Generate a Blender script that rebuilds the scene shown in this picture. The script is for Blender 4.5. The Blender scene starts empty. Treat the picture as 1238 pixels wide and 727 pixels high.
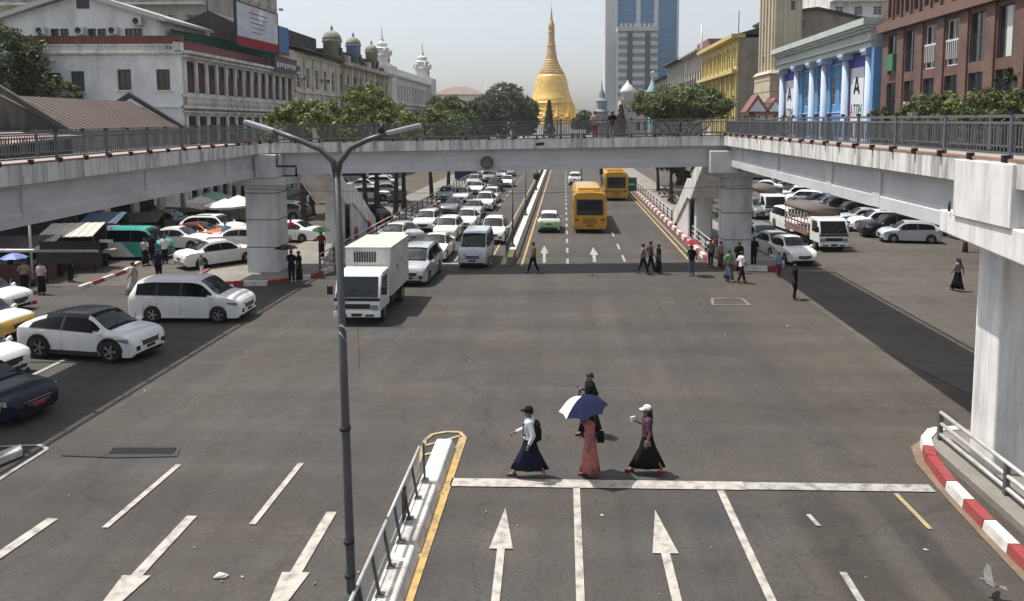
import bpy, bmesh, math, random
from mathutils import Vector, Matrix, noise
R = math.radians
rnd = random.Random(7)
sc = bpy.context.scene
COL = sc.collection

# ------------------------------------------------------------------ camera, sky, sun
F_PX, IW, IH = 900.0, 1238.0, 727.0
PPX, PPY = 657.0, 229.0                       # principal point (the photograph is a crop)
CAM = Vector((0, 0, 8.2))
PITCH = math.atan(79 / 900); YAW = math.atan(25 / 900)
cd = bpy.data.cameras.new('camera'); cam = bpy.data.objects.new('camera', cd); COL.objects.link(cam)
cam.location = CAM; cam.rotation_euler = (R(90) - PITCH, 0, YAW)
cd.sensor_width = 36; cd.lens = F_PX / IW * 36
cd.shift_x = -(PPX - IW / 2) / IW; cd.shift_y = -(IH / 2 - PPY) / IW
cd.clip_start = 0.2; cd.clip_end = 6000
sc.camera = cam
SUN = Vector((-0.40, 0.09, 1)).normalized()
w = bpy.data.worlds.new('World'); sc.world = w; w.use_nodes = True
nt = w.node_tree; nt.nodes.clear()
sky = nt.nodes.new('ShaderNodeTexSky'); sky.sky_type = 'NISHITA'; sky.sun_disc = False
sky.sun_elevation = math.asin(SUN.z); sky.sun_rotation = math.atan2(SUN.x, SUN.y)
sky.air_density = 1.0; sky.dust_density = 2.6; sky.ozone_density = 1.0; sky.altitude = 10
bg = nt.nodes.new('ShaderNodeBackground'); bg.inputs[1].default_value = 0.145
wo = nt.nodes.new('ShaderNodeOutputWorld')
hs = nt.nodes.new('ShaderNodeHueSaturation'); hs.inputs['Saturation'].default_value = .42; nt.links.new(sky.outputs[0], hs.inputs['Color'])   # hazy, milky tropical sky
nt.links.new(hs.outputs[0], bg.inputs[0]); nt.links.new(bg.outputs[0], wo.inputs[0])
sd = bpy.data.lights.new('sun', 'SUN'); so = bpy.data.objects.new('sun', sd); COL.objects.link(so)
sd.energy = 4.4; sd.angle = R(0.6); sd.color = (1.0, 0.955, 0.89)
so.rotation_euler = (-SUN).to_track_quat('-Z', 'Y').to_euler()
so.location = (-40, 10, 90)
sc.view_settings.view_transform = 'Standard'; sc.view_settings.look = 'None'
sc.view_settings.exposure = 0.28; sc.view_settings.gamma = 1.0
sc.view_settings.use_curve_mapping = False

RM = Matrix.Rotation(YAW, 3, 'Z') @ Matrix.Rotation(R(90) - PITCH, 3, 'X')
def ray(px, py): return RM @ Vector(((px - PPX) / F_PX, -(py - PPY) / F_PX, -1))
def at(px, py, z=0.0):
    d = ray(px, py); t = (z - CAM.z) / d.z
    return CAM + d * t
def atY(px, py, Y):
    d = ray(px, py); return CAM + d * (Y / d.y)
def atX(px, py, X):
    d = ray(px, py); return CAM + d * (X / d.x)

# ------------------------------------------------------------------ materials
MATS = {}
def M(name, col, rough=.6, var=.12, scale=3.0, bump=0.0, metal=0.0, spec=.5, stretch=(1, 1, 1), dirt=None, dirt_amt=.5, dirt_scale=.7,
      dirt_stretch=(1, 1, 1), coat=0.0, coords='Object', island=0.0, trans=0.0):
    if name in MATS: return MATS[name]
    m = bpy.data.materials.new(name); m.use_nodes = True; n = m.node_tree.nodes; l = m.node_tree.links
    b = n['Principled BSDF']; b.inputs['Roughness'].default_value = rough; b.inputs['Metallic'].default_value = metal
    b.inputs['Specular IOR Level'].default_value = spec; b.inputs['Coat Weight'].default_value = coat
    b.inputs['Coat Roughness'].default_value = .05
    if coords == 'Object':
        tc = n.new('ShaderNodeTexCoord'); src = tc.outputs['Object']
    else:
        tc = n.new('ShaderNodeNewGeometry'); src = tc.outputs['Position']
    def noi(sc_, st, det=5):
        mp = n.new('ShaderNodeMapping'); mp.inputs['Scale'].default_value = st; l.new(src, mp.inputs[0])
        t = n.new('ShaderNodeTexNoise'); t.inputs['Scale'].default_value = sc_; t.inputs['Detail'].default_value = det
        t.inputs['Roughness'].default_value = .65; l.new(mp.outputs[0], t.inputs[0]); return t
    c = Vector(col[:3])
    t = noi(scale, stretch)
    mr = n.new('ShaderNodeMapRange'); mr.inputs[1].default_value = .3; mr.inputs[2].default_value = .7
    mr.inputs[3].default_value = 1 - var; mr.inputs[4].default_value = 1 + var; l.new(t.outputs[0], mr.inputs[0])
    sv = n.new('ShaderNodeVectorMath'); sv.operation = 'SCALE'; sv.inputs[0].default_value = c; l.new(mr.outputs[0], sv.inputs['Scale'])
    out = sv.outputs[0]
    if island:
        g = n.new('ShaderNodeNewGeometry'); r_ = n.new('ShaderNodeMapRange'); r_.inputs[3].default_value = 1 - island; r_.inputs[4].default_value = 1 + island
        l.new(g.outputs['Random Per Island'], r_.inputs[0])
        s2 = n.new('ShaderNodeVectorMath'); s2.operation = 'SCALE'; l.new(out, s2.inputs[0]); l.new(r_.outputs[0], s2.inputs['Scale']); out = s2.outputs[0]
    if dirt is not None:
        t2 = noi(dirt_scale, dirt_stretch, 7)
        rr = n.new('ShaderNodeMapRange'); rr.inputs[1].default_value = .45; rr.inputs[2].default_value = .72; rr.inputs[4].default_value = dirt_amt
        l.new(t2.outputs[0], rr.inputs[0])
        mx = n.new('ShaderNodeMix'); mx.data_type = 'RGBA'; l.new(rr.outputs[0], mx.inputs[0]); l.new(out, mx.inputs[6]); mx.inputs[7].default_value = (*dirt, 1)
        out = mx.outputs[2]
    l.new(out, b.inputs['Base Color'])
    if bump:
        bp = n.new('ShaderNodeBump'); bp.inputs['Strength'].default_value = bump; bp.inputs['Distance'].default_value = .02
        t3 = noi(scale * 6, stretch); l.new(t3.outputs[0], bp.inputs['Height']); l.new(bp.outputs[0], b.inputs['Normal'])
    if trans:
        b.inputs['Transmission Weight'].default_value = trans
    MATS[name] = m; return m

def paint(name, col, rough=.3): return M(name, col, rough, .03, 2.0, coat=.6, spec=.5, dirt=(.25, .22, .18), dirt_amt=.18, dirt_scale=1.5)
STONE_D = (.10, .095, .085)
mWhitePaint = paint('car_white', (.80, .80, .785)); mSilver = paint('car_silver', (.42, .44, .46)); mGrey = paint('car_grey', (.16, .17, .18))
mBlack = M('car_black', (.008, .008, .009), .3, .05, 2, coat=.15, spec=.35); mNavy = M('car_navy', (.008, .011, .026), .35, .05, 2, coat=.15, spec=.3); mRedCar = paint('car_red', (.25, .03, .03))
mOrangeCar = paint('car_orange', (.62, .16, .03)); mPearl = paint('car_pearl', (.76, .755, .69)); mIce = paint('car_ice_blue', (.46, .49, .52)); mTan = paint('car_tan', (.30, .26, .2))
mYellow = paint('car_yellow', (.68, .42, .05)); mBusY = paint('bus_yellow', (.56, .30, .015), .35); mTealP = paint('car_teal', (.04, .36, .30))
mGlass = M('dark_glass', (.005, .006, .007), .06, .02, 1, spec=.14)
mGlassB = M('windscreen_glass', (.013, .017, .019), .04, .02, 1, spec=.42)
mTyre = M('tyre_rubber', (.018, .018, .018), .85, .1, 8); mRim = M('alloy_rim', (.45, .46, .47), .3, .05, 4, metal=.8)
mDark = M('dark_trim', (.015, .015, .016), .55, .1, 4); mHead = M('headlight_glass', (.20, .23, .25), .08, .03, 3, spec=.9)
mTail = M('taillight_red', (.32, .015, .012), .2, .05, 3); mPlateB = M('number_plate_black', (.03, .03, .03), .4, .05, 6); mPlateR = M('number_plate_red', (.35, .03, .03), .4, .05, 6)
mChrome = M('bright_metal', (.5, .5, .5), .25, .05, 3, metal=.9)


# two-tone paints: the split is a property of the paint job (object coordinates of the body)
def twotone(name, a, b_, axis, thr, soft=.02, nz=0.0):
    if name in MATS: return MATS[name]
    m = bpy.data.materials.new(name); m.use_nodes = True; n = m.node_tree.nodes; l = m.node_tree.links; bs = n['Principled BSDF']
    bs.inputs['Roughness'].default_value = .3; bs.inputs['Coat Weight'].default_value = .6
    tc = n.new('ShaderNodeTexCoord'); sp = n.new('ShaderNodeSeparateXYZ'); l.new(tc.outputs['Object'], sp.inputs[0])
    mr = n.new('ShaderNodeMapRange'); mr.inputs[1].default_value = thr - soft; mr.inputs[2].default_value = thr + soft
    v = sp.outputs[axis]
    if nz:
        ad = n.new('ShaderNodeMath'); ad.operation = 'MULTIPLY_ADD'; l.new(sp.outputs['Z'], ad.inputs[0]); ad.inputs[1].default_value = nz; l.new(v, ad.inputs[2]); v = ad.outputs[0]
    l.new(v, mr.inputs[0]); mx = n.new('ShaderNodeMix'); mx.data_type = 'RGBA'
    l.new(mr.outputs[0], mx.inputs[0]); mx.inputs[6].default_value = (*a, 1); mx.inputs[7].default_value = (*b_, 1); l.new(mx.outputs[2], bs.inputs['Base Color'])
    MATS[name] = m; return m
mGreenCar = twotone('green_white_paint', (.30, .50, .25), (.74, .74, .72), 2, .86)
mTealVan = twotone('teal_white_paint', (.70, .72, .70), (.05, .40, .34), 0, .75, .05, .9)
mTaxi = twotone('taxi_yellow_side_paint', (.66, .42, .06), (.74, .74, .72), 2, .80)
mNavyTaxi = mNavy if True else twotone('navy_yellow_side_paint', (.66, .45, .07), (.018, .026, .055), 2, .60)

# ------------------------------------------------------------------ mesh helpers
class MB:
    def __init__(s): s.v = []; s.f = []; s.sm = []
    def add(s, vs, fs, smooth=False):
        o = len(s.v); s.v += [tuple(x) for x in vs]; s.f += [tuple(i + o for i in q) for q in fs]; s.sm += [smooth] * len(fs); return s
    def box(s, x0, x1, y0, y1, z0, z1):
        v = [(x, y, z) for z in (z0, z1) for x, y in ((x0, y0), (x1, y0), (x1, y1), (x0, y1))]
        return s.add(v, [(0, 3, 2, 1), (4, 5, 6, 7), (0, 1, 5, 4), (1, 2, 6, 5), (2, 3, 7, 6), (3, 0, 4, 7)])
    def hexa(s, b, t):
        return s.add(list(b) + list(t), [(0, 3, 2, 1), (4, 5, 6, 7), (0, 1, 5, 4), (1, 2, 6, 5), (2, 3, 7, 6), (3, 0, 4, 7)])
    def obox(s, p0, p1, w_, h, up=Vector((0, 0, 1))):          # bar with rectangular section from p0 to p1
        p0 = Vector(p0); p1 = Vector(p1); d = (p1 - p0).normalized()
        a = d.cross(up); a = (a.normalized() if a.length > 1e-4 else Vector((1, 0, 0))); b = a.cross(d).normalized()
        r = []
        for p in (p0, p1):
            for sa, sb in ((-1, -1), (1, -1), (1, 1), (-1, 1)): r.append(p + a * sa * w_ / 2 + b * sb * h / 2)
        return s.add(r, [(0, 3, 2, 1), (4, 5, 6, 7), (0, 1, 5, 4), (1, 2, 6, 5), (2, 3, 7, 6), (3, 0, 4, 7)])
    def tube(s, pts, rs, n=8, cap=True):
        pts = [Vector(p) for p in pts]; k = len(pts)
        if not isinstance(rs, (list, tuple)): rs = [rs] * k
        vs = []; ref = None
        for i, p in enumerate(pts):
            d = (pts[min(i + 1, k - 1)] - pts[max(i - 1, 0)]).normalized()
            if ref is None: ref = Vector((1, 0, 0)) if abs(d.x) < .9 else Vector((0, 1, 0))
            a = (ref - d * ref.dot(d)).normalized(); b = d.cross(a); ref = a
            vs += [p + (a * math.cos(t) + b * math.sin(t)) * rs[i] for t in (2 * math.pi * j / n for j in range(n))]
        fs = [(i * n + j, i * n + (j + 1) % n, (i + 1) * n + (j + 1) % n, (i + 1) * n + j) for i in range(k - 1) for j in range(n)]
        s.add(vs, fs, True)
        if cap:
            o = len(s.v) - len(vs); s.f += [tuple(o + j for j in reversed(range(n))), tuple(o + (k - 1) * n + j for j in range(n))]; s.sm += [False, False]
        return s
    def lathe(s, prof, c=(0, 0, 0), n=16, sx=1, sy=1, smooth=True):   # prof: (radius, z)
        vs = [(c[0] + r * sx * math.cos(2 * math.pi * j / n), c[1] + r * sy * math.sin(2 * math.pi * j / n), c[2] + z) for r, z in prof for j in range(n)]
        k = len(prof)
        fs = [(i * n + j, i * n + (j + 1) % n, (i + 1) * n + (j + 1) % n, (i + 1) * n + j) for i in range(k - 1) for j in range(n)]
        fs += [tuple(reversed(range(n))), tuple((k - 1) * n + j for j in range(n))]
        return s.add(vs, fs, smooth)
    def rings(s, rings, smooth=True, caps=True):
        n = len(rings[0]); k = len(rings); vs = [p for r in rings for p in r]
        fs = [(i * n + j, i * n + (j + 1) % n, (i + 1) * n + (j + 1) % n, (i + 1) * n + j) for i in range(k - 1) for j in range(n)]
        if caps: fs += [tuple(reversed(range(n))), tuple((k - 1) * n + j for j in range(n))]
        return s.add(vs, fs, smooth)
    def prism(s, poly, y0, y1):        # polygon in x,z pushed along y; y1 > y0
        n = len(poly); vs = [(x, y0, z) for x, z in poly] + [(x, y1, z) for x, z in poly]
        fs = [(j, (j + 1) % n, n + (j + 1) % n, n + j) for j in range(n)] + [tuple(reversed(range(n))), tuple(n + j for j in range(n))]
        return s.add(vs, fs)
    def poly(s, pts, z=None):
        return s.add([(p[0], p[1], z if z is not None else p[2]) for p in pts], [tuple(range(len(pts)))])
    def slab(s, pts, z0, z1):          # polygon in x,y (counter-clockwise) with thickness
        n = len(pts); vs = [(p[0], p[1], z0) for p in pts] + [(p[0], p[1], z1) for p in pts]
        return s.add(vs, [tuple(reversed(range(n))), tuple(n + j for j in range(n))] + [(j, (j + 1) % n, n + (j + 1) % n, n + j) for j in range(n)])
    def mesh(s, name, mat, fix=True):
        me = bpy.data.meshes.new(name); me.from_pydata(s.v, [], s.f)
        me.polygons.foreach_set('use_smooth', s.sm)
        if mat is not None: me.materials.append(mat)
        if fix:
            bm = bmesh.new(); bm.from_mesh(me); bmesh.ops.recalc_face_normals(bm, faces=bm.faces)
            bm.to_mesh(me); bm.free()
        me.update(); return me
    def build(s, name, mat, parent=None, bevel=0, fix=True, **kw):
        return link(name, s.mesh(name, mat, fix), parent, bevel=bevel, **kw)

BASE = {}
def link(name, me, parent=None, loc=None, rz=None, bevel=0, world=True, label=None, kind=None):
    o = bpy.data.objects.new(name, me); COL.objects.link(o)
    if parent is not None:
        o.parent = parent
        if world and parent.name in BASE: o.matrix_parent_inverse = Matrix.Translation(-BASE[parent.name])
    if loc is not None: o.location = loc
    if rz is not None: o.rotation_euler.z = rz
    if bevel:
        b = o.modifiers.new('bevel', 'BEVEL'); b.width = bevel; b.segments = 2; b.limit_method = 'ANGLE'; b.angle_limit = R(40)
    if label: o['label'] = label
    if kind: o['kind'] = kind
    return o
def tag(o, label=None, cat=None, group=None, kind=None):
    if label: o['label'] = label
    if cat: o['category'] = cat
    if group: o['group'] = group
    if kind: o['kind'] = kind
    return o
def thing(name, label, cat, loc=(0, 0, 0), rz=0, group=None, base=False):
    o = bpy.data.objects.new(name, None); COL.objects.link(o); o.location = loc; o.rotation_euler.z = rz; o.empty_display_size = .2
    if base: BASE[o.name] = Vector(loc)    # parts of it are given in world coordinates
    return tag(o, label, cat, group)
KIDS = {}
def copy_tree(o, parent=None):
    c = o.copy(); COL.objects.link(c); c.parent = parent
    for ch in KIDS.get(o.name) or [x for x in COL.objects if x.parent == o]:
        copy_tree(ch, c)
    return c
def index_kids(o):
    ks = [x for x in COL.objects if x.parent == o]; KIDS[o.name] = ks
    for k in ks: index_kids(k)
# ------------------------------------------------------------------ ground
def asphalt(name, base, warm, streak=1.0, tracks=()):
    m = bpy.data.materials.new(name); m.use_nodes = True; n = m.node_tree.nodes; l = m.node_tree.links; b = n['Principled BSDF']
    b.inputs['Roughness'].default_value = .8; b.inputs['Specular IOR Level'].default_value = .35
    g = n.new('ShaderNodeNewGeometry')
    def noi(st, sc_, det=6, rough=.6):
        mp = n.new('ShaderNodeMapping'); mp.inputs['Scale'].default_value = st; l.new(g.outputs['Position'], mp.inputs[0])
        t = n.new('ShaderNodeTexNoise'); t.inputs['Scale'].default_value = sc_; t.inputs['Detail'].default_value = det; t.inputs['Roughness'].default_value = rough
        l.new(mp.outputs[0], t.inputs[0]); return t.outputs[0]
    def rng(v, a, c, d, e):
        r = n.new('ShaderNodeMapRange'); r.inputs[1].default_value = a; r.inputs[2].default_value = c; r.inputs[3].default_value = d; r.inputs[4].default_value = e
        l.new(v, r.inputs[0]); return r.outputs[0]
    def mul(a, c):
        q = n.new('ShaderNodeMath'); q.operation = 'MULTIPLY'; l.new(a, q.inputs[0])
        if isinstance(c, float): q.inputs[1].default_value = c
        else: l.new(c, q.inputs[1])
        return q.outputs[0]
    big = rng(noi((1, 1, 1), .12), .3, .7, .82, 1.15)
    med = rng(noi((1, 1, 1), 1.4), .3, .7, .90, 1.10)
    fine = rng(noi((1, 1, 1), 15, 4, .75), .28, .72, .72, 1.28)
    grit = rng(noi((1, 1, 1), 60, 2), .3, .7, .86, 1.14)
    along = rng(noi((1.1, .05, 1), 1.0), .32, .68, 1 - .13 * streak, 1 + .10 * streak)
    cross = rng(noi((.035, .55, 1), 1.0), .35, .66, 1 - .20 * streak, 1 + .12 * streak)
    v = mul(mul(mul(mul(mul(big, med), fine), grit), along), cross)
    hue = rng(noi((1, 1, 1), .25), .35, .65, 0, 1)
    sq = n.new('ShaderNodeSeparateXYZ'); l.new(g.outputs['Position'], sq.inputs[0]); hm_ = n.new('ShaderNodeMath'); hm_.operation = 'MAXIMUM'; l.new(hue, hm_.inputs[0]); l.new(rng(sq.outputs['X'], 4.5, 10, 0, 1.25), hm_.inputs[1]); hue = hm_.outputs[0]     # dust gathers towards the right kerb
    mx = n.new('ShaderNodeMix'); mx.data_type = 'RGBA'; l.new(hue, mx.inputs[0]); mx.inputs[6].default_value = (*base, 1); mx.inputs[7].default_value = (*warm, 1)
    # cracks and tar seams
    vo = n.new('ShaderNodeTexVoronoi'); vo.feature = 'DISTANCE_TO_EDGE'; vo.inputs['Scale'].default_value = .16
    mp = n.new('ShaderNodeMapping'); l.new(g.outputs['Position'], mp.inputs[0])
    nn = n.new('ShaderNodeTexNoise'); nn.inputs['Scale'].default_value = .9; nn.inputs['Detail'].default_value = 6; l.new(g.outputs['Position'], nn.inputs[0])
    va = n.new('ShaderNodeVectorMath'); va.operation = 'MULTIPLY_ADD'; l.new(nn.outputs['Color'], va.inputs[0]); va.inputs[1].default_value = (2.2, 2.2, 0); l.new(g.outputs['Position'], va.inputs[2]); l.new(va.outputs[0], vo.inputs['Vector'])
    crack = mul(rng(vo.outputs['Distance'], .002, .008, .80, 1.0), rng(noi((1, .45, 1), .8, 6, .75), .58, .72, 1.0, .74))
    v = mul(v, crack)
    if tracks:          # darker resurfaced wheel tracks that run along the lanes up to the stop line
        s3 = n.new('ShaderNodeSeparateXYZ'); l.new(va.outputs[0], s3.inputs[0])
        jit = noi((.5, .12, 1), 1.0, 5)
        for x0, hw, y1, dep in tracks:
            d = n.new('ShaderNodeMath'); d.operation = 'MULTIPLY_ADD'; l.new(jit, d.inputs[0]); d.inputs[1].default_value = .55; sx_ = n.new('ShaderNodeSeparateXYZ'); l.new(g.outputs['Position'], sx_.inputs[0]); l.new(sx_.outputs['X'], d.inputs[2])
            e = n.new('ShaderNodeMath'); e.operation = 'SUBTRACT'; l.new(d.outputs[0], e.inputs[0]); e.inputs[1].default_value = x0 + .27
            f = n.new('ShaderNodeMath'); f.operation = 'ABSOLUTE'; l.new(e.outputs[0], f.inputs[0])
            a_ = rng(f.outputs[0], hw * .75, hw * 1.25, 1, 0); y_ = rng(sx_.outputs['Y'], y1 - 1.4, y1 + .4, 1, 0)
            v = mul(v, rng(mul(a_, y_), 0, 1, 1, dep))
    sv = n.new('ShaderNodeVectorMath'); sv.operation = 'SCALE'; l.new(mx.outputs[2], sv.inputs[0]); l.new(v, sv.inputs['Scale'])
    l.new(sv.outputs[0], b.inputs['Base Color'])
    bp = n.new('ShaderNodeBump'); bp.inputs['Strength'].default_value = .25; bp.inputs['Distance'].default_value = .01
    l.new(noi((1, 1, 1), 60, 3), bp.inputs['Height']); l.new(bp.outputs[0], b.inputs['Normal'])
    MATS[name] = m; return m
mAsph = asphalt('road_asphalt', (.0575, .0560, .0545), (.071, .0605, .0500), 1.0, ((5.5, .62, 16.4, .66), (7.05, .33, 16.0, .72), (1.0, .35, 16.0, .88), (2.9, .35, 16.0, .88), (-8.5, .5, 18, .9), (-11.2, .5, 18, .9)))
mAsph2 = asphalt('road_asphalt_dusty', (.093, .080, .064), (.084, .075, .064), .7)
mAsph3 = asphalt('road_asphalt_patch', (.044, .043, .043), (.048, .046, .044), .5)
mPave = M('pavement_concrete', (.22, .20, .175), .85, .15, 1.2, .2, dirt=(.10, .09, .08), dirt_amt=.6, dirt_scale=.5, coords='Pos')
mGround = M('far_ground', (.16, .15, .13), .9, .2, .05, coords='Pos')
mMarkW = M('marking_white', (.43, .40, .355), .7, .14, 9, dirt=(.10, .093, .086), dirt_amt=.95, dirt_scale=4.5, coords='Pos')
mMarkF = M('marking_white_faded', (.34, .33, .31), .7, .2, 9, dirt=(.085, .08, .075), dirt_amt=1.0, dirt_scale=3.6, coords='Pos')
mMarkY = M('marking_yellow', (.46, .30, .10), .7, .12, 9, dirt=(.11, .095, .075), dirt_amt=.9, dirt_scale=3.5, coords='Pos')
mMarkYF = M('marking_yellow_faded', (.40, .29, .15), .7, .2, 9, dirt=(.13, .115, .09), dirt_amt=.9, dirt_scale=2.0, coords='Pos')
mKerbR = M('kerb_red', (.30, .035, .038), .65, .15, 5, .2, dirt=(.13, .09, .08), dirt_amt=.6, dirt_scale=2.5)
mKerbW = M('kerb_white', (.66, .64, .60), .65, .1, 5, .2, dirt=(.22, .20, .17), dirt_amt=.6, dirt_scale=2.5)
mConcOld = M('concrete_old', (.46, .44, .41), .85, .12, 1.6, .25, dirt=(.10, .095, .09), dirt_amt=.75, dirt_scale=1.8, coords='Pos')

def S(o): o['kind'] = 'structure'; return o
S(MB().poly([(-1200, -75), (1200, -75), (1200, 1600), (-1200, 1600)], -.06).build('ground', mGround))
S(MB().poly([(-60, -30), (60, -30), (60, 66), (-60, 66)], -.02).build('road', mAsph))                  # the junction
S(MB().poly([(-13.4, 62), (8.9, 62), (8.9, 330), (-13.4, 330)], -.012).build('avenue', mAsph))
S(MB().poly([(12.3, 41.5), (60, 41.5), (60, 62), (27, 62), (27, 300), (12.3, 300)], -.008).build('side_street', mAsph2))
S(MB().poly([(-31, 36.6), (-17.6, 36.6), (-17.6, 300), (-31, 300)], -.008).build('market_street', mAsph2))
S(MB().poly([(12.6, 21), (40, 21), (40, 41.7), (11.9, 41.7), (11.2, 35), (11.4, 28)], -.006).build('dusty_road_surface', mAsph2))
# patches of newer tarmac
pl = lambda pts: [at(*p) for p in pts]

# the pavements
def pavement(name, pts, h=.14): return S(MB().slab(pts, -.05, h).build(name, mPave))
pavement('pavement', [(8.75, 44.0), (9.1, 42.7), (9.9, 41.9), (11.4, 41.6), (12.2, 42.0), (12.6, 43.2), (12.6, 300), (8.75, 300)])
pavement('pavement', [(-13.1, 300), (-17.8, 300), (-17.8, 42), (-19.6, 40.2), (-19.2, 37.9), (-17.5, 36.95), (-15.2, 37.2), (-13.6, 38.8), (-13.1, 41)])
pavement('pavement', [(9.25, -2), (9.25, 18.4), (9.6, 19.1), (10.4, 19.4), (11.3, 19.4), (40, 19.4), (40, -2)])
pavement('pavement', [(-31.2, 44), (-31.2, 300), (-33, 300), (-33, 44)])
pavement('pavement', [(26.9, 62), (26.9, 300), (28.2, 300), (28.2, 62)])
def kerb_run(pts, seg, w_, h, cols, name='kerb_stone', start=0, parent=None):
    """stones laid end to end along a polyline, each its own object"""
    pts = [Vector((p[0], p[1], 0)) for p in pts]; k = start
    cache = {}
    for a, b in zip(pts, pts[1:]):
        L = (b - a).length; n = max(1, round(L / seg)); d = (b - a) / n
        for i in range(n):
            key = (round(d.length, 2), k % len(cols))
            if key not in cache:
                l = d.length - .012; t = MB(); e = .035
                t.hexa([(0, -w_ / 2, -.05), (l, -w_ / 2, -.05), (l, w_ / 2, -.05), (0, w_ / 2, -.05)], [(0.01, -w_ / 2 + e, h), (l - .01, -w_ / 2 + e, h), (l - .01, w_ / 2 - e, h), (.01, w_ / 2 - e, h)])
                cache[key] = t.mesh('kerb_stone', cols[k % len(cols)])
            o = bpy.data.objects.new(name, cache[key]); COL.objects.link(o); o.location = a + d * i; o.rotation_euler.z = math.atan2(d.y, d.x)
            if parent is not None:
                o.parent = parent
            k += 1
def kerb(pts, seg, w_, h, cols, start=0):
    e = bpy.data.objects.new('kerb', None); COL.objects.link(e); e['kind'] = 'structure'
    kerb_run(pts, seg, w_, h, cols, start=start, parent=e)
mGut = M('gutter_dirt', (.19, .13, .085), .9, .25, 3, .2, dirt=(.09, .08, .07), dirt_amt=.7, dirt_scale=1.2, coords='Pos')
S(MB().poly(pl([(1101, 540), (1108, 560), (1138, 596), (1186, 648), (1250, 716), (1310, 780), (1345, 780), (1262, 704), (1196, 638), (1152, 590), (1128, 560), (1121, 537), (1140, 524), (1122, 526)]), .002).build('gutter', mGut))
RW = [mKerbW, mKerbR]
near = [at(1119, 537), at(1126, 560), at(1150, 592), at(1196, 640), at(1260, 704), at(1400, 840)]
kerb(near[:2], .75, .30, .20, RW); kerb(near[1:], .95, .30, .20, RW, start=1)
kerb([(10.6, 19.45), (9.75, 19.3), near[0]], .6, .3, .18, [mKerbW])
kerb([(12.75, 60), (12.75, 43.2), (12.3, 42.1), (11.4, 41.5), (9.9, 41.75), (9.0, 42.6), (8.6, 44), (8.6, 140)], 1.2, .28, .26, RW)
kerb([(-19.7, 40.2), (-19.3, 37.8), (-17.5, 36.85), (-15.1, 37.1), (-13.5, 38.7), (-13.0, 41), (-13.0, 140)], 1.2, .28, .22, [mKerbR, mKerbW])
kerb([at(96, 350), at(150, 330), at(168, 319)], 1.1, .25, .16, RW)
kerb([at(-60, 372), at(10, 372), at(44, 366)], 1.1, .25, .14, [mKerbR, mKerbW])

# ------------------------------------------------------------------ painted markings
mk = [0]
def mark(pts, mat, name='road_marking'):
    o = MB().poly(pts, .004 + .0015 * (mk[0] % 2)).build(name, mat); mk[0] += 1; return S(o)
def strip(a, b, w_, mat, name='lane_line'):
    a = Vector((a[0], a[1], 0)); b = Vector((b[0], b[1], 0)); d = (b - a).normalized(); q = Vector((-d.y, d.x, 0)) * w_ / 2
    return mark([a - q, b - q, b + q, a + q], mat, name)
sp = lambda a, b, w_, m_, nm='lane_line': strip(at(*a), at(*b), w_, m_, nm)
sp((545, 583), (900, 587.5), .38, mMarkW, 'stop_line'); sp((900.3, 587.5), (1127, 590.5), .34, mMarkF, 'stop_line')
sp((697, 589), (703, 760), .15, mMarkW); sp((871, 593), (950, 763), .16, mMarkW)
sp((977, 622), (990, 636), .10, mMarkF); sp((1019, 692), (1046, 735), .13, mMarkF)
sp((64, 627), (-40, 698), .24, mMarkW); sp((216, 562), (127, 638), .14, mMarkW); sp((364, 560), (305, 634), .14, mMarkW)
sp((1083, 597), (1125, 640), .10, mMarkYF, 'edge_line'); sp((560, 529), (488, 740), .20, mMarkY, 'edge_line')
def arrow(tip, tail, hl, hw, sw, mat):
    tip = Vector((tip[0], tip[1], 0)); tail = Vector((tail[0], tail[1], 0)); d = (tail - tip).normalized(); q = Vector((-d.y, d.x, 0)); n_ = tip + d * hl
    mark([tip, n_ - q * hw, n_ - q * sw, tail - q * sw, tail + q * sw, n_ + q * sw, n_ + q * hw], mat, 'lane_arrow')
arrow(at(611, 614), at(597, 745), 1.55, .23, .075, mMarkW); arrow(at(792, 617), at(823, 745), 1.6, .25, .085, mMarkW)
arrow(at(78, 790), at(232, 624), 2.0, .26, .11, mMarkW); arrow(at(300, 790), at(401, 619), 2.1, .26, .11, mMarkW)
# end of the near median: rounded yellow outline and hatching
lp = [at(*p) for p in ((496, 590), (508, 553), (514, 532), (523, 525), (540, 522), (556, 522.5), (561, 528), (553, 556))]
for i in range(len(lp) - 1): strip(lp[i], lp[i + 1], .10, mMarkYF, 'edge_line')
sp((513, 539), (556, 527), .09, mMarkYF, 'hatch_line'); sp((509, 551), (554, 540), .09, mMarkYF, 'hatch_line')
# far side: stop line, lanes, arrows
strip((-8.5, 43.2), (-4.2, 43.2), .3, mMarkF, 'stop_line')
for y in range(44, 120, 5): strip((-6.55, y), (-6.55, y + 2.6), .13, mMarkF); strip((-9.7, y + 1), (-9.7, y + 3.4), .13, mMarkF)
for y in range(43, 130, 4): strip((.22, y), (.22, y + 1.9), .14, mMarkF)
for y in (44, 48.4, 54): strip((3.65, y), (3.65, y + 2.2), .14, mMarkF)
strip((7.55, 43.5), (7.75, 140), .13, mMarkY, 'edge_line'); strip((7.95, 44), (8.15, 140), .10, mMarkYF, 'edge_line')
strip((-2.45, 42.5), (-2.30, 140), .13, mMarkY, 'edge_line'); strip((-4.4, 42.5), (-4.25, 140), .12, mMarkYF, 'edge_line')
arrow(at(658, 297), at(658, 318), 3, .26, .09, mMarkF); arrow(at(717, 299), at(719, 317), 3, .28, .1, mMarkF)
sp((30, 458), (80, 434), .18, mMarkF); sp((0, 360), (70, 330), .12, mMarkF)
mMarkB = M('marking_nearly_gone', (.20, .19, .18), .8, .2, 9, dirt=(.085, .08, .075), dirt_amt=.9, dirt_scale=1.5, coords='Pos')
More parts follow.
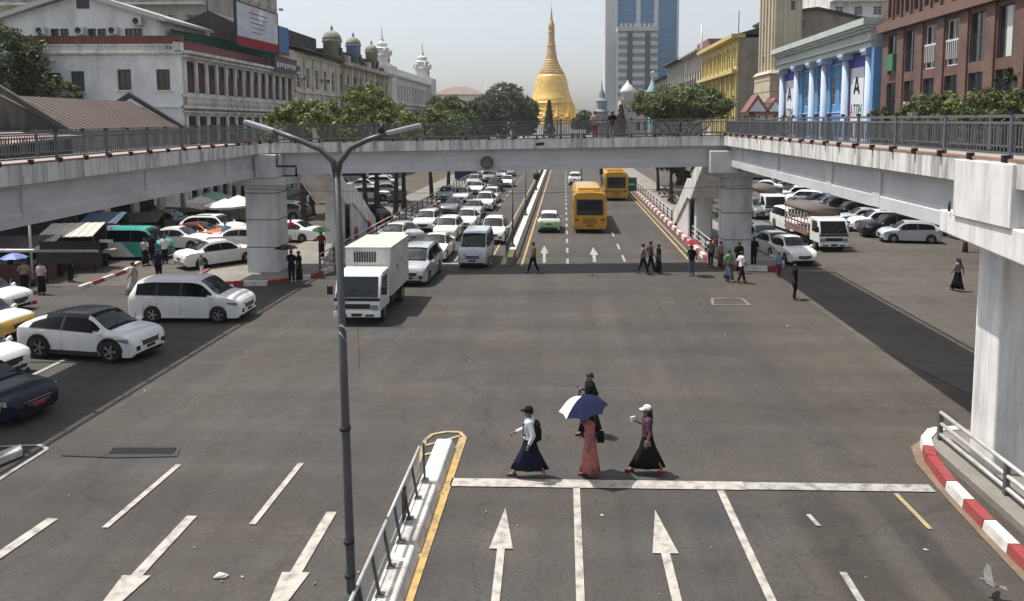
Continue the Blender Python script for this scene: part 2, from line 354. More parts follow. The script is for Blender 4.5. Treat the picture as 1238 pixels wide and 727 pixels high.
bx = [at(*p) for p in ((861, 361), (897, 361), (906, 369), (862, 369))]
for i in range(4): strip(bx[i], bx[(i + 1) % 4], .12, mMarkB, 'box_outline')
# grated drain set in the road
dr = thing('drain_cover', 'black three panelled drain grate set in the road at lower left', 'drain', at(172, 547), base=True)
MB().poly([at(*p) for p in ((73, 549), (211, 548), (219, 541), (214, 552), (140, 553.5), (74, 551))], .0035).build('tar_joint', mAsph3, dr)
for a, b in ((131, 158), (160, 184), (186, 208)):
    t = MB(); q = [at(a, 549), at(b, 549), at(b + 6, 541.5), at(a + 6, 541.5)]
    for k in range(6):
        f0, f1 = k / 6 + .02, (k + .7) / 6
        L_ = lambda p, r, f: p.lerp(r, f)
        t.hexa([L_(q[0], q[3], f0) + Vector((0, 0, .004)), L_(q[1], q[2], f0) + Vector((0, 0, .004)), L_(q[1], q[2], f1) + Vector((0, 0, .004)), L_(q[0], q[3], f1) + Vector((0, 0, .004))],
               [L_(q[0], q[3], f0) + Vector((0, 0, .02)), L_(q[1], q[2], f0) + Vector((0, 0, .02)), L_(q[1], q[2], f1) + Vector((0, 0, .02)), L_(q[0], q[3], f1) + Vector((0, 0, .02))])
    t.build('grate_panel', mDark, dr)

# ------------------------------------------------------------------ medians
mMedW = M('median_white', (.62, .60, .56), .8, .12, 3, .3, dirt=(.16, .15, .13), dirt_amt=.85, dirt_scale=1.6, coords='Pos')
mRail = M('galvanised_rail', (.50, .50, .49), .5, .1, 6, metal=.2, dirt=(.2, .18, .16), dirt_amt=.5, dirt_scale=4)
mRailD = M('dark_railing_steel', (.075, .08, .085), .55, .15, 6, dirt=(.16, .12, .09), dirt_amt=.4, dirt_scale=3)
md = thing('median_barrier', 'white concrete median blocks with a leaning pipe railing beside the lamp post', 'median', (-3.0, 12, 0), base=True)
y = 18.2
for i in range(6):
    L = 2.3
    t = MB(); t.hexa([(-3.28, y - L, 0), (-2.72, y - L, 0), (-2.72, y, 0), (-3.28, y, 0)], [(-3.2, y - L + .05, .27), (-2.82, y - L + .05, .27), (-2.82, y - .05, .27), (-3.2, y - .05, .27)])
    t.build('median_block', mMedW, md, bevel=.04); y -= L + .08
rl = [Vector((-3.22, 15.95 - k * .82, 0)) for k in range(12)]
for k, p in enumerate(rl):
    t = MB().obox((p.x + .12, p.y, .25), (p.x + (.0 if k else .1), p.y, 1.0 if k else 1.12), .045, .045)
    t.box(p.x + .05, p.x + .2, p.y - .08, p.y + .08, .26, .285); t.build('railing_post', mRailD, md)
MB().tube([(-3.22, 16.0, 1.0), (-3.22, 13.0, .99)], .035).build('top_rail', mRail, md)
MB().tube([(-3.22, 12.9, .99), (-3.22, 6.8, 1.0)], .035).build('top_rail', mRail, md)
t = MB()
for a, b in ((15.95, 13.1), (12.9, 6.9)):
    for k in range(int((a - b) / .06)):
        t.tube([(-3.2, a - k * .06, .45), (-3.22, a - k * .06 - .03, .97)], .006, 4, False)
    t.tube([(-3.2, a, .45), (-3.2, b, .45)], .014, 6)
t.build('mesh_infill', mRail, md, kind='stuff')
t = MB(); t.box(-3.19, -3.17, 14.05, 14.35, .3, .92); t.build('notice_plate', mDark, md)
mf = thing('median_barrier', 'long low white median wall with a dark fence running towards the golden stupa', 'median', (-3.3, 80, 0), base=True)
y = 45
while y < 170:
    t = MB(); t.hexa([(-3.45, y, 0), (-2.85, y, 0), (-2.85, y + 4.9, 0), (-3.45, y + 4.9, 0)], [(-3.38, y, .55), (-2.95, y, .55), (-2.95, y + 4.9, .55), (-3.38, y + 4.9, .55)]); t.build('median_block', mMedW, mf); y += 5
t = MB(); t.hexa([(-3.4, 42.6, 0), (-2.9, 42.6, 0), (-2.9, 44.9, 0), (-3.4, 44.9, 0)], [(-3.3, 43.0, .4), (-3.0, 43.0, .4), (-3.0, 44.9, .55), (-3.3, 44.9, .55)]); t.build('median_nose', M('median_black_yellow', (.10, .09, .04), .7, .3, 6), mf)
for y in range(45, 170, 2): MB().box(-3.57, -3.51, y, y + .06, 0, 1.05).build('fence_post', mRailD, mf)
t = MB()
for y in range(0, 830): t.box(-3.55, -3.53, 45 + y * .15, 45.02 + y * .15, .2, 1.0)
t.box(-3.56, -3.52, 45, 170, .98, 1.03); t.box(-3.56, -3.52, 45, 170, .2, .24); t.build('fence_bars', mRailD, mf, kind='stuff')
# white nose block at the left edge
t = MB().hexa([at(-60, 588), at(28, 552), at(26, 545), at(-60, 578)], [p + Vector((0, 0, .2)) for p in (at(-60, 588), at(28, 552), at(26, 545), at(-60, 578))])
tag(t.build('concrete_kerb_block', mMedW, bevel=.04), 'low white concrete kerb block in the shade at the left edge', 'kerb block')
sp((0, 540), (48, 538), .10, mMarkF, 'edge_line'); sp((48, 538), (57, 543), .10, mMarkF, 'edge_line'); sp((57, 543), (-30, 598), .10, mMarkF, 'edge_line')
# ------------------------------------------------------------------ footbridge
def concrete(name, col, stain, amt, vst=.12, sc_=2.2):
    return M(name, col, .82, .08, 1.2, .25, dirt=stain, dirt_amt=amt, dirt_scale=sc_, dirt_stretch=(1, 1, vst), coords='Pos')
mFascia = concrete('parapet_concrete', (.66, .65, .625), (.12, .115, .105), .95, .10, 3.4)
mGirder = M('girder_paint', (.54, .545, .55), .75, .06, .8, .1, dirt=(.20, .19, .18), dirt_amt=.35, dirt_scale=.8, dirt_stretch=(.5, .5, 1), coords='Pos')
mPier = M('pier_paint', (.58, .58, .575), .8, .06, .9, .15, dirt=(.17, .16, .15), dirt_amt=.5, dirt_scale=.9, dirt_stretch=(1, 1, .3), coords='Pos')
mPierCap = concrete('pier_cap_whitewash', (.72, .71, .69), (.24, .23, .21), .65, .10, 2.6)
mTileR = M('red_oxide_strip', (.27, .16, .13), .8, .15, 3, coords='Pos')
mDeck = M('deck_tiles', (.30, .25, .22), .8, .15, 2, coords='Pos')
mBridgeRail = M('bridge_railing_grey', (.105, .112, .122), .5, .08, 5, dirt=(.20, .18, .16), dirt_amt=.3, dirt_scale=3, coords='Pos')

def span(label, A, B, hA, hB, n, W, pil, posts, foot_every, ends=(0, 0)):
    """A..B: inner face line on plan; h = (girder bottom, fascia bottom, slab top, rail top); n: unit normal of the face we see"""
    A = Vector((*A, 0)); B = Vector((*B, 0)); n = Vector((*n, 0)); d = (B - A); L = d.length; u = d / L
    th = thing('footbridge_span', label, 'footbridge', (A + B) / 2, base=True, group='spans of the footbridge ring')
    P = lambda s, off, k, dz=0: A + u * s + n * off + Vector((0, 0, hA[k] + (hB[k] - hA[k]) * s / L + dz))
    def sweep(prof, s0=0, s1=None):      # prof: (off, level index, dz)
        s1 = L if s1 is None else s1
        return MB().rings([[P(s, o, k, dz) for o, k, dz in prof] for s in (s0, s1)], smooth=False)
    # girders, one each side, with bottom flange and haunch under the slab
    for o0 in (-.32, -(W - .62)):
        prof = [(o0, 0, 0), (o0, 0, .34), (o0 - .08, 0, .46), (o0 - .08, 1, -.2), (o0, 1, -.06), (o0, 1, .02), (o0 - .45, 1, .02), (o0 - .45, 1, -.06), (o0 - .37, 1, -.2), (o0 - .37, 0, .46), (o0 - .45, 0, .34), (o0 - .45, 0, 0)]
        sweep(prof, .3 + ends[0], L - .3 - ends[1]).build('girder', mGirder, th)
    for s in pil:                          # stiffener ribs on the girder face
        t = MB(); q = [P(s, -.30, 0, .01), P(s + .55, -.30, 0, .01), P(s + .55, -.5, 0, .01), P(s, -.5, 0, .01)]; q2 = [P(s, -.325, 1, -.01), P(s + .55, -.325, 1, -.01), P(s + .55, -.5, 1, -.01), P(s, -.5, 1, -.01)]
        t.hexa(q, q2).build('girder_rib', mGirder, th, bevel=.02)
    sweep([(0, 1, 0), (0, 2, 0), (-.16, 2, 0), (-.16, 2, -.12), (-W + .16, 2, -.12), (-W + .16, 2, 0), (-W, 2, 0), (-W, 1, 0)]).build('slab_edge', mFascia, th)
    sweep([(-.17, 2, -.118), (-.17, 2, -.02), (-W + .17, 2, -.02), (-W + .17, 2, -.118)]).build('deck_paving', mDeck, th)
    sweep([(.012, 2, .002), (.012, 2, .055), (-.15, 2, .055), (-.15, 2, .002)]).build('parapet_strip', mTileR, th)
    # railings
    for off in (-.08, -W + .08):
        t = MB()
        for k, dz in ((3, 0), (3, -.15), (2, .16)):
            t.rings([[P(s, off + a, k, dz + b_) for a, b_ in ((-.025, -.025), (.025, -.025), (.025, .025), (-.025, .025))] for s in (0, L)], smooth=False)
        t.build('rail', mBridgeRail, th)
        t = MB(); k = 0.06
        while k < L:
            q0 = P(k, off, 2, .16); q1 = P(k, off, 3, -.16); t.obox(q0, q1, .022, .022, u); k += .125
        t.build('balusters', mBridgeRail, th, kind='stuff')
    s = .4; i = 0
    while s < L - .1:
        for off in ((-.08, -W + .08)):
            if i % posts == 0:
                MB().obox(P(s, off, 2, .05), P(s, off, 3, .06), .07, .07, u).build('railing_post', mBridgeRail, th)
        t = MB().obox(P(s, .02, 2, -.02), P(s, .02, 2, .13), .13, .10, u); t.build('post_foot', mDark, th)
        t = MB().obox(P(s, -.08, 3, .03), P(s, -.08, 3, .10), .10, .10, u); t.build('post_cap', mDark, th)
        s += foot_every; i += 1
    return th, P, L
W_ = 2.7
lft, PL, LL = span('left span of the footbridge, grey girder in shade above the parked taxis', (-16.3, 39.84), (-16.3, 8), (5.33, 6.6, 7.15, 8.1), (4.85, 6.2, 6.85, 7.75), (1, 0), W_, (3.2, 10.2, 17, 24), 2, 1.32)
far_, PF, LF = span('far span of the footbridge crossing the avenue below the golden stupa', (-19.0, 39.87), (11.7, 42.51), (5.36, 6.56, 7.11, 8.08), (5.84, 7.04, 7.59, 8.54), (.086, -.9963), W_, (), 2, 1.32)
rgt, PR, LR = span('right span of the footbridge, sunlit parapet in front of the brown building', (9.0, 42.2), (9.0, 2), (5.83, 7.0, 7.55, 8.50), (5.6, 6.86, 7.38, 8.30), (-1, 0), W_, (2.2, 8.9, 15.5, 19.5), 2, 1.32)
# round emblem and a camera on the far girder
def emblem():
    c = atY(588, 197, 40.9); c = Vector((c.x, 41.1 - .04, c.z))
    t = MB(); n_ = 20
    t.rings([[(c.x + r * math.cos(2 * math.pi * j / n_), c.y - d_, c.z + r * math.sin(2 * math.pi * j / n_)) for j in range(n_)] for r, d_ in ((.36, -.3), (.36, .06), (.32, .08), (.29, .05), (.05, .05))])
    e = t.build('emblem', M('bronze_emblem', (.10, .085, .075), .6, .3, 9, .5), far_)
    t = MB()
    for k in range(8):
        a = k * math.pi / 4; t.obox((c.x + .08 * math.cos(a), c.y - .06, c.z + .08 * math.sin(a)), (c.x + .25 * math.cos(a), c.y - .07, c.z + .25 * math.sin(a)), .05, .03, Vector((0, 1, 0)))
    t.build('emblem_relief', M('bronze_relief', (.22, .20, .18), .6, .3, 9), e)
emblem()
c = atY(653, 175, 40.5); cv = thing('security_camera', 'small dark surveillance camera clipped to the parapet of the far span', 'camera', (c.x, 41.0, c.z), base=True)
MB().obox((c.x - .22, 40.55, c.z), (c.x + .22, 40.6, c.z + .05), .16, .16).build('camera_body', mDark, cv); MB().tube([(c.x, 41.3, c.z + .1), (c.x, 40.6, c.z + .06)], .03).build('bracket', mDark, cv)

# piers
def pier(label, x0, x1, y0, y1, top, mat=mPier, bands=(), cap=None):
    t_ = thing('bridge_pier', label, 'bridge pier', ((x0 + x1) / 2, (y0 + y1) / 2, 0), base=True)
    MB().box(x0, x1, y0, y1, -.05, top).build('shaft', mat, t_, bevel=.05)
    for z in bands: MB().box(x0 - .012, x1 + .012, y0 - .012, y1 + .012, z, z + .045).build('joint_band', mRailD, t_)
    if cap:
        for nm, (a, b, c_, d_, e, f) in cap: MB().box(a, b, c_, d_, e, f).build(nm, mPierCap if mat is mPierCap else mPier, t_, bevel=.03)
    return t_
lp_ = pier('grey square pier with dark bands under the left corner of the footbridge', -17.25, -15.55, 39.6, 41.2, 4.9, mPier, (1.5, 3.0, 4.45), [('pier_cap', (-17.9, -15.0, 39.45, 41.9, 4.9, 5.3)), ('corbel_block', (-16.55, -15.4, 39.35, 40.3, 5.32, 6.55))])
MB().tube([(-15.3, 39.25, 6.6), (-15.3, 39.25, 5.95), (-14.3, 39.3, 5.95), (-14.3, 39.3, 5.4)], .07).build('drain_pipe', mDark, lp_)
rp_ = pier('grey square pier with dark bands beside the waiting crowd at the far right corner', 9.15, 10.75, 42.6, 44.1, 5.2, mPier, (1.55, 3.1, 4.5), [('pier_cap', (8.4, 11.6, 42.3, 44.6, 5.2, 5.6)), ('corbel_block', (8.15, 9.75, 41.7, 42.5, 5.45, 6.7))])
np_ = pier('tall whitewashed pier with broad cap at the right edge of the photograph', 9.9, 11.5, 16.85, 17.85, 5.3, mPierCap, (), None)
# cap: lower corbel with sloped underside and the upper block beside the parapet
t = MB(); t.hexa([(8.98, 14.5, 5.42), (11.9, 14.5, 5.1), (11.9, 17.95, 5.1), (8.98, 17.95, 5.66)], [(8.98, 14.5, 6.1), (11.9, 14.5, 6.1), (11.9, 17.95, 6.12), (8.98, 17.95, 6.17)]); t.build('corbel_block', mPierCap, np_, bevel=.03)
t = MB().box(8.92, 9.6, 15.05, 17.25, 6.10, 7.40); t.build('upper_block', mPierCap, np_, bevel=.02)
MB().tube([(8.95, 17.45, 6.17), (8.95, 17.45, 6.42)], .03).build('bolt', mDark, np_)

# staircases going down away from the far span
def stairs(label, x0, x1, ya, yb, top, mat_side):
    s = thing('staircase', label, 'staircase', ((x0 + x1) / 2, (ya + yb) / 2, 0), base=True)
    ym = (ya + yb) / 2; zl = top * .47
    f1, l0, l1 = (ya, top), (ya + (yb - ya) * .46, zl), (ya + (yb - ya) * .56, zl)
    path = [f1, l0, l1, (yb, .14)]
    t = MB(); th_ = .42
    for (y0, z0), (y1, z1) in zip(path, path[1:]):
        b0 = max(z0 - th_, 0); b1 = max(z1 - th_, 0)
        t.hexa([(x0 + .12, y0, b0), (x1 - .12, y0, b0), (x1 - .12, y1, b1), (x0 + .12, y1, b1)], [(x0 + .12, y0, z0 - .05), (x1 - .12, y0, z0 - .05), (x1 - .12, y1, z1 - .05), (x0 + .12, y1, z1 - .05)])
    t.build('stair_slab', mPier, s)
    for (y0, z0), (y1, z1) in ((f1, l0), (l1, path[3])):
        n_ = 20
        for k in range(n_):
            yy = y0 + (y1 - y0) * k / n_; zz = z0 + (z1 - z0) * (k + .5) / n_
            MB().box(x0 + .13, x1 - .13, yy, yy + (y1 - y0) / n_ - .004, zz - .15, zz).build('tread', mDeck, s)
    for xx in (x0, x1 - .13):
        t = MB()
        for (y0, z0), (y1, z1) in zip(path, path[1:]):
            t.hexa([(xx, y0, max(z0 - .5, .0)), (xx + .13, y0, max(z0 - .5, 0)), (xx + .13, y1, max(z1 - .5, 0)), (xx, y1, max(z1 - .5, 0))], [(xx, y0, z0 + .85), (xx + .13, y0, z0 + .85), (xx + .13, y1, z1 + .85), (xx, y1, z1 + .85)])
        t.build('parapet', mFascia, s)
    # wall under the lower flight
    MB().prism([(l1[0], 0), (yb - 1.2, 0), (yb - 1.2, .9), (l1[0], zl - .45)], 0, 1).v
    for xx in (x0 + .14, x1 - .27):
        t = MB(); t.add([(xx, l1[0], 0), (xx, yb - .2, 0), (xx, l1[0], zl - .44), (xx + .12, l1[0], 0), (xx + .12, yb - .2, 0), (xx + .12, l1[0], zl - .44)], [(0, 1, 2), (3, 5, 4), (0, 3, 4, 1), (1, 4, 5, 2), (2, 5, 3, 0)]); t.build('under_wall', mPier, s)
    MB().box(x0 + .5, x1 - .5, l0[0] + .3, l1[0] - .3, -.02, zl - .44).build('landing_post', mPier, s)
    return s
stairs('grey concrete staircase descending behind the left pier beside the lamp post', -16.6, -14.5, 43.0, 56.5, 7.1, mPier)
stairs('white sided concrete staircase descending to the pavement beside the yellow buses', 8.75, 10.75, 44.9, 59.5, 7.45, mFascia)
# cable slung across the avenue
tag(MB().tube([(-17.2 + 27.6 * k / 12, 39.2 + 3.0 * k / 12, 4.75 - .35 * math.sin(math.pi * k / 12)) for k in range(13)], .014, 5).build('cable', mDark), 'thin black cable slung across the avenue below the far span', 'cable')

# pipe guard rails on the pavements
def guard(label, pts, hs, posts_every, group, r=.035):
    pts = [Vector((*p[:2], 0)) for p in pts]
    g = thing('guard_rail', label, 'railing', pts[0], base=True, group=group)
    for h in hs: MB().tube([p + Vector((0, 0, h)) for p in pts], r, 6).build('rail', mRail, g)
    for a, b in zip(pts, pts[1:]):
        n_ = max(1, round((b - a).length / posts_every))
        for k in range(n_ + 1): 
            p = a.lerp(b, k / n_); MB().box(p.x - .05, p.x + .05, p.y - .05, p.y + .05, .1, hs[0] - .02).build('post', mRailD, g)
guard('silver three bar guard rail on the pavement behind the near red and white kerb', [at(1136, 529, .2), at(1330, 690, .2)], (.86, .58, .30), 2.3, 'pavement guard rails', .05)
guard('silver guard rail between the left pavement and the queue of cars', [(-13.45, 40.2), (-13.45, 120)], (1.05, .72, .4), 2.5, 'pavement guard rails')
guard('silver guard rail sloping beside the right staircase and the red and white kerb', [(9.0, 44.6), (9.0, 52)], (1.1, .75, .42), 2.4, 'pavement guard rails')
guard('dark guard rail along the right pavement beyond the staircase', [(9.0, 62), (9.0, 120)], (1.05, .7, .4), 2.5, 'pavement guard rails')

# ------------------------------------------------------------------ street lamp in front
mLamp = M('lamp_post_paint', (.06, .064, .068), .45, .12, 4, dirt=(.20, .19, .18), dirt_amt=.35, dirt_scale=3, dirt_stretch=(1, 1, .3))
ly = 10.9; lx = atY(425, 727, ly).x
lm = thing('street_lamp', 'tall grey twin arm street lamp standing on the near median', 'street lamp', (lx, ly, 0), base=True)
top = atY(407, 208, ly); 
MB().tube([(lx, ly, .2), (lx, ly, 1.3), (lx * .5 + top.x * .5, ly, 4.4), (top.x, ly, top.z)], [.078, .07, .062, .052], 14).build('pole', mLamp, lm)
MB().tube([(lx, ly, .2), (lx, ly, .95)], .12, 12).build('pole_base', mLamp, lm)
for pxs in (((407, 214), (403, 196), (388, 181), (360, 169), (330, 158)), ((407, 214), (411, 196), (424, 179), (445, 169), (470, 161))):
    MB().tube([atY(*p, ly) for p in pxs], [.052, .047, .043, .040, .038], 10).build('arm', mLamp, lm)
for a, b in (((332, 159), (296, 147.5)), ((468, 161.5), (509, 151.5))):
    p, q = atY(*a, ly), atY(*b, ly); d = (q - p)
    t = MB().obox(p, q, .16, .07, Vector((0, 0, 1))); t.build('lamp_head', M('lamp_head_grey', (.35, .36, .37), .4, .08, 4), lm, bevel=.02)
p = atY(461, 158, ly); MB().tube([p + Vector((0, 0, -.02)), p + Vector((.02, 0, .1))], [.05, .03]).build('photocell', mDark, lm)
for zz in (3.55, 1.75, 1.2): MB().tube([(lx + (top.x - lx) * zz / 7.5, ly, zz), (lx + (top.x - lx) * zz / 7.5, ly, zz + .06)], .085, 12).build('clamp_band', mDark, lm)
pz = atY(424, 400, ly)
t = MB()
for k, (a, b) in enumerate((((-.16, .10), (.05, .02)), ((-.12, .12), (.02, -.06)), ((-.16, .0), (-.04, -.15)))): t.tube([(pz.x + a[0], ly - .06, pz.z + a[1]), (pz.x + b[0], ly - .08, pz.z + b[1])], .005, 4)
t.build('loose_wires', mRail, lm)
MB().tube([(pz.x + .13, ly - .02, pz.z - .6), (pz.x + .12, ly - .05, pz.z + .2)], .003, 4).build('cable', mDark, lm)
# ------------------------------------------------------------------ vehicles
def wheel_mesh(r, w_):
    key = ('wheel', round(r, 3))
    if key in CACHE: return CACHE[key]
    t = MB(); n = 20
    prof = [(r * .62, -w_ / 2), (r * .93, -w_ / 2), (r, -w_ * .3), (r, w_ * .3), (r * .93, w_ / 2), (r * .62, w_ / 2), (r * .60, w_ * .30), (.05, w_ * .28), (.05, -w_ * .28), (r * .60, -w_ * .3)]
    t.rings([[(q * math.cos(2 * math.pi * j / n), y, q * math.sin(2 * math.pi * j / n)) for j in range(n)] for q, y in prof], caps=False)
    tyre = t.mesh('tyre', mTyre)
    t = MB()
    for sgn in (-1, 1):
        t.rings([[(q * math.cos(2 * math.pi * j / n), sgn * y, q * math.sin(2 * math.pi * j / n)) for j in range(n)] for q, y in ((r * .70, w_ * .46), (r * .66, w_ * .50), (r * .60, w_ * .42))], caps=False)
        for k in range(5):
            a = 2 * math.pi * k / 5; t.obox((r * .08 * math.cos(a), sgn * w_ * .40, r * .08 * math.sin(a)), (r * .62 * math.cos(a), sgn * w_ * .43, r * .62 * math.sin(a)), r * .17, .03, Vector((0, 1, 0)))
        t.rings([[(q * math.cos(2 * math.pi * j / 8), sgn * y, q * math.sin(2 * math.pi * j / 8)) for j in range(8)] for q, y in ((r * .14, w_ * .38), (r * .12, w_ * .44))])
    CACHE[key] = (tyre, t.mesh('rim', mRim)); return CACHE[key]
CACHE = {}
def add_wheels(root, xs, r, hw, w_=.21):
    ty, ri = wheel_mesh(r, w_)
    for x in xs:
        for s in (-1, 1):
            wo_ = link('wheel', ty, root); wo_.location = (x, s * (hw - w_ * .5), r); link('rim', ri, wo_)

CARS = {
 'sedan': dict(st=[(-2.25, .70, .60, .68, .55), (-2.2, .80, .80, .88, .64), (-2.0, .845, .90, .99, .72), (-1.58, .87, .925, 1.03, .73), (-1.5, .872, .93, 1.04, .72), (-.72, .875, .935, 1.40, .59), (-.1, .875, .93, 1.455, .61), (.38, .875, .92, 1.42, .60), (1.12, .87, .90, .99, .72), (1.7, .86, .84, .92, .71), (2.08, .80, .70, .79, .64), (2.22, .70, .58, .65, .54), (2.26, .62, .5, .55, .5)],
     side=(-1.15, .88), pil=(-.17,), rear=(-1.5, -.72), front=(.38, 1.12), xw=(1.36, -1.33), r=.315, hz=.68, tz=.80),
 'suv': dict(st=[(-2.3, .72, .70, .74, .58), (-2.26, .84, .95, 1.02, .70), (-2.16, .89, 1.04, 1.13, .76), (-1.55, .915, 1.06, 1.55, .68), (-.9, .92, 1.05, 1.64, .69), (.1, .92, 1.03, 1.65, .69), (.5, .92, 1.02, 1.6, .67), (1.22, .915, 1.01, 1.10, .76), (1.8, .90, .96, 1.03, .75), (2.12, .85, .84, .92, .68), (2.26, .76, .70, .76, .6), (2.3, .68, .58, .62, .55)],
     side=(-1.9, .95), pil=(-.75, .02), rear=(-2.16, -1.55), front=(.5, 1.22), xw=(1.42, -1.36), r=.365, hz=.80, tz=.98),
 'mpv': dict(st=[(-2.37, .76, .70, .76, .6), (-2.34, .87, 1.06, 1.14, .74), (-2.26, .90, 1.14, 1.24, .78), (-1.98, .915, 1.15, 1.72, .72), (-1.2, .92, 1.14, 1.80, .73), (.2, .92, 1.12, 1.79, .73), (.62, .92, 1.10, 1.72, .71), (1.42, .91, 1.06, 1.15, .78), (1.95, .89, 1.0, 1.08, .76), (2.22, .83, .88, .97, .70), (2.34, .76, .72, .80, .64), (2.38, .68, .5, .55, .58)],
     side=(-2.0, 1.15), pil=(-1.12, -.12), rear=(-2.26, -1.98), front=(.62, 1.42), xw=(1.42, -1.33), r=.335, hz=.80, tz=1.0),
 'wagon': dict(st=[(-2.1, .74, .66, .72, .58), (-2.08, .82, .92, .98, .68), (-2.0, .84, .96, 1.06, .72), (-1.7, .845, .96, 1.42, .64), (-1.0, .85, .955, 1.50, .65), (.1, .85, .945, 1.50, .65), (.5, .85, .935, 1.45, .63), (1.18, .84, .92, 1.01, .71), (1.7, .83, .86, .94, .70), (2.0, .78, .74, .82, .62), (2.1, .68, .58, .64, .54)],
     side=(-1.8, .92), pil=(-.95, -.1), rear=(-2.0, -1.7), front=(.5, 1.18), xw=(1.28, -1.24), r=.305, hz=.70, tz=.9),
 'hatch': dict(st=[(-1.95, .72, .62, .68, .56), (-1.92, .82, .90, .97, .66), (-1.82, .85, .98, 1.08, .70), (-1.25, .86, .985, 1.42, .60), (-.6, .865, .96, 1.49, .62), (.1, .865, .94, 1.49, .62), (.42, .865, .92, 1.44, .60), (1.15, .86, .90, .99, .72), (1.55, .845, .83, .92, .70), (1.86, .78, .70, .78, .60), (1.96, .66, .56, .62, .5)],
     side=(-1.45, .9), pil=(-.35,), rear=(-1.82, -1.25), front=(.42, 1.15), xw=(1.22, -1.22), r=.315, hz=.70, tz=.9),
 'coupe_suv': dict(st=[(-2.34, .74, .72, .76, .6), (-2.30, .86, 1.0, 1.06, .72), (-2.2, .90, 1.08, 1.16, .76), (-1.25, .925, 1.10, 1.52, .66), (-.5, .93, 1.06, 1.62, .69), (.15, .93, 1.04, 1.62, .69), (.48, .93, 1.03, 1.57, .68), (1.34, .92, 1.0, 1.09, .78), (1.85, .90, .95, 1.03, .77), (2.14, .85, .86, .95, .70), (2.29, .78, .70, .80, .64), (2.34, .70, .5, .56, .58)],
     side=(-1.75, .98), pil=(-.45,), rear=(-2.2, -1.25), front=(.48, 1.34), xw=(1.45, -1.38), r=.395, hz=.78, tz=.98),
 'van': dict(st=[(-2.25, .74, .70, .76, .66), (-2.24, .82, 1.08, 1.14, .76), (-2.2, .84, 1.12, 1.2, .77), (-2.1, .845, 1.12, 1.88, .74), (-1.2, .85, 1.12, 1.95, .74), (.6, .85, 1.10, 1.95, .74), (1.15, .85, 1.10, 1.88, .72), (1.82, .845, 1.06, 1.16, .76), (2.1, .83, .96, 1.03, .74), (2.22, .78, .80, .86, .70), (2.26, .70, .60, .66, .6)],
     side=(-2.05, 1.55), pil=(-1.1, .35), rear=(-2.2, -2.1), front=(1.15, 1.82), xw=(1.45, -1.3), r=.31, hz=.82, tz=1.02),
}
TANG = {}
def tangents(st):          # monotone cubic tangents, so that panels curve without overshooting
    k = id(st)
    if k in TANG: return TANG[k]
    n = len(st); T = [[0.0] * 5 for _ in st]
    for c in range(1, 5):
        d = [(st[i + 1][c] - st[i][c]) / (st[i + 1][0] - st[i][0]) for i in range(n - 1)]
        m = [d[0]] + [0 if d[i - 1] * d[i] <= 0 else 2 * d[i - 1] * d[i] / (d[i - 1] + d[i]) for i in range(1, n - 1)] + [d[-1]]
        for i in range(n): T[i][c] = m[i]
    TANG[k] = T; return T
def lerp_st(st, x):
    T = tangents(st)
    for i in range(len(st) - 1):
        a, b = st[i], st[i + 1]
        if a[0] <= x <= b[0]:
            h = b[0] - a[0]; f = (x - a[0]) / h; f2, f3 = f * f, f ** 3
            return (x,) + tuple((2 * f3 - 3 * f2 + 1) * a[c] + (f3 - 2 * f2 + f) * h * T[i][c] + (3 * f2 - 2 * f3) * b[c] + (f3 - f2) * h * T[i + 1][c] for c in range(1, 5))
    return st[-1] if x > st[-1][0] else st[0]
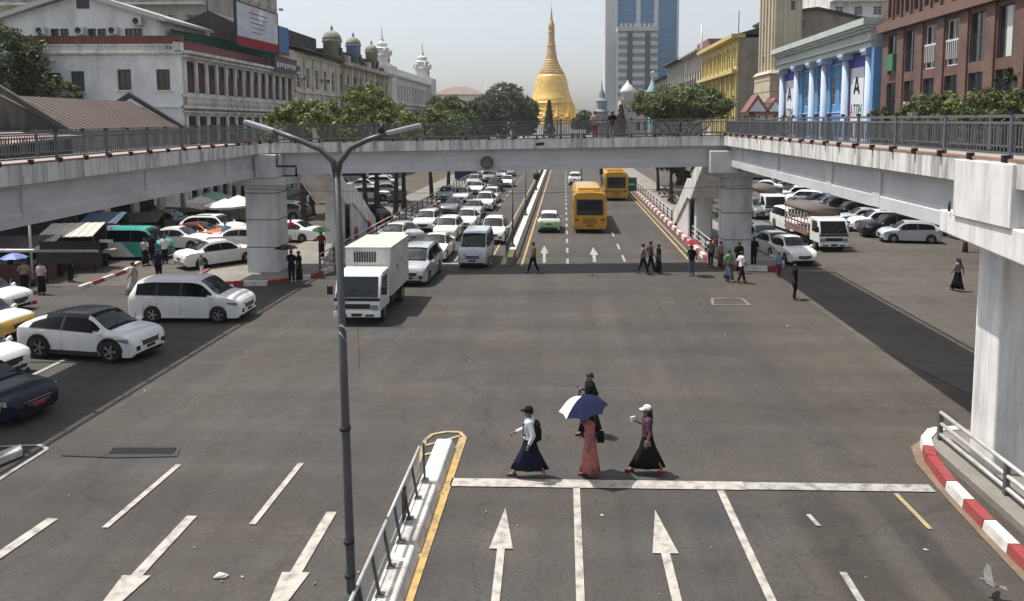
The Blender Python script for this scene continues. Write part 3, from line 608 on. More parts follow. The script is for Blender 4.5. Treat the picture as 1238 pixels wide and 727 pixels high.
def car_proto(kind):
    c = CARS[kind]; st = c['st']; r = c['r']; zb = .20; xs = {round(s[0], 4) for s in st}
    for xw in c['xw']:
        for f in (-1.14, -1.1, -.96, -.75, -.4, 0, .4, .75, .96, 1.1, 1.14): xs.add(round(xw + r * f, 4))
    for p in c['pil']: xs |= {round(p - .045, 4), round(p + .045, 4)}
    for k in ('side', 'rear', 'front'): xs |= {round(v, 4) for v in c[k]}
    k = st[0][0]
    while k < st[-1][0]: xs.add(round(k, 4)); k += .13
    xs = sorted(xs); xs = [x for i, x in enumerate(xs) if i == 0 or x - xs[i - 1] > .010]
    ringsv = []
    for x in xs:
        _, wd, belt, topz, wr = lerp_st(st, x)
        z0 = zb + (.12 if abs(x) > abs(st[0][0]) - .12 else 0)
        for xw in c['xw']:
            q = (r * 1.12) ** 2 - (x - xw) ** 2
            if q > 0: z0 = max(z0, r + math.sqrt(q))
        zs = max(z0, .26)
        zm = max(.56, z0 + .05); zm = min(zm, belt - .04) if belt - .04 > z0 + .02 else z0 + .02
        cab = topz - belt > .14
        p4 = (wr, topz - (.14 if cab else .025))
        half = [(wd * .80, z0), (wd * .975, z0), (wd * .975, zs + .01), (wd, zm), (wd * 1.004, zm + (belt - zm) * .55), (wd * .985, belt), p4, (wr * .90, topz - (.02 if cab else .004)), (wr * .45, topz + .012), (0, topz + .018)]
        ringsv.append([(x, -y, z) for y, z in half] + [(x, y, z) for y, z in reversed(half[:-1])])
    n = len(ringsv[0]); body, roof, side, wind, rear = MB(), MB(), [], MB(), MB()
    nh = 9        # segments per half
    sides = {}; pill = MB()
    for i in range(len(xs) - 1):
        xm = (xs[i] + xs[i + 1]) / 2
        for j in range(n - 1):
            k = j if j < nh else n - 2 - j          # 0 .. 8 from the sill up
            q = [ringsv[i][j], ringsv[i][j + 1], ringsv[i + 1][j + 1], ringsv[i + 1][j]]
            tgt = body
            inp = any(abs(xm - p) < .046 for p in c['pil'])
            if k == 5 and c['side'][0] < xm < c['side'][1] and not inp:
                if lerp_st(st, xm)[3] - lerp_st(st, xm)[2] > .16:
                    key = (sum(xm > p for p in c['pil']), j < nh); tgt = sides.setdefault(key, MB())
            elif k == 5 and c['side'][0] < xm < c['side'][1] and inp and lerp_st(st, xm)[3] - lerp_st(st, xm)[2] > .16: tgt = pill
            elif k >= 7 and c['front'][0] < xm < c['front'][1]: tgt = wind
            elif k >= 7 and c['rear'][0] < xm < c['rear'][1]: tgt = rear
            elif k >= 6 and c['rear'][1] - .02 < xm < c['front'][0] + .02: tgt = roof
            tgt.add(q, [(0, 1, 2, 3)], tgt is body or tgt is roof)
    for i, rev in ((0, True), (len(xs) - 1, False)):
        q = ringsv[i]; body.add(q, [tuple(range(n))])
    def weld(mb, name, mat):
        me = mb.mesh(name, mat, False); bm = bmesh.new(); bm.from_mesh(me); bmesh.ops.remove_doubles(bm, verts=bm.verts, dist=.0015)
        bmesh.ops.recalc_face_normals(bm, faces=bm.faces)
        if name in ('body', 'roof'):
            cc = Vector((0, 0, .7)); s_ = sum((f.calc_center_median() - cc).dot(f.normal) * f.calc_area() for f in bm.faces)
            if s_ < 0: bmesh.ops.reverse_faces(bm, faces=bm.faces)
            for e in bm.edges:
                e.smooth = not (len(e.link_faces) == 2 and e.calc_face_angle(0) > R(48))
        bm.to_mesh(me); bm.free(); return me
    root = thing('car', None, 'car')
    link('body', weld(body, 'body', mWhitePaint), root); link('roof', weld(roof, 'roof', mWhitePaint), root)
    link('windscreen', weld(wind, 'windscreen', mGlassB), root); link('rear_window', weld(rear, 'rear_window', mGlassB), root)
    for s_ in sides.values(): link('side_window', weld(s_, 'side_window', mGlass), root)
    link('door_pillar', weld(pill, 'door_pillar', mDark), root)
    xf, xr = st[-1][0], st[0][0]
    for s_ in (-1, 1):        # door gaps, waist trim and, on the off roaders, dark cladding
        t = MB()
        for xp in (c['side'][0] + .3, *c['pil'], c['side'][1] + .05):
            _, wd, bl_, tz_, wr_ = lerp_st(st, xp); t.tube([(xp, s_ * (wd * .98 + .001), .34), (xp, s_ * (wd + .001), .57), (xp, s_ * (wd * .986), bl_)], .008, 4)
        t.build('door_seam', mDark, root)
        t = MB(); t.tube([(x_, s_ * (lerp_st(st, x_)[1] * .985 + .004), lerp_st(st, x_)[2] + .005) for x_ in (c['side'][0], -.6, 0, .5, c['side'][1])], .013, 5); t.build('waist_trim', mDark, root)
        hwx = st[5][1]
        if kind in ('suv', 'coupe_suv'):
            for xw in c['xw']:
                t = MB(); ins, outs = [], []
                for q in range(13):
                    a = math.pi * q / 12; ca, sa = math.cos(a), math.sin(a)
                    for lst, rr in ((ins, r * 1.10), (outs, r * 1.24)): lst.append((xw + rr * ca, rr * sa))
                V = []
                for lst, off in ((ins, -.03), (ins, .014), (outs, .014), (outs, -.03)): V.append([(x_, s_ * (lerp_st(st, x_)[1] + off), max(.24, r + z_)) for x_, z_ in lst])
                t.rings(V, smooth=False, caps=False); t.build('arch_trim', mDark, root)
            t = MB(); t.box(c['xw'][1] + r * 1.15, c['xw'][0] - r * 1.15, *sorted((s_ * (hwx * .9), s_ * (hwx + .012))), .21, .36); t.build('sill_trim', mDark, root)
        if kind in ('suv', 'coupe_suv', 'mpv'):
            t = MB(); t.box(xf - .12, xf + .006, *sorted((s_ * .52, s_ * .70)), .40, .56); t.build('air_intake', mDark, root)
            if kind == 'suv': t = MB(); t.obox((-1.3, s_ * .6, st[4][3] - .0), (.2, s_ * .6, st[4][3] + .01), .04, .05); t.build('roof_rail', mDark, root)
    t = MB(); t.box(xr + .18, xf - .18, -.62, .62, .18, .62); t.box(-.9, .9, -.78, .78, .2, .5)
    for xw in c['xw']: t.box(xw - r * 1.15, xw + r * 1.15, -.66, .66, .3, .7)
    t.build('underbody', mDark, root)
    add_wheels(root, c['xw'], r, .855 * st[5][1] / .875 + .01)
    hz, tz = c['hz'], c['tz']
    def xat(z, front):      # x on the nose (or tail) where the top line has height z
        q = st[-1:len(st) // 2:-1] if front else st[:len(st) // 2]
        for a, b in zip(q, q[1:]):
            if a[2] <= z <= b[2]: return a[0] + (b[0] - a[0]) * (z - a[2]) / (b[2] - a[2] + 1e-6), a[1] + (b[1] - a[1]) * (z - a[2]) / (b[2] - a[2] + 1e-6)
        return q[1][0], q[1][1]
    hx, hw_ = xat(hz, True); tx, tw = xat(tz - .08, False)
    for s_ in (-1, 1):
        t = MB(); y0 = s_ * hw_ * .50; wA = s_ * (lerp_st(st, hx - .12)[1] + .035); wB = s_ * (lerp_st(st, hx - .46)[1] + .012); xl = xat(hz - .10, True)[0] + .045; xu = xat(hz + .02, True)[0] + .055
        t.hexa([(xl, y0, hz - .10), (hx - .06, wA, hz - .08), (hx - .46, wB, hz - .01), (hx - .25, y0, hz - .1)], [(xu, y0, hz + .02), (hx - .09, wA * .99, hz + .05), (hx - .46, wB, hz + .07), (hx - .25, y0, hz + .02)])
        t.build('headlight', mHead, root)
        t = MB(); y0, y1 = s_ * tw * .62, s_ * tw * 1.0
        t.hexa([(tx - .035, y0, tz - .16), (tx + .03, y1 * 1.01, tz - .16), (tx + .26, y1 * 1.025, tz - .12), (tx + .2, y0, tz - .16)], [(tx - .01, y0, tz), (tx + .05, y1 * 1.0, tz), (tx + .26, y1 * 1.015, tz + .0), (tx + .2, y0, tz)])
        t.build('taillight', mTail, root)
        xm_ = c['front'][1] - .28; wb = lerp_st(st, xm_)[1]; bz = lerp_st(st, xm_)[2]
        t = MB(); t.hexa([(xm_ - .06, s_ * wb, bz - .02), (xm_ + .06, s_ * wb, bz - .02), (xm_ + .08, s_ * (wb + .19), bz), (xm_ - .06, s_ * (wb + .19), bz)], [(xm_ - .05, s_ * wb, bz + .06), (xm_ + .03, s_ * wb, bz + .06), (xm_ + .04, s_ * (wb + .18), bz + .13), (xm_ - .05, s_ * (wb + .18), bz + .13)])
        t.build('wing_mirror', mWhitePaint if kind != 'coupe_suv' else mBlack, root)
        for hxx in (c['side'][0] + .55, .25):
            wb2, bz2 = lerp_st(st, hxx)[1], lerp_st(st, hxx)[2]
            MB().box(hxx - .09, hxx + .09, *(sorted((s_ * (wb2 * .99), s_ * (wb2 + .018)))), bz2 - .12, bz2 - .09).build('door_handle', mWhitePaint, root)
    nz, nw = hz - .19, hw_
    t = MB(); t.box(xf - .16, xf + .012, -nw * .48, nw * .48, nz - .06, nz + .10); t.build('grille', mDark, root)
    t = MB(); t.box(xf - .1, xf + .022, -nw * .46, nw * .46, nz + .09, nz + .115); t.box(xf - .1, xf + .022, -nw * .46, nw * .46, nz + .01, nz + .03); t.build('grille_bar', mChrome, root)
    t = MB(); t.hexa([(xf - .3, -nw * .82, .2), (xf - .02, -nw * .66, .2), (xf - .02, nw * .66, .2), (xf - .3, nw * .82, .2)], [(xf - .25, -nw * .86, .33), (xf + .012, -nw * .7, .33), (xf + .012, nw * .7, .33), (xf - .25, nw * .86, .33)]); t.build('front_bumper_trim', mDark, root)
    MB().box(xf, xf + .022, -.2, .2, .40, .50).build('number_plate', mPlateB, root)
    MB().box(xr - .022, xr + .05, -.2, .2, tz - .26, tz - .16).build('number_plate', mPlateB, root)
    t = MB(); t.box(xr - .012, xr + .1, -nw * .8, nw * .8, .24, .44); t.build('rear_bumper_trim', mDark if kind in ('suv', 'coupe_suv', 'hatch') else mGrey, root)
    for s_ in (-.2, .22):
        xx = c['front'][1] + .02; zt = lerp_st(st, xx)[3]
        MB().obox((xx, s_ * 2, zt + .03), (xx - .3, s_ * 2 + .42, zt + .03 + .3 * (c['st'][6][3] - zt) / (xx - c['front'][0]) + .02), .02, .02).build('wiper', mDark, root)
    index_kids(root); return root
PROTO = {}; USED = {}
def paint_parts(root, names, mat):
    for ch in root.children:
        if ch.name.split('.')[0] in names and ch.material_slots:
            ch.material_slots[0].link = 'OBJECT'; ch.material_slots[0].material = mat
def car(kind, loc, deg, mat, label, name='parked_car', cat='car', group=None, roof=None, anchor=None, plate=None):
    """deg: heading, 0 = +X, 90 = away from the camera, -90 towards it; anchor 'f'/'r' puts nose/tail at loc"""
    if kind not in PROTO: PROTO[kind] = car_proto(kind); USED[kind] = False
    p = PROTO[kind]
    if not USED[kind]: o = p; USED[kind] = True; o.name = name
    else:
        o = copy_tree_from(p); o.name = name
    loc = Vector((loc[0], loc[1], 0)); h = Vector((math.cos(R(deg)), math.sin(R(deg)), 0))
    st = CARS[kind]['st']
    if anchor == 'f': loc = loc - h * st[-1][0]
    if anchor == 'r': loc = loc - h * st[0][0]
    o.location = loc; o.rotation_euler.z = R(deg)
    paint_parts(o, ('body', 'wing_mirror', 'door_handle'), mat); paint_parts(o, ('roof',), roof or mat)
    if plate: paint_parts(o, ('number_plate',), plate)
    tag(o, label, cat, group); return o
KTREE = {}
def snapshot(o): return (o, [snapshot(c) for c in o.children])
def copy_snap(t, parent=None):
    c = t[0].copy(); COL.objects.link(c); c.parent = parent
    for k in t[1]: copy_snap(k, c)
    return c
def copy_tree_from(p):
    if p not in KTREE: KTREE[p] = snapshot(p)
    return copy_snap(KTREE[p])
for k_ in CARS: PROTO[k_] = car_proto(k_); USED[k_] = False; KTREE[PROTO[k_]] = snapshot(PROTO[k_])

JAM = 'cars queueing towards the junction on the left carriageway'
def g(px, py): return at(px, py)
def fr(kind, px, py, mat, label, deg=-90, group=JAM, name='car', **k): return car(kind, at(px, py), deg, mat, label, name, group=group, anchor='f', **k)
fr('wagon', 511, 281, mPearl, 'cream wagon nearest the left guard rail in the queue', roof=mWhitePaint)
fr('sedan', 470, 302, mPearl, 'cream sedan queueing beside the guard rail behind the box truck')
fr('sedan', 521, 318, mPearl, 'pearl white sedan at the front of the queue left of the silver van')
fr('wagon', 537, 292, mPearl, 'cream wagon with yellow sides directly behind the pearl white sedan', roof=mWhitePaint)
fr('van', 571, 325, mIce, 'pale silver blue van stopped first at the far junction line')
fr('suv', 594, 296, mWhitePaint, 'white crossover right behind the silver blue van')
fr('sedan', 561, 279, mWhitePaint, 'white sedan in the middle lane two places behind the pearl white sedan')
fr('sedan', 569, 265, mSilver, 'silver sedan in the middle lane behind a white sedan')
fr('sedan', 541, 261, mGrey, 'dark grey sedan beside the guard rail behind the cream wagon')
fr('wagon', 556, 246, mWhitePaint, 'white wagon behind the dark grey sedan in the queue')
fr('hatch', 537, 244, M('car_seafoam', (.30, .44, .42), .3, .03, 2, coat=.6), 'pale green hatchback close to the roadside trees')
fr('suv', 584, 256, mPearl, 'pearl off roader in the queue beside a row of pale cars')
fr('wagon', 592, 246, mWhitePaint, 'white wagon behind the pearl off roader')
fr('sedan', 574, 236, mWhitePaint, 'white sedan far back in the middle of the queue')
fr('suv', 596, 233, mBlack, 'black off roader far back in the queue')
fr('wagon', 571, 226, mSilver, 'silver wagon far back near the blue bus')
fr('sedan', 612, 227, mWhitePaint, 'white sedan near the tail of the queue beside the median fence')
fr('hatch', 590, 220, mWhitePaint, 'small white hatchback in the tail of the queue')
fr('wagon', 604, 218, mPearl, 'cream wagon in the tail of the queue')
fr('suv', 577, 215, mWhitePaint, 'white off roader at the far tail of the queue')
fr('sedan', 615, 214, mGrey, 'grey sedan at the far tail of the queue')
fr('mpv', 494, 347, mSilver, 'silver people carrier half hidden behind the white box truck', deg=-91)
car('hatch', at(663.5, 282), 90, mGreenCar, 'white topped green hatchback driving away beside the yellow bus', 'car', anchor='r', roof=mWhitePaint)
car('suv', at(695, 224), 90, mWhitePaint, 'white off roader driving away beyond the nearer yellow bus', 'car', anchor='r')
# cross traffic at the left
CR = 'cars waiting in the cross street at the left'
car('mpv', (at(234, 391).x - .42, at(234, 391).y + .95), 0, mWhitePaint, 'white people carrier waiting side on under the left footbridge', 'car', group=CR)
car('coupe_suv', (at(107, 437).x - .42, at(107, 437).y + .95), -9, mWhitePaint, 'white crossover with black roof and black wheels at the left', 'car', roof=mBlack, group=CR)
ntx = car('sedan', (at(60, 512).x - 2.75, at(60, 512).y + .75), -10, mNavyTaxi, 'navy blue sedan with yellow side stripe at the lower left edge', 'car', roof=mNavy, group=CR, plate=mPlateR)
for s_ in (-1, 1): MB().hexa([(-1.0, s_ * .855, .52), (1.9, s_ * .84, .50), (1.9, s_ * .872, .50), (-1.0, s_ * .884, .52)], [(-1.0, s_ * .855, .64), (1.9, s_ * .84, .60), (1.9, s_ * .868, .60), (-1.0, s_ * .882, .64)]).build('side_stripe', mYellow, ntx, world=False)
car('wagon', (at(37, 413).x - 2.75, at(37, 413).y + .7), -6, mTaxi, 'white taxi with yellow flank cut by the left edge behind the crossover', 'car', roof=mWhitePaint, group=CR)
car('hatch', (at(28, 463).x - 2.6, at(28, 463).y + .75), -8, mWhitePaint, 'white hatchback nose behind the navy sedan at the left edge', 'car', group=CR)
car('wagon', (at(37, 381).x - 2.9, at(37, 381).y + .75), -5, mWhitePaint, 'white taxi near the street vendors at the left edge', 'car', group=CR)
MK = 'vehicles in the market street under the left footbridge'
car('sedan', at(264, 319), 50, mWhitePaint, 'white sedan seen from behind beside the left pier', 'car', group=MK)
car('van', (at(163, 315).x - .6, at(163, 315).y + .85), 2, mTealVan, 'white and teal van parked side on by the market stalls', group=MK)
car('sedan', (at(207, 303).x, at(207, 303).y + .85), -2, mWhitePaint, 'white sedan parked just beyond the teal van', group=MK)
car('sedan', (at(231, 297).x, at(231, 297).y + 1.0), -4, mOrangeCar, 'red and orange taxi squeezed between two white cars', group=MK, roof=M('car_maroon', (.16, .03, .035), .3, .05, 3, coat=.6))
car('suv', (at(252, 289).x, at(252, 289).y + .95), -8, mWhitePaint, 'white crossover parked left of the left pier below the market umbrellas', group=MK)
car('suv', (at(190, 283).x, at(190, 283).y + 1.5), 0, mGrey, 'dark grey car roof behind the red taxi at the shopfront', group=MK)
car('sedan', at(296, 300), 10, mWhitePaint, 'white car nose showing left of the left pier', group=MK)
car('sedan', at(352, 291), 170, mWhitePaint, 'white sedan parked between the left pier and the staircase', group=MK)
car('suv', at(342, 266), 175, mGrey, 'grey car parked behind the left staircase', group=MK)
LOT = 'cars parked in rows beyond the left staircase'
car('suv', at(438, 272), 160, mBlack, 'large black off roader parked behind the tree trunks', group=LOT)
car('sedan', at(487, 292), 120, mSilver, 'silver car tucked behind the guard rail and lamp post', group=LOT)
for px, py, kd, mt, dg, lb in ((400, 246, 'sedan', mWhitePaint, 10, 'white sedan nearest the lamp post in the left car park'), (447, 243, 'suv', mPearl, 12, 'cream off roader behind the black one'), (420, 238, 'wagon', mWhitePaint, 8, 'white wagon in the second row of the left car park'),
        (468, 236, 'sedan', mSilver, 14, 'silver sedan between two roadside tree trunks'), (390, 234, 'sedan', mGrey, 8, 'grey sedan seen left of the lamp post'), (440, 230, 'sedan', mWhitePaint, 12, 'white sedan in the third row of the left car park'),
        (414, 228, 'hatch', mGrey, 10, 'grey hatchback in the third row of the left car park'), (463, 226, 'wagon', mWhitePaint, 12, 'white wagon in the back row under the trees'), (392, 224, 'mpv', mWhitePaint, 8, 'white people carrier far behind the lamp post'),
        (431, 221, 'suv', mSilver, 12, 'silver off roader in the back row of the left car park'), (455, 219, 'sedan', mPearl, 12, 'cream sedan in the back row under the far span'), (378, 228, 'suv', mBlack, 5, 'black off roader beyond the staircase top'), (480, 245, 'hatch', mGrey, 100, 'grey hatchback behind the roadside trees')):
    car(kd, at(px, py), dg, mt, lb, group=LOT)
# right hand car park
RP = 'cars in the right hand car park'
fr('sedan', 973, 322, mWhitePaint, 'white sedan driving out of the right car park', deg=-84, group=None)
car('sedan', at(936, 307), -83, mSilver, 'silver sedan right behind the white sedan near the right pier', 'car')
car('suv', at(913, 296), 95, mGrey, 'dark grey car beside the right pier', 'car', group=RP)
car('mpv', at(957, 278), -85, mWhitePaint, 'white people carrier between two canvas topped trucks', 'car', group=RP)
car('hatch', (at(1103, 294).x, at(1103, 294).y + .6), 172, mIce, 'silver blue hatchback parked under the right footbridge', group=RP)
for i, (y, x, kd, mt, lb) in enumerate(((54.6, 24.0, 'suv', mBlack, 'black off roader parked beside the silver blue hatchback'), (57.6, 24.3, 'suv', mWhitePaint, 'white fronted off roader third from the end of the parked row'), (60.6, 24.3, 'sedan', mSilver, 'silver sedan parked between dark cars in the right row'),
        (63.6, 24.6, 'suv', mBlack, 'black off roader in the shade fifth in the right row'), (66.6, 24.5, 'mpv', mBlack, 'black people carrier sixth in the right row'), (69.6, 24.8, 'suv', mGrey, 'dark grey off roader seventh in the right row'), (73, 24.8, 'sedan', mBlack, 'black sedan eighth in the right row'),
        (77, 25.0, 'sedan', mWhitePaint, 'white sedan beyond the dark parked cars on the right'), (80, 25.0, 'suv', mWhitePaint, 'white off roader at the far end of the parked row'))):
    car(kd, (x, y), 176, mt, lb, group=RP)
for px, py, kd, mt, lb in ((973, 247, 'wagon', mWhitePaint, 'white wagon behind the canvas truck in the right car park'), (985, 243, 'sedan', mWhitePaint, 'white sedan next to the white wagon in the right car park'), (926, 232, 'sedan', mWhitePaint, 'white sedan far back between the right pier and the footbridge'), (918, 227, 'suv', mPearl, 'cream off roader far back beside the right pier'), (940, 228, 'wagon', mSilver, 'silver wagon far back in the right car park'), (952, 233, 'sedan', mGrey, 'grey sedan far back in the right car park'),
        (915, 262, 'suv', mGrey, 'grey off roader half hidden by the right pier')):
    car(kd, at(px, py), 150 if py < 250 else -88, mt, lb, group=RP)

# ---- box truck
def truck(loc, deg, label, canvas):
    t_ = thing('box_truck' if not canvas else 'canvas_truck', label, 'truck', (loc[0], loc[1], 0), R(deg))
    # local: nose at x = 0, towards -x is the tail
    prof = [(-1.75, .55), (-.03, .55), (0, .75), (-.02, 1.12), (-.42, 2.02), (-.62, 2.10), (-1.75, 2.12)]
    MB().prism(prof, -.93, .93).build('cab', mWhitePaint, t_, bevel=.05)
    sl = Vector((-.40, 0, .90)).normalized()
    t = MB(); t.hexa([(-.035, -.86, 1.18), (.0, -.86, 1.18), (0, .86, 1.18), (-.035, .86, 1.18)], [(-.40, -.80, 1.95), (-.365, -.80, 1.95), (-.365, .80, 1.95), (-.40, .80, 1.95)]); t.build('windscreen', mGlassB, t_)
    for s in (-1, 1):
        y0, y1 = sorted((s * .925, s * .942))
        MB().prism([(-1.35, 1.22), (-.30, 1.22), (-.55, 1.92), (-1.35, 1.92)], y0, y1).build('side_window', mGlass, t_)
        MB().prism([(-.02, .66), (.03, .66), (.03, .86), (-.02, .86)], *sorted((s * .58, s * .88))).build('headlight', mHead, t_)
        t = MB(); t.box(-.12, -.02, *sorted((s * 1.0, s * 1.22)), 1.28, 1.62); t.tube([(-.2, s * .97, 1.5), (-.07, s * 1.1, 1.6)], .015, 5); t.build('wing_mirror', mDark, t_)
    t = MB(); t.box(-.03, .025, -.55, .55, .70, .90); t.build('grille', mDark, t_)
    t = MB(); t.box(-.05, .012, -.93, .93, 1.02, 1.14); t.build('cowl_panel', mDark, t_)
    for k in range(3): MB().box(.05, .066, -.75 + k * .55, -.4 + k * .55, .40, .48).build('bumper_slot', mDark, t_)
    MB().box(-.1, .05, -.96, .96, .36, .60).build('front_bumper', mWhitePaint, t_, bevel=.03); MB().box(.05, .065, -.22, .22, .42, .52).build('number_plate', mPlateB, t_)
    MB().obox((.03, -.55, 1.24), (-.12, .0, 1.5), .02, .02).build('wiper', mDark, t_); MB().obox((.03, .1, 1.24), (-.12, .6, 1.5), .02, .02).build('wiper', mDark, t_)
    t = MB(); t.box(-5.3, -.6, -.4, .4, .5, .75); t.box(-3.3, -2.2, -.9, .9, .42, .72); t.build('chassis', mDark, t_)
    r = .38; ty, ri = wheel_mesh(r, .24)
    for x, ys in ((-.95, (.80,)), (-4.3, (.82, .56))):
        for y in ys:
            for s in (-1, 1): wo_ = link('wheel', ty, t_, world=False); wo_.location = (x, s * y, r); link('rim', ri, wo_, world=False)
    if not canvas:
        mBox = M('truck_box_white', (.60, .59, .56), .55, .05, 2, dirt=(.30, .25, .20), dirt_amt=.6, dirt_scale=1.6, dirt_stretch=(1, 1, .4))
        MB().box(-5.5, -1.85, -.98, .98, .80, 2.88).build('cargo_box', mBox, t_, bevel=.03)
        MB().box(-5.52, -1.83, -1.0, 1.0, 2.88, 2.93).build('box_roof', M('truck_roof_dirty', (.58, .54, .48), .6, .08, 3, dirt=(.36, .24, .16), dirt_amt=.7, dirt_scale=1.2), t_)
        t = MB()
        for k in range(9): t.box(-1.85, -1.80, -.6 + k * .11, -.54 + k * .11, 2.28, 2.72)
        t.build('cooling_grille', mDark, t_)
        for x in (-2.3, -2.8, -3.4, -3.9, -4.5, -5.1):
            for s in (-1, 1): MB().box(x, x + .05, *sorted((s * .98, s * 1.0)), .82, 2.86).build('box_rib', mBox, t_)
        for k in range(5):
            a = -2.2 - k * .8; q = .25 + .2 * (k % 3); s = 1
            t = MB(); t.obox((a, .985, 1.5 + q), (a - .25, .99, 1.35 + q), .10, .012, Vector((0, 1, 0)))
            t.build('scuff', mGrey, t_)
    else:
        mCan = M('canvas_brown', (.10, .075, .06), .85, .15, 4, .3); mRust = M('truck_bed_rusty', (.22, .13, .10), .8, .2, 4)
        MB().box(-6.2, -1.85, -1.05, 1.05, .80, 1.0).build('cargo_bed', mRust, t_)
        MB().rings([[(x, y, z) for y, z in ((-1.1, 2.35), (-1.08, 2.55), (-.6, 2.72), (0, 2.78), (.6, 2.72), (1.08, 2.55), (1.1, 2.35))] for x in (-6.25, -1.7)]).build('canopy', M('canvas_top', (.115, .10, .09), .85, .12, 3, .3), t_)
        MB().box(-1.85, -1.72, -1.08, 1.08, 2.15, 2.62).build('canopy_front', mCan, t_)
        for s in (-1, 1):
            for k in range(8): MB().box(-6.1 + k * .6, -6.03 + k * .6, *sorted((s * 1.0, s * 1.06)), 1.0, 2.36).build('stake', mWhitePaint, t_)
            for z in (1.15, 1.5, 1.85): MB().box(-6.15, -1.86, *sorted((s * 1.06, s * 1.09)), z, z + .12).build('side_rail', mRust, t_)
    return t_
p = at(432, 394); truck((p.x, p.y), -90, 'white box truck coming forward past the street lamp', False)
p = at(1008, 305); truck((p.x, p.y), -87, 'white truck with brown canvas top in the right car park', True)
p = at(938, 266); truck((p.x, p.y), -88, 'white truck with dark canvas top farther back beside the right pier', True)

# ---- buses
def bus(loc, deg, label, L=11, mat=mBusY, H=3.05):
    b = thing('city_bus', label, 'bus', (loc[0], loc[1], 0), R(deg)); hw = 1.27        # tail at x = 0, nose at +L
    sec = lambda x, k=1.0, dz=0.0: [(x, y * k, z + dz) for y, z in ((-1.2, .32), (-1.27, .55), (-1.27, 2.3), (-1.2, H - .18), (-.95, H - .02), (0, H + .03), (.95, H - .02), (1.2, H - .18), (1.27, 2.3), (1.27, .55), (1.2, .32))]
    MB().rings([sec(0, .97), sec(.06), sec(L - .1), sec(L, .97)], smooth=False).build('body', mat, b)
    f = MB(); f.box(-.012, .03, -1.0, 1.0, 1.35, 2.55); f = f.build('rear_window', M('bus_window_surround', (.03, .03, .032), .3, .05, 3), b, world=False)
    MB().box(-.024, -.013, -.88, .88, 1.72, 2.45).build('pane', mGlassB, f, world=False)
    for s in (-1, 1):
        for z, mt, nm in ((.95, mTail, 'taillight'), (.72, mOrangeCar, 'indicator')): MB().box(-.02, .02, *sorted((s * .82, s * 1.12)), z, z + .14).build(nm, mt, b)
        for k in range(7): MB().box(.5 + k * 1.45, 1.75 + k * 1.45, *sorted((s * 1.25, s * 1.285)), 1.45, 2.35).build('side_window', mGlass, b)
    t = MB()
    for k in range(6): t.box(-.02, .02, -.55, .55, 1.08 - k * .07, 1.11 - k * .07)
    t.build('engine_grille', M('bus_grille', (.22, .12, .02), .5, .1, 4), b)
    MB().box(-.05, .1, -1.22, 1.22, .3, .5).build('rear_bumper', M('bus_bumper', (.40, .22, .03), .5, .1, 4), b); MB().box(-.06, -.05, -.25, .25, .52, .64).build('number_plate', mPlateR, b)
    MB().box(2.0, 4.6, -.85, .85, H, H + .22).build('air_conditioner', mat, b, bevel=.05)
    MB().box(L - .02, L + .015, -1.1, 1.1, 1.2, 2.6).build('windscreen', mGlassB, b)
    add_wheels(b, (2.3, L - 2.4), .46, 1.22, .28)
    MB().box(.3, L - .3, -1.1, 1.1, .25, .5).build('underbody', mDark, b); MB().tube([(L, -1.25, 2.5), (L + .25, -1.5, 2.3)], .03).build('mirror_arm', mDark, b)
    return b
p = at(713, 282); bus((p.x, p.y), 90, 'yellow city bus driving away in the middle of the right carriageway')
p = at(745, 243); bus((p.x, p.y), 90, 'yellow city bus beyond the nearer one close to the right kerb')
bus((-14.6, 118), -90, 'dark blue bus at the kerb behind the queueing cars', mat=M('bus_navy', (.02, .03, .10), .4, .05, 2))
# small motorised trolley leaning at the right
# ------------------------------------------------------------------ people
mSkin = M('skin', (.22, .115, .07), .55, .06, 6); mHair = M('hair_black', (.012, .010, .009), .5, .1, 12)
def cloth(name, col, var=.14, sc_=14): return M('cloth_' + name, col, .95, var, sc_, .4, spec=.12)
CW = cloth('white', (.62, .62, .62)); CN = cloth('navy', (.014, .016, .035)); CB = cloth('black', (.012, .012, .014)); CR_ = cloth('red', (.33, .04, .05)); CBl = cloth('blue', (.16, .30, .42)); CG = cloth('grey', (.16, .16, .17))
CO = cloth('olive', (.17, .11, .05)); CP = cloth('pink_print', (.40, .15, .145), .3, 16); CPu = cloth('purple_print', (.09, .045, .065), .6, 18); CT = cloth('tan', (.30, .24, .18)); CGr = cloth('green', (.14, .26, .12))
CSt = M('cloth_striped_shirt', (.50, .52, .56), .85, .25, 26, .2, stretch=(1, 1, .15)); CDr = cloth('pale_print', (.42, .38, .36), .4, 20); CBu = cloth('burgundy', (.16, .03, .05)); CDb = cloth('denim', (.07, .10, .17)); CBr = cloth('brown', (.09, .055, .04))
mSandal = M('sandal_leather', (.10, .04, .035), .6, .1, 5)
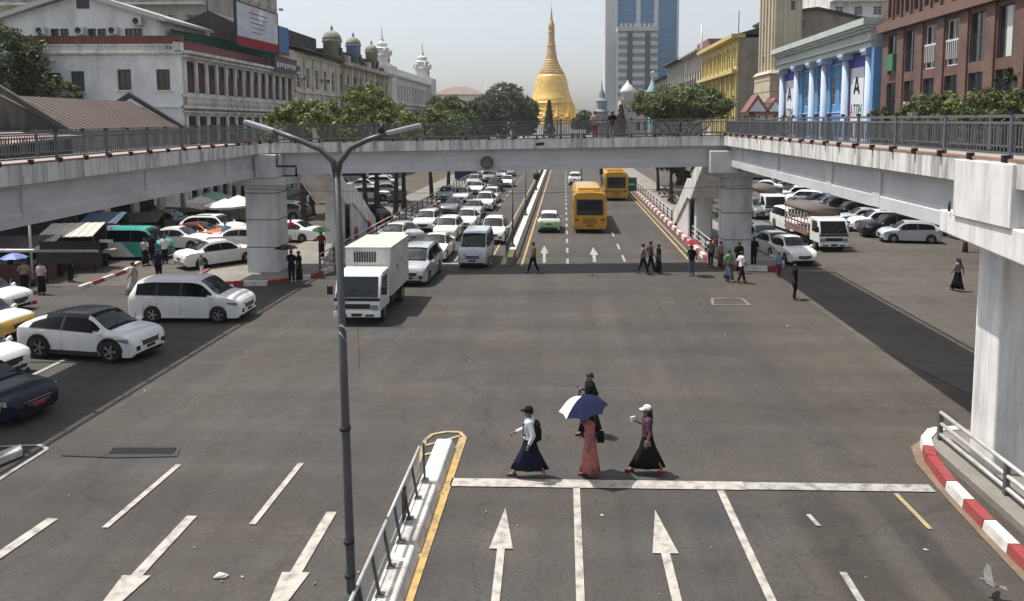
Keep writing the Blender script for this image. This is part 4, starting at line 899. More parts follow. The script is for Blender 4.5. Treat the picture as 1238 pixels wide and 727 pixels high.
def body_mesh(pose, hands):
    st, arms = pose['stride'], pose['arms']
    me = bpy.data.meshes.new('person_body'); V = []; E = []; RR = []
    def v(p, r, par=None):
        V.append(p); RR.append(r); i = len(V) - 1
        if par is not None: E.append((par, i))
        return i
    pel = v((0, 0, .93), (.105, .13)); spn = v((.01, 0, 1.10), (.095, .115), pel); ch = v((.0, 0, 1.28), (.105, .14), spn)
    nk = v((.015, 0, 1.40), (.052, .052), ch); h0 = v((.03, 0, 1.475), (.066, .060), nk); h1 = v((.03, 0, 1.55), (.092, .074), h0); v((.02, 0, 1.615), (.066, .058), h1)
    if hands:
        ns = v((.118, 0, 1.535), (.014, .012), h1)
    for s in (-1, 1):
        a = arms[0 if s < 0 else 1]
        sh = v((-.005, s * .165, 1.345), .055, ch); el = v(a[0], .040, sh); wr = v(a[1], .027, el)
        d = (Vector(a[1]) - Vector(a[0])).normalized(); pm = v(tuple(Vector(a[1]) + d * .07), (.036, .018), wr)
        if hands:
            up = Vector((0, 0, 1)); side = d.cross(up); side = side.normalized() if side.length > .1 else Vector((1, 0, 0)); b_ = side.cross(d).normalized()
            base = Vector(a[1]) + d * .075
            for k, ln in enumerate((.068, .078, .072, .056)):
                q = base + b_ * (.024 - k * .016); f1 = v(tuple(q + d * ln * .55 - side * s * .004), .0085, pm); v(tuple(q + d * ln * .9 + side * s * .018), .007, f1)
            th = Vector(a[1]) + d * .03 + b_ * .032; t1 = v(tuple(th), .010, wr); v(tuple(th + d * .04 + b_ * .018), .0085, t1)
    for s, f in ((-1, st), (1, -st)):
        hp = v((0, s * .09, .87), .088, pel); kz = .47; kx = f * .52 + (.05 if f < 0 else .03)
        kn = v((kx, s * .085, kz + (.015 if abs(f) > .1 else 0)), .056, hp); an = v((f, s * .08, .085 + (.05 if f < -.1 else 0)), .036, kn); hl = v((f + .05, s * .08, .04 + (.03 if f < -.1 else 0)), (.032, .036), an); v((f + .16, s * .085, .028), (.018, .036), hl)
    me.from_pydata(V, E, []); o = bpy.data.objects.new('tmp', me); COL.objects.link(o)
    sk = o.modifiers.new('skin', 'SKIN'); sk.use_smooth_shade = True; sb = o.modifiers.new('sub', 'SUBSURF'); sb.levels = 1; sb.render_levels = 1
    if not me.skin_vertices:
        bm = bmesh.new(); bm.from_mesh(me); bm.verts.layers.skin.verify(); bm.to_mesh(me); bm.free()
    for i, s_ in enumerate(me.skin_vertices[0].data):
        r = RR[i]; s_.radius = r if isinstance(r, tuple) else (r, r); s_.use_root = i == 0
    dg = bpy.context.evaluated_depsgraph_get(); out = bpy.data.meshes.new_from_object(o.evaluated_get(dg)); out.name = 'person'
    bpy.data.objects.remove(o); out.materials.clear(); out.materials.append(mSkin)
    out.polygons.foreach_set('use_smooth', [True] * len(out.polygons)); return out
def A(fx, out=.26, z=.78): return ((fx * .35 - .02, out * .85, 1.08), (fx, out, z + .06))
def arms(l, r):      # each: (elbow, wrist) with y positive; mirrored for the left
    m = lambda a: tuple((p[0], -p[1], p[2]) for p in a)
    return (m(l), r)
HANG = ((-.03, .235, 1.07), (.03, .235, .84)); FWD = ((-.05, .235, 1.08), (.22, .21, 1.12)); FWDL = ((.06, .23, 1.08), (.33, .17, 1.02)); SWB = ((-.13, .23, 1.09), (-.14, .24, .85)); SWF = ((.06, .23, 1.07), (.20, .22, .88)); UPR = ((.06, .22, 1.10), (.17, .13, 1.27)); PHONE = ((.02, .22, 1.10), (.22, .12, 1.22))
POSES = {
 'stand': dict(stride=.03, arms=arms(HANG, HANG)), 'walk': dict(stride=.27, arms=arms(SWB, SWF)), 'walk2': dict(stride=-.25, arms=arms(SWF, SWB)),
 'hero_man': dict(stride=.36, arms=arms(((.09, .225, 1.09), (.34, .20, .98)), ((-.10, .235, 1.08), (.0, .245, .86)))), 'hero_umb': dict(stride=.12, arms=arms(UPR, HANG)), 'hero_cap': dict(stride=.36, arms=arms(PHONE, HANG)), 'hold': dict(stride=.05, arms=arms(UPR, HANG)), 'hero_back': dict(stride=.2, arms=arms(PHONE, SWB)),
}
BODY = {}
def ring(cx, cy, z, a, b, n=20, fold=0.0, ph=0.0, nf=7): return [(cx + a * math.cos(t) * (1 + fold * math.sin(nf * t + ph)), cy + b * math.sin(t) * (1 + fold * math.sin(nf * t + ph)), z) for t in (2 * math.pi * j / n for j in range(n))]
def shirt_mesh(pose, sleeve, hem):
    t = MB()
    t.rings([ring(.0, 0, hem, .135, .175, 16, .03), ring(0, 0, (hem + 1.05) / 2, .128, .17, 16, .02), ring(.01, 0, 1.06, .122, .158, 16), ring(.005, 0, 1.2, .128, .172, 16), ring(-.003, 0, 1.32, .132, .212, 16), ring(-.003, 0, 1.385, .112, .195, 16), ring(.005, 0, 1.42, .085, .12, 16), ring(.01, 0, 1.445, .066, .072, 16)], caps=False)
    for s, a in ((-1, pose['arms'][0]), (1, pose['arms'][1])):
        e, w_ = Vector(a[0]), Vector(a[1]); s0 = Vector((-.003, s * .145, 1.352))
        if sleeve == 'short': t.tube([s0, s0.lerp(e, .5), s0.lerp(e, .85)], [.084, .072, .066], 10, False)
        else: t.tube([s0, s0.lerp(e, .6), e, e.lerp(w_, .5), e.lerp(w_, .85)], [.084, .068, .060, .050, .046], 10, False)
    return t
def longyi_mesh(pose, hem, waist=.98, flare=1.0):
    s = abs(pose['stride']); t = MB(); rs = []
    for f, a, b in ((0, .125, .165), (.15, .138 + s * .02, .178), (.4, .142 + s * .17, .176), (.7, .15 + s * .45, .165), (1, .15 + s * .74, .155)):
        rs.append(ring(-.005, 0, waist - (waist - hem) * f, a * (1 + (flare - 1) * f), b, 30, .012 + .085 * f, 1.9 * f, 8))
    rs.append(ring(-.005, 0, hem + .02, .12 + s * .68, .13, 30)); rs.append(ring(0, 0, hem + .30, .10 + s * .5, .11, 30))
    t.rings(rs, caps=False); return t
def trouser_mesh(pose):
    t = MB(); t.rings([ring(0, 0, 1.0, .118, .155, 14), ring(0, 0, .92, .125, .172, 14), ring(0, 0, .82, .118, .172, 14)], caps=True)
    for s, f in ((-1, pose['stride']), (1, -pose['stride'])):
        kx = f * .52 + (.05 if f < 0 else .03); t.tube([(0, s * .085, .90), (kx * .5, s * .088, .70), (kx, s * .085, .48), ((kx + f) / 2, s * .082, .28), (f - .005, s * .08, .10 + (.05 if f < -.1 else 0))], [.098, .094, .072, .066, .062], 10, False)
    return t
def shoe_mesh(pose):
    t = MB()
    for s, f in ((-1, pose['stride']), (1, -pose['stride'])):
        z = .03 if f < -.1 else 0
        t.rings([ring(f + .055, s * .083, z + .003, .125, .046, 12), ring(f + .055, s * .083, z + .035, .122, .044, 12), ring(f + .04, s * .083, z + .06, .07, .036, 12)])
    return t
def hair_mesh(long):
    t = MB(); rs = []
    for z, a, b, cx in ((1.465 if long else 1.515, .060, .072, -.022), (1.53, .090, .084, -.012), (1.575, .100, .084, .004), (1.62, .093, .076, .008), (1.648, .068, .055, .008), (1.660, .03, .025, .008)): rs.append(ring(cx, 0, z, a, b, 14, .03))
    t.rings(rs)
    if long: t.rings([ring(-.06, 0, 1.62, .05, .075, 10), ring(-.085, 0, 1.5, .04, .075, 10), ring(-.10, 0, 1.35, .035, .07, 10), ring(-.10, 0, 1.22, .025, .05, 10)])
    return t
def cap_mesh():
    t = MB(); t.rings([ring(.015, 0, 1.585, .112, .094, 16), ring(.012, 0, 1.63, .107, .090, 16), ring(.01, 0, 1.675, .085, .070, 16), ring(.01, 0, 1.695, .04, .035, 16)])
    t.rings([ring(.10, 0, 1.586, .105, .080, 16), ring(.10, 0, 1.600, .100, .076, 16)]); return t
MC = {}
def cached(key, fn, mat):
    if key not in MC: MC[key] = fn().mesh(key[0], mat)
    return MC[key]
def put(parent, name, me, mat):
    o = link(name, me, parent, world=False); o.material_slots[0].link = 'OBJECT'; o.material_slots[0].material = mat; return o
def person(px, py, deg, pose, label, top, bottom, kind='trousers', sleeve='short', hair='short', h=1.65, hero=False, z=0.0, pos=None, cap=None, group=None, shoes=mSandal, hem=.13):
    p = pos or at(px, py, z); po = POSES[pose]
    if (pose, hero) not in BODY: BODY[(pose, hero)] = body_mesh(po, hero)
    e = thing('person', label, 'person', (p[0], p[1], z), R(deg), group); k = h / 1.66; e.scale = (k, k, k)
    link('body', BODY[(pose, hero)], e, world=False)
    put(e, 'shirt', cached(('shirt', pose, sleeve, kind), lambda: shirt_mesh(po, sleeve, {'trousers': .86, 'dress': .95}.get(kind, .955)), top), top)
    if kind == 'trousers': put(e, 'trousers', cached(('trousers', pose), lambda: trouser_mesh(po), bottom), bottom)
    else: put(e, 'longyi' if kind == 'longyi' else 'skirt', cached(('longyi', pose, hem), lambda: longyi_mesh(po, hem), bottom), bottom)
    put(e, 'shoes', cached(('shoes', pose), lambda: shoe_mesh(po), shoes), shoes)
    put(e, 'hair', cached(('hair', hair), lambda: hair_mesh(hair == 'long'), mHair), mHair)
    if cap: put(e, 'cap', cached(('cap',), cap_mesh, cap), cap)
    if hero:
        for s in (-1, 1):
            t = MB().lathe([(.0, -.009), (.008, -.005), (.010, 0), (.008, .005), (0, .009)], (.108, s * .03, 1.557), 8); put(e, 'eye', t.mesh('eye', mDark), mDark)
            t = MB().lathe([(.004, -.03), (.016, -.02), (.02, 0), (.018, .02), (.006, .03)], (.02, s * .078, 1.54), 8, 1, .6); put(e, 'ear', t.mesh('ear', mSkin), mSkin)
        t = MB().obox((.105, -.022, 1.500), (.105, .022, 1.500), .012, .012); put(e, 'mouth', t.mesh('mouth', CBu), CBu)
    return e
def umbrella(label, pos, r, cols, tilt=(0, 0), drop=.30, shaft=.75, n=8, group=None):
    u = thing('umbrella', label, 'umbrella', pos, 0, group); u.rotation_euler = (tilt[0], tilt[1], 0)
    for k in range(n):
        t = MB(); rows = []
        for f in (0.02, .3, .55, .8, 1.0):
            row = []
            for j in range(5):
                a = 2 * math.pi * (k + j / 4) / n; bow = 1 - (.05 + .07 * f) * math.sin(math.pi * j / 4) * f
                row.append((r * f * bow * math.cos(a), r * f * bow * math.sin(a), -drop * f ** 1.8 + (.0 if f < 1 else .025 * math.sin(math.pi * j / 4))))
            rows.append(row)
        o = len(t.v); t.v += [p for rw in rows for p in rw]
        for i in range(4):
            for j in range(4): t.f.append((i * 5 + j, i * 5 + j + 1, (i + 1) * 5 + j + 1, (i + 1) * 5 + j)); t.sm.append(True)
        t.build('canopy_panel', cols[k % len(cols)], u, fix=False, world=False)
    t = MB()
    for k in range(n):
        a = 2 * math.pi * k / n; t.tube([(r * f * math.cos(a), r * f * math.sin(a), -drop * f ** 1.8 - .012) for f in (.02, .5, 1)], .006, 4)
    t.build('ribs', mDark, u, world=False)
    MB().tube([(0, 0, .07), (0, 0, -shaft)], .009, 6).build('shaft', mChrome, u, world=False)
    MB().tube([(0, 0, -shaft + .02), (0, 0, -shaft - .1)], .016, 6).build('handle', mDark, u, world=False)
    return u
# --- four people crossing in front
a_ = at(640, 577)
person(0, 0, 180, 'hero_man', 'man in black cap and pale striped shirt striding left across the stop line', CSt, CN, 'longyi', 'long', h=1.67, hero=True, pos=a_, cap=CB, shoes=mSandal, hem=.20)
bp = thing('backpack', 'black backpack on the striding man in the striped shirt', 'backpack', (a_.x + .17, a_.y, 1.12), 0)
MB().rings([ring(0, 0, z, a, b, 14) for z, a, b in ((-.24, .05, .11), (-.2, .085, .145), (0, .10, .155), (.16, .085, .14), (.23, .05, .10))]).build('bag', CB, bp, world=False)
MB().rings([ring(.085, 0, z, .03, b, 12) for z, b in ((-.2, .09), (-.16, .11), (-.02, .11), (.02, .09))]).build('pocket', CB, bp, world=False)
for s in (-1, 1): MB().tube([(-.04, s * .1, .18), (-.15, s * .11, .31), (-.31, s * .11, .17), (-.30, s * .12, -.05), (-.10, s * .13, -.18)], .018, 6).build('strap', CB, bp, world=False)
b_ = at(713, 576)
person(0, 0, 180, 'hero_umb', 'woman in long pink print dress walking under a navy umbrella', CP, CP, 'dress', 'short', 'long', h=1.60, hero=True, pos=b_, hem=.12)
NV = M('umbrella_navy', (.015, .020, .048), .95, .08, 5, spec=.08); UW = M('umbrella_white', (.62, .62, .64), .9, .05, 5, spec=.1)
umbrella('navy umbrella with white panels held over the woman in pink', (b_.x - .20, b_.y - .02, 1.93), .58, [NV, NV, NV, UW, UW, NV, NV, NV], tilt=(.10, -.16), drop=.30, shaft=.62)
hb = thing('handbag', 'black handbag hanging behind the woman in pink', 'handbag', (b_.x + .24, b_.y - .10, 1.02))
MB().hexa([(-.09, -.05, -.15), (.09, -.05, -.15), (.09, .05, -.15), (-.09, .05, -.15)], [(-.075, -.035, .12), (.075, -.035, .12), (.075, .035, .12), (-.075, .035, .12)]).build('bag', CB, hb, world=False, bevel=.015)
MB().tube([(-.06, 0, .12), (-.10, .0, .28), (-.22, .04, .38)], .010, 5).build('strap', CB, hb, world=False)
c_ = at(782, 572)
person(0, 0, 180, 'hero_cap', 'woman in white cap and dark purple blouse striding left in a black skirt', CPu, CB, 'longyi', 'short', 'long', h=1.62, hero=True, pos=c_, cap=CW, shoes=CBu, hem=.16)
t = MB().hexa([(-.06, -.04, -.07), (.05, -.03, -.07), (.06, .04, -.05), (-.05, .04, -.06)], [(-.05, -.03, .06), (.06, -.02, .08), (.05, .03, .07), (-.06, .03, .05)])
o = t.build('paper_packet', CW, bevel=.01); o.location = (c_.x - .33, c_.y + .12, 1.26); tag(o, 'white paper packet in the hand of the woman in the white cap', 'packet')
o = MB().hexa([(-.08, -.03, -.05), (.08, -.03, -.05), (.08, .03, -.05), (-.08, .03, -.05)], [(-.06, -.02, .08), (.07, -.02, .07), (.07, .02, .07), (-.06, .02, .08)]).build('small_pouch', CG, bevel=.01); o.location = (c_.x - .02, c_.y - .22, .80); tag(o, 'small grey pouch against the skirt of the woman in the white cap', 'pouch')
d_ = at(713, 526)
person(0, 0, 195, 'hero_back', 'man in dark shirt walking beyond the navy umbrella', CB, CN, 'longyi', 'short', h=1.70, hero=True, pos=d_)
o = MB().hexa([(-.07, -.10, -.08), (.05, -.10, -.08), (.05, .06, -.08), (-.07, .06, -.08)], [(-.04, -.09, .07), (.04, -.09, .08), (.02, .06, .07), (-.04, .05, .06)]).build('white_bundle', CG); o.location = (d_.x - .26, d_.y - .02, 1.22); tag(o, 'pale bundle carried by the man beyond the navy umbrella', 'bundle')
# --- the others
CROWD = 'people waiting at the foot of the far right pier'
person(645, 330, 190, 'walk', 'man in olive shirt with bag walking left near the end of the far median', CO, CB, h=1.72)
person(777, 331, 0, 'walk', 'man in grey shirt walking right first of three at the far crossing', CG, CN, h=1.68, group='three people crossing together')
person(786, 329, 10, 'walk2', 'man in brown shirt walking second of three at the far crossing', CBr, CB, h=1.74, group='three people crossing together')
person(796, 331, 0, 'stand', 'person in all black clothes last of three at the far crossing', CB, CB, 'longyi', h=1.66, group='three people crossing together')
q = at(836, 333); person(0, 0, -100, 'hold', 'person in dark clothes under a red umbrella beside the kerb', CB, CDb, pos=q)
umbrella('red umbrella beside the red and white kerb of the far corner', (q.x + .02, q.y - .1, 1.98), .5, [CR_, CBu], drop=.22, shaft=.7)
person(867, 316, -120, 'stand', 'woman in burgundy top waiting behind the kerb rail', CBu, CG, 'longyi', h=1.6, group=CROWD, hair='long')
person(859, 322, -90, 'stand', 'person in grey waiting at the end of the guard rail', CG, CN, h=1.55, group=CROWD)
person(881, 340, -60, 'walk', 'woman in olive top and blue longyi stepping off the far corner', CGr, CDb, 'longyi', h=1.66, group=CROWD)
person(893, 330, -80, 'stand', 'tall man in black against the far right pier', CB, CB, h=1.75, group=CROWD)
person(896, 342, 20, 'walk2', 'man in white shirt and dark trousers stepping down from the kerb', CW, CB, h=1.66, group=CROWD)
person(871, 325, -45, 'stand', 'person in tan top in the crowd by the pier', CT, CBr, 'longyi', h=1.58, group=CROWD)
person(911, 322, 90, 'stand', 'person in black with a white bag right of the far pier', CB, CB, h=1.72)
person(941, 335, -70, 'stand', 'person in pale blue shirt seated low on the far right kerb', CBl, CBu, h=1.35)
person(960, 362, -30, 'stand', 'man in black with white trim standing at the edge of the bridge shadow', CB, CB, h=1.68)
person(1157, 352, 120, 'walk', 'woman in grey top and long black skirt crossing the right road', CG, CB, 'longyi', h=1.66, hair='long')
q = at(30, 354); person(0, 0, -60, 'hold', 'vendor in pale shirt under a blue umbrella at the left edge', CT, CB, 'longyi', pos=q, h=1.6)
umbrella('lilac blue umbrella over the vendor at the left edge', (q.x - .45, q.y, 1.95), .62, [M('umbrella_blue', (.16, .22, .46), .6, .08, 5), M('umbrella_blue_dark', (.12, .17, .38), .6, .08, 5)], drop=.25, shaft=.8)
person(51, 356, -90, 'stand', 'woman in cream blouse and black skirt at the left kerb', CDr, CB, 'longyi', h=1.62, hair='long')
person(85, 341, 60, 'stand', 'person in black standing below the hanging traffic board', CB, CB, h=1.74)
person(162, 356, 200, 'walk', 'woman in pale print dress walking past the white people carrier', CDr, CDr, 'dress', h=1.6)
person(192, 340, 90, 'stand', 'man with dark backpack seen from behind above the people carrier', CN, CB, h=1.68)
person(176, 321, 100, 'walk', 'woman in grey walking beside the teal van', CDr, CB, 'longyi', h=1.6, group='pair walking past the teal van')
person(184, 317, 100, 'walk2', 'man in navy walking beside the teal van', CN, CB, h=1.68, group='pair walking past the teal van')
person(200, 319, -90, 'stand', 'man in white shirt and dark trousers near the parked sedan', CW, CN, h=1.7)
person(273, 297, -90, 'stand', 'person in sky blue shirt between the white crossover and the left pier', CBl, CG, h=1.6)
person(244, 335, 0, 'stand', 'small figure in grey behind the roof of the people carrier', CG, CW, h=1.2)
q = at(353, 341, .14); person(0, 0, -90, 'hold', 'person in black under a black umbrella on the left corner pavement', CB, CB, pos=q, z=.14); person(362, 341, 180, 'stand', 'person in black beside the black umbrella on the left corner pavement', CB, CN, 'longyi', h=1.6, z=.14)
umbrella('black umbrella on the left corner pavement', (q.x - .2, q.y - .1, 2.08), .6, [CB], drop=.2, shaft=.7)
q = at(389, 313, .14); person(0, 0, -90, 'hold', 'person in dark red under a green umbrella below the stairs', CBu, CB, 'longyi', pos=q, z=.14)
umbrella('pale green umbrella below the left staircase', (q.x, q.y - .1, 2.1), .62, [CGr, M('umbrella_green', (.20, .36, .19), .6, .1, 5)], drop=.28, shaft=.7)
person(352, 293, -90, 'walk', 'woman in red top walking between pier and staircase', CR_, CT, 'longyi', h=1.62)
for px, col, bt, lb in ((719, CT, CBu, 'person in tan standing on the far span in front of the stupa side'), (740, CB, CG, 'person in black leaning on the railing of the far span')):
    X = (px - 682) * 42.8 / 900; zz = 7.4 - .03; person(0, 0, 90, 'stand', lb, col, bt, h=1.68, pos=(X, 42.9), z=zz - .10, group='people on the far span')
# pigeon with spread wings
pg = thing('pigeon', 'grey pigeon flapping low over the road at the lower right', 'bird', at(1195, 705, .25)); pg.rotation_euler = (0, R(-8), R(160)); pg.scale = (.85, .85, .8)
mPig = M('pigeon_grey', (.14, .14, .15), .7, .25, 30); mPigL = M('pigeon_pale', (.17, .17, .17), .7, .2, 25)
t = MB(); t.rings([[(x, r * math.cos(2 * math.pi * j / 10), z + r * math.sin(2 * math.pi * j / 10)) for j in range(10)] for x, r, z in ((-.20, .012, 0), (-.15, .035, 0), (-.06, .055, 0), (.03, .055, .01), (.08, .035, .03), (.11, .026, .045), (.14, .026, .05), (.165, .010, .045), (.185, .003, .04))]); t.build('body', mPig, pg, world=False)
t = MB().hexa([(-.33, -.07, -.005), (-.15, -.02, -.005), (-.15, .02, -.005), (-.33, .07, -.005)], [(-.33, -.07, .004), (-.15, -.02, .006), (-.15, .02, .006), (-.33, .07, .004)]); t.build('tail', mPigL, pg, world=False)
for s, up in ((-1, .22), (1, .10)):
    t = MB(); pts = [(.07, .03, .03), (.09, .16, .03 + up * .4), (.03, .32, .03 + up), (-.05, .30, .02 + up * .9), (-.08, .17, .02 + up * .35), (-.09, .03, .02)]
    t.add([(x, s * y, z) for x, y, z in pts] + [(x, s * y, z + .008) for x, y, z in pts], [(0, 1, 4, 5), (1, 2, 3, 4), (6, 11, 10, 7), (7, 10, 9, 8)] + [(i, (i + 1) % 6, 6 + (i + 1) % 6, 6 + i) for i in range(6)]); t.build('wing', mPigL, pg, world=False)
o = MB().hexa([(-.13, -.07, 0), (.1, -.06, 0), (.14, .05, 0), (-.08, .08, 0)], [(-.08, -.04, .05), (.07, -.05, .07), (.08, .03, .04), (-.05, .05, .06)]).build('crumpled_paper', CW, bevel=.01); p = at(267, 697); o.location = p; tag(o, 'crumpled white paper on the road at the lower left', 'litter')
# ------------------------------------------------------------------ buildings
def plaster(name, col, stain=(.16, .14, .12), amt=.5, sc_=.5, vst=.35): return M(name, col, .85, .07, .6, .1, dirt=stain, dirt_amt=amt, dirt_scale=sc_, dirt_stretch=(1, 1, vst), coords='Pos')
mWhiteWash = plaster('whitewash', (.80, .80, .78), (.28, .27, .25), .5); mWhiteOld = plaster('old_white_plaster', (.70, .68, .63), (.14, .12, .10), .75, .9)
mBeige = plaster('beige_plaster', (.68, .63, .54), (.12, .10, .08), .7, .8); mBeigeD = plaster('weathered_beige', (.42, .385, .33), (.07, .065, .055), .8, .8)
mStoneW = plaster('pale_stone', (.70, .70, .68), (.24, .23, .22), .5, .6); mTin = M('rusty_tin', (.098, .068, .057), .75, .15, .5, 0, dirt=(.07, .05, .045), dirt_amt=.6, dirt_scale=.9, dirt_stretch=(.2, 1, 1), coords='Pos')
mTinRed = M('red_tin_fence', (.14, .045, .045), .7, .2, 2, coords='Pos'); mGreenS = M('green_sheeting', (.02, .10, .055), .7, .15, 1, coords='Pos'); mDarkRoof = M('dark_roof', (.05, .046, .044), .85, .25, .8, coords='Pos'); mTinPale = M('pale_tin', (.42, .43, .44), .5, .15, .8, dirt=(.2, .16, .13), dirt_amt=.4, coords='Pos')
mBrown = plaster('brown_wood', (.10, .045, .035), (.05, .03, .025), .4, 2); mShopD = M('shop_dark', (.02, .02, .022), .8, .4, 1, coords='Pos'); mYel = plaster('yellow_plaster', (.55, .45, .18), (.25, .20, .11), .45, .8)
mYelG = plaster('grey_brown_render', (.29, .26, .22), (.13, .115, .10), .7, .7); mCream = plaster('cream_render', (.48, .42, .31), (.30, .24, .17), .5, .5); mGold = M('gold_leaf', (.74, .50, .14), .45, .22, .5, .3, metal=.4, dirt=(.46, .29, .08), dirt_amt=.6, dirt_scale=.25, dirt_stretch=(1, 1, 3), coords='Pos')
mGoldD = M('gold_weathered', (.48, .33, .15), .55, .2, .8, .2, metal=.3, coords='Pos'); mBlueW = plaster('blue_wall', (.10, .26, .50), (.08, .19, .38), .3); mBlueL = plaster('pale_blue_column', (.44, .53, .66), (.30, .36, .48), .35, .8); mCornice = plaster('grey_green_cornice', (.44, .49, .46), (.27, .29, .28), .4)
mBlueP = M('banner_blue', (.06, .08, .36), .6, .1, 2, coords='Pos'); mPane = M('window_glass', (.02, .024, .028), .06, .2, .5, spec=.8, coords='Pos'); mPaneB = M('curtain_wall_blue', (.045, .15, .29), .15, .12, .06, spec=.8, coords='Pos'); mFrameW = M('window_frame_white', (.58, .58, .56), .6, .06, 3); mFrameB = M('window_frame_brown', (.12, .045, .035), .7, .15, 3); mFrameD = M('window_frame_dark', (.05, .055, .06), .6, .1, 3)
mShut = M('shutter_teal_grey', (.06, .085, .10), .7, .1, 3); mSpan = plaster('orange_spandrel', (.27, .145, .10), (.19, .10, .075), .4, 1)
def brickmat():
    m = bpy.data.materials.new('brown_brick'); m.use_nodes = True; n = m.node_tree.nodes; l = m.node_tree.links; b = n['Principled BSDF']; b.inputs['Roughness'].default_value = .85
    g = n.new('ShaderNodeNewGeometry'); sx = n.new('ShaderNodeSeparateXYZ'); l.new(g.outputs['Position'], sx.inputs[0]); ad = n.new('ShaderNodeMath'); l.new(sx.outputs['X'], ad.inputs[0]); l.new(sx.outputs['Y'], ad.inputs[1])
    cb = n.new('ShaderNodeCombineXYZ'); l.new(ad.outputs[0], cb.inputs[0]); l.new(sx.outputs['Z'], cb.inputs[1])
    br = n.new('ShaderNodeTexBrick'); br.inputs['Scale'].default_value = 1; br.inputs['Brick Width'].default_value = .26; br.inputs['Row Height'].default_value = .09; br.inputs['Mortar Size'].default_value = .010
    br.inputs['Color1'].default_value = (.155, .078, .060, 1); br.inputs['Color2'].default_value = (.105, .054, .044, 1); br.inputs['Mortar'].default_value = (.15, .11, .095, 1); l.new(cb.outputs[0], br.inputs[0])
    t = n.new('ShaderNodeTexNoise'); t.inputs['Scale'].default_value = .5; t.inputs['Detail'].default_value = 6; l.new(g.outputs['Position'], t.inputs[0]); mr = n.new('ShaderNodeMapRange'); mr.inputs[1].default_value = .3; mr.inputs[2].default_value = .7; mr.inputs[3].default_value = .75; mr.inputs[4].default_value = 1.3; l.new(t.outputs[0], mr.inputs[0])
    s = n.new('ShaderNodeVectorMath'); s.operation = 'SCALE'; l.new(br.outputs['Color'], s.inputs[0]); l.new(mr.outputs[0], s.inputs['Scale']); l.new(s.outputs[0], b.inputs['Base Color']); return m
mBrick = brickmat()
Zv = Vector((0, 0, 1))
class Face:
    """a wall plane: origin o (at its lower left seen from outside), direction u; n points out"""
    def __init__(s, o, u): s.o = Vector(o); s.u = Vector(u).normalized(); s.n = s.u.cross(Zv); s.rz = math.atan2(s.u.y, s.u.x)
    def p(s, a, b, d=0.0): return s.o + s.u * a + Zv * b + s.n * d
    def box(s, t, a0, a1, b0, b1, d0, d1):
        return t.hexa([s.p(a0, b0, d1), s.p(a1, b0, d1), s.p(a1, b0, d0), s.p(a0, b0, d0)], [s.p(a0, b1, d1), s.p(a1, b1, d1), s.p(a1, b1, d0), s.p(a0, b1, d0)])
    def part(s, th, name, mat, *boxes, **k):
        t = MB()
        for b in boxes: s.box(t, *b)
        return t.build(name, mat, th, **k)
WC = {}
def win_mesh(w_, h, style):
    key = (round(w_, 2), round(h, 2), style)
    if key in WC: return WC[key]
    fr_, cols, rows, mf_, mp, arch = WSTY[style]; t = MB(); d0, d1 = -.03, .05
    B = lambda x0, x1, z0, z1, a=d0, b=d1: t.box(x0, x1, a, b, z0, z1)
    B(0, fr_, 0, h); B(w_ - fr_, w_, 0, h); B(fr_, w_ - fr_, 0, fr_); B(fr_, w_ - fr_, h - fr_, h)
    for c in range(1, cols): x = w_ * c / cols; B(x - fr_ * .35, x + fr_ * .35, fr_, h - fr_, -.02, .04)
    for r_ in range(1, rows): z = h * r_ / rows; B(fr_, w_ - fr_, z - fr_ * .35, z + fr_ * .35, -.015, .035)
    if arch:
        n = 8; cx = w_ / 2; rr = w_ / 2 - .02; zc = h - rr - .02
        for s in (-1, 1):
            pts = [(cx + s * rr, h - .01), (cx, h - .01)] + [(cx + s * rr * math.sin(math.pi / 2 * k / n), zc + rr * math.cos(math.pi / 2 * k / n)) for k in range(n + 1)]
            t.prism(pts if s > 0 else pts[::-1], -.05, .03)
    f = t.mesh('window', mf_); t = MB(); t.box(fr_ * .5, w_ - fr_ * .5, .02, .03, fr_ * .5, h - fr_ * .5); WC[key] = (f, t.mesh('pane', mp)); return WC[key]
WSTY = {'white': (.09, 2, 3, mFrameW, mPane, False), 'dark': (.07, 2, 2, mFrameD, mPane, False), 'brown': (.12, 2, 2, mFrameB, mPane, False), 'shutter': (.08, 2, 1, mFrameD, mShut, False), 'arch': (.10, 1, 2, mFrameB, mPane, True), 'plain': (.06, 1, 1, mFrameD, mPane, False), 'tall': (.10, 2, 2, mFrameW, mPane, False), 'yellow': (.10, 1, 3, mYel, mPane, False), 'brownp': (.10, 3, 1, mFrameB, mBrown, True), 'strip': (.12, 3, 1, mFrameW, mPane, False), 'blue': (.25, 3, 1, mFrameW, mPaneB, False), 'small': (.14, 1, 1, mFrameW, mPane, False)}
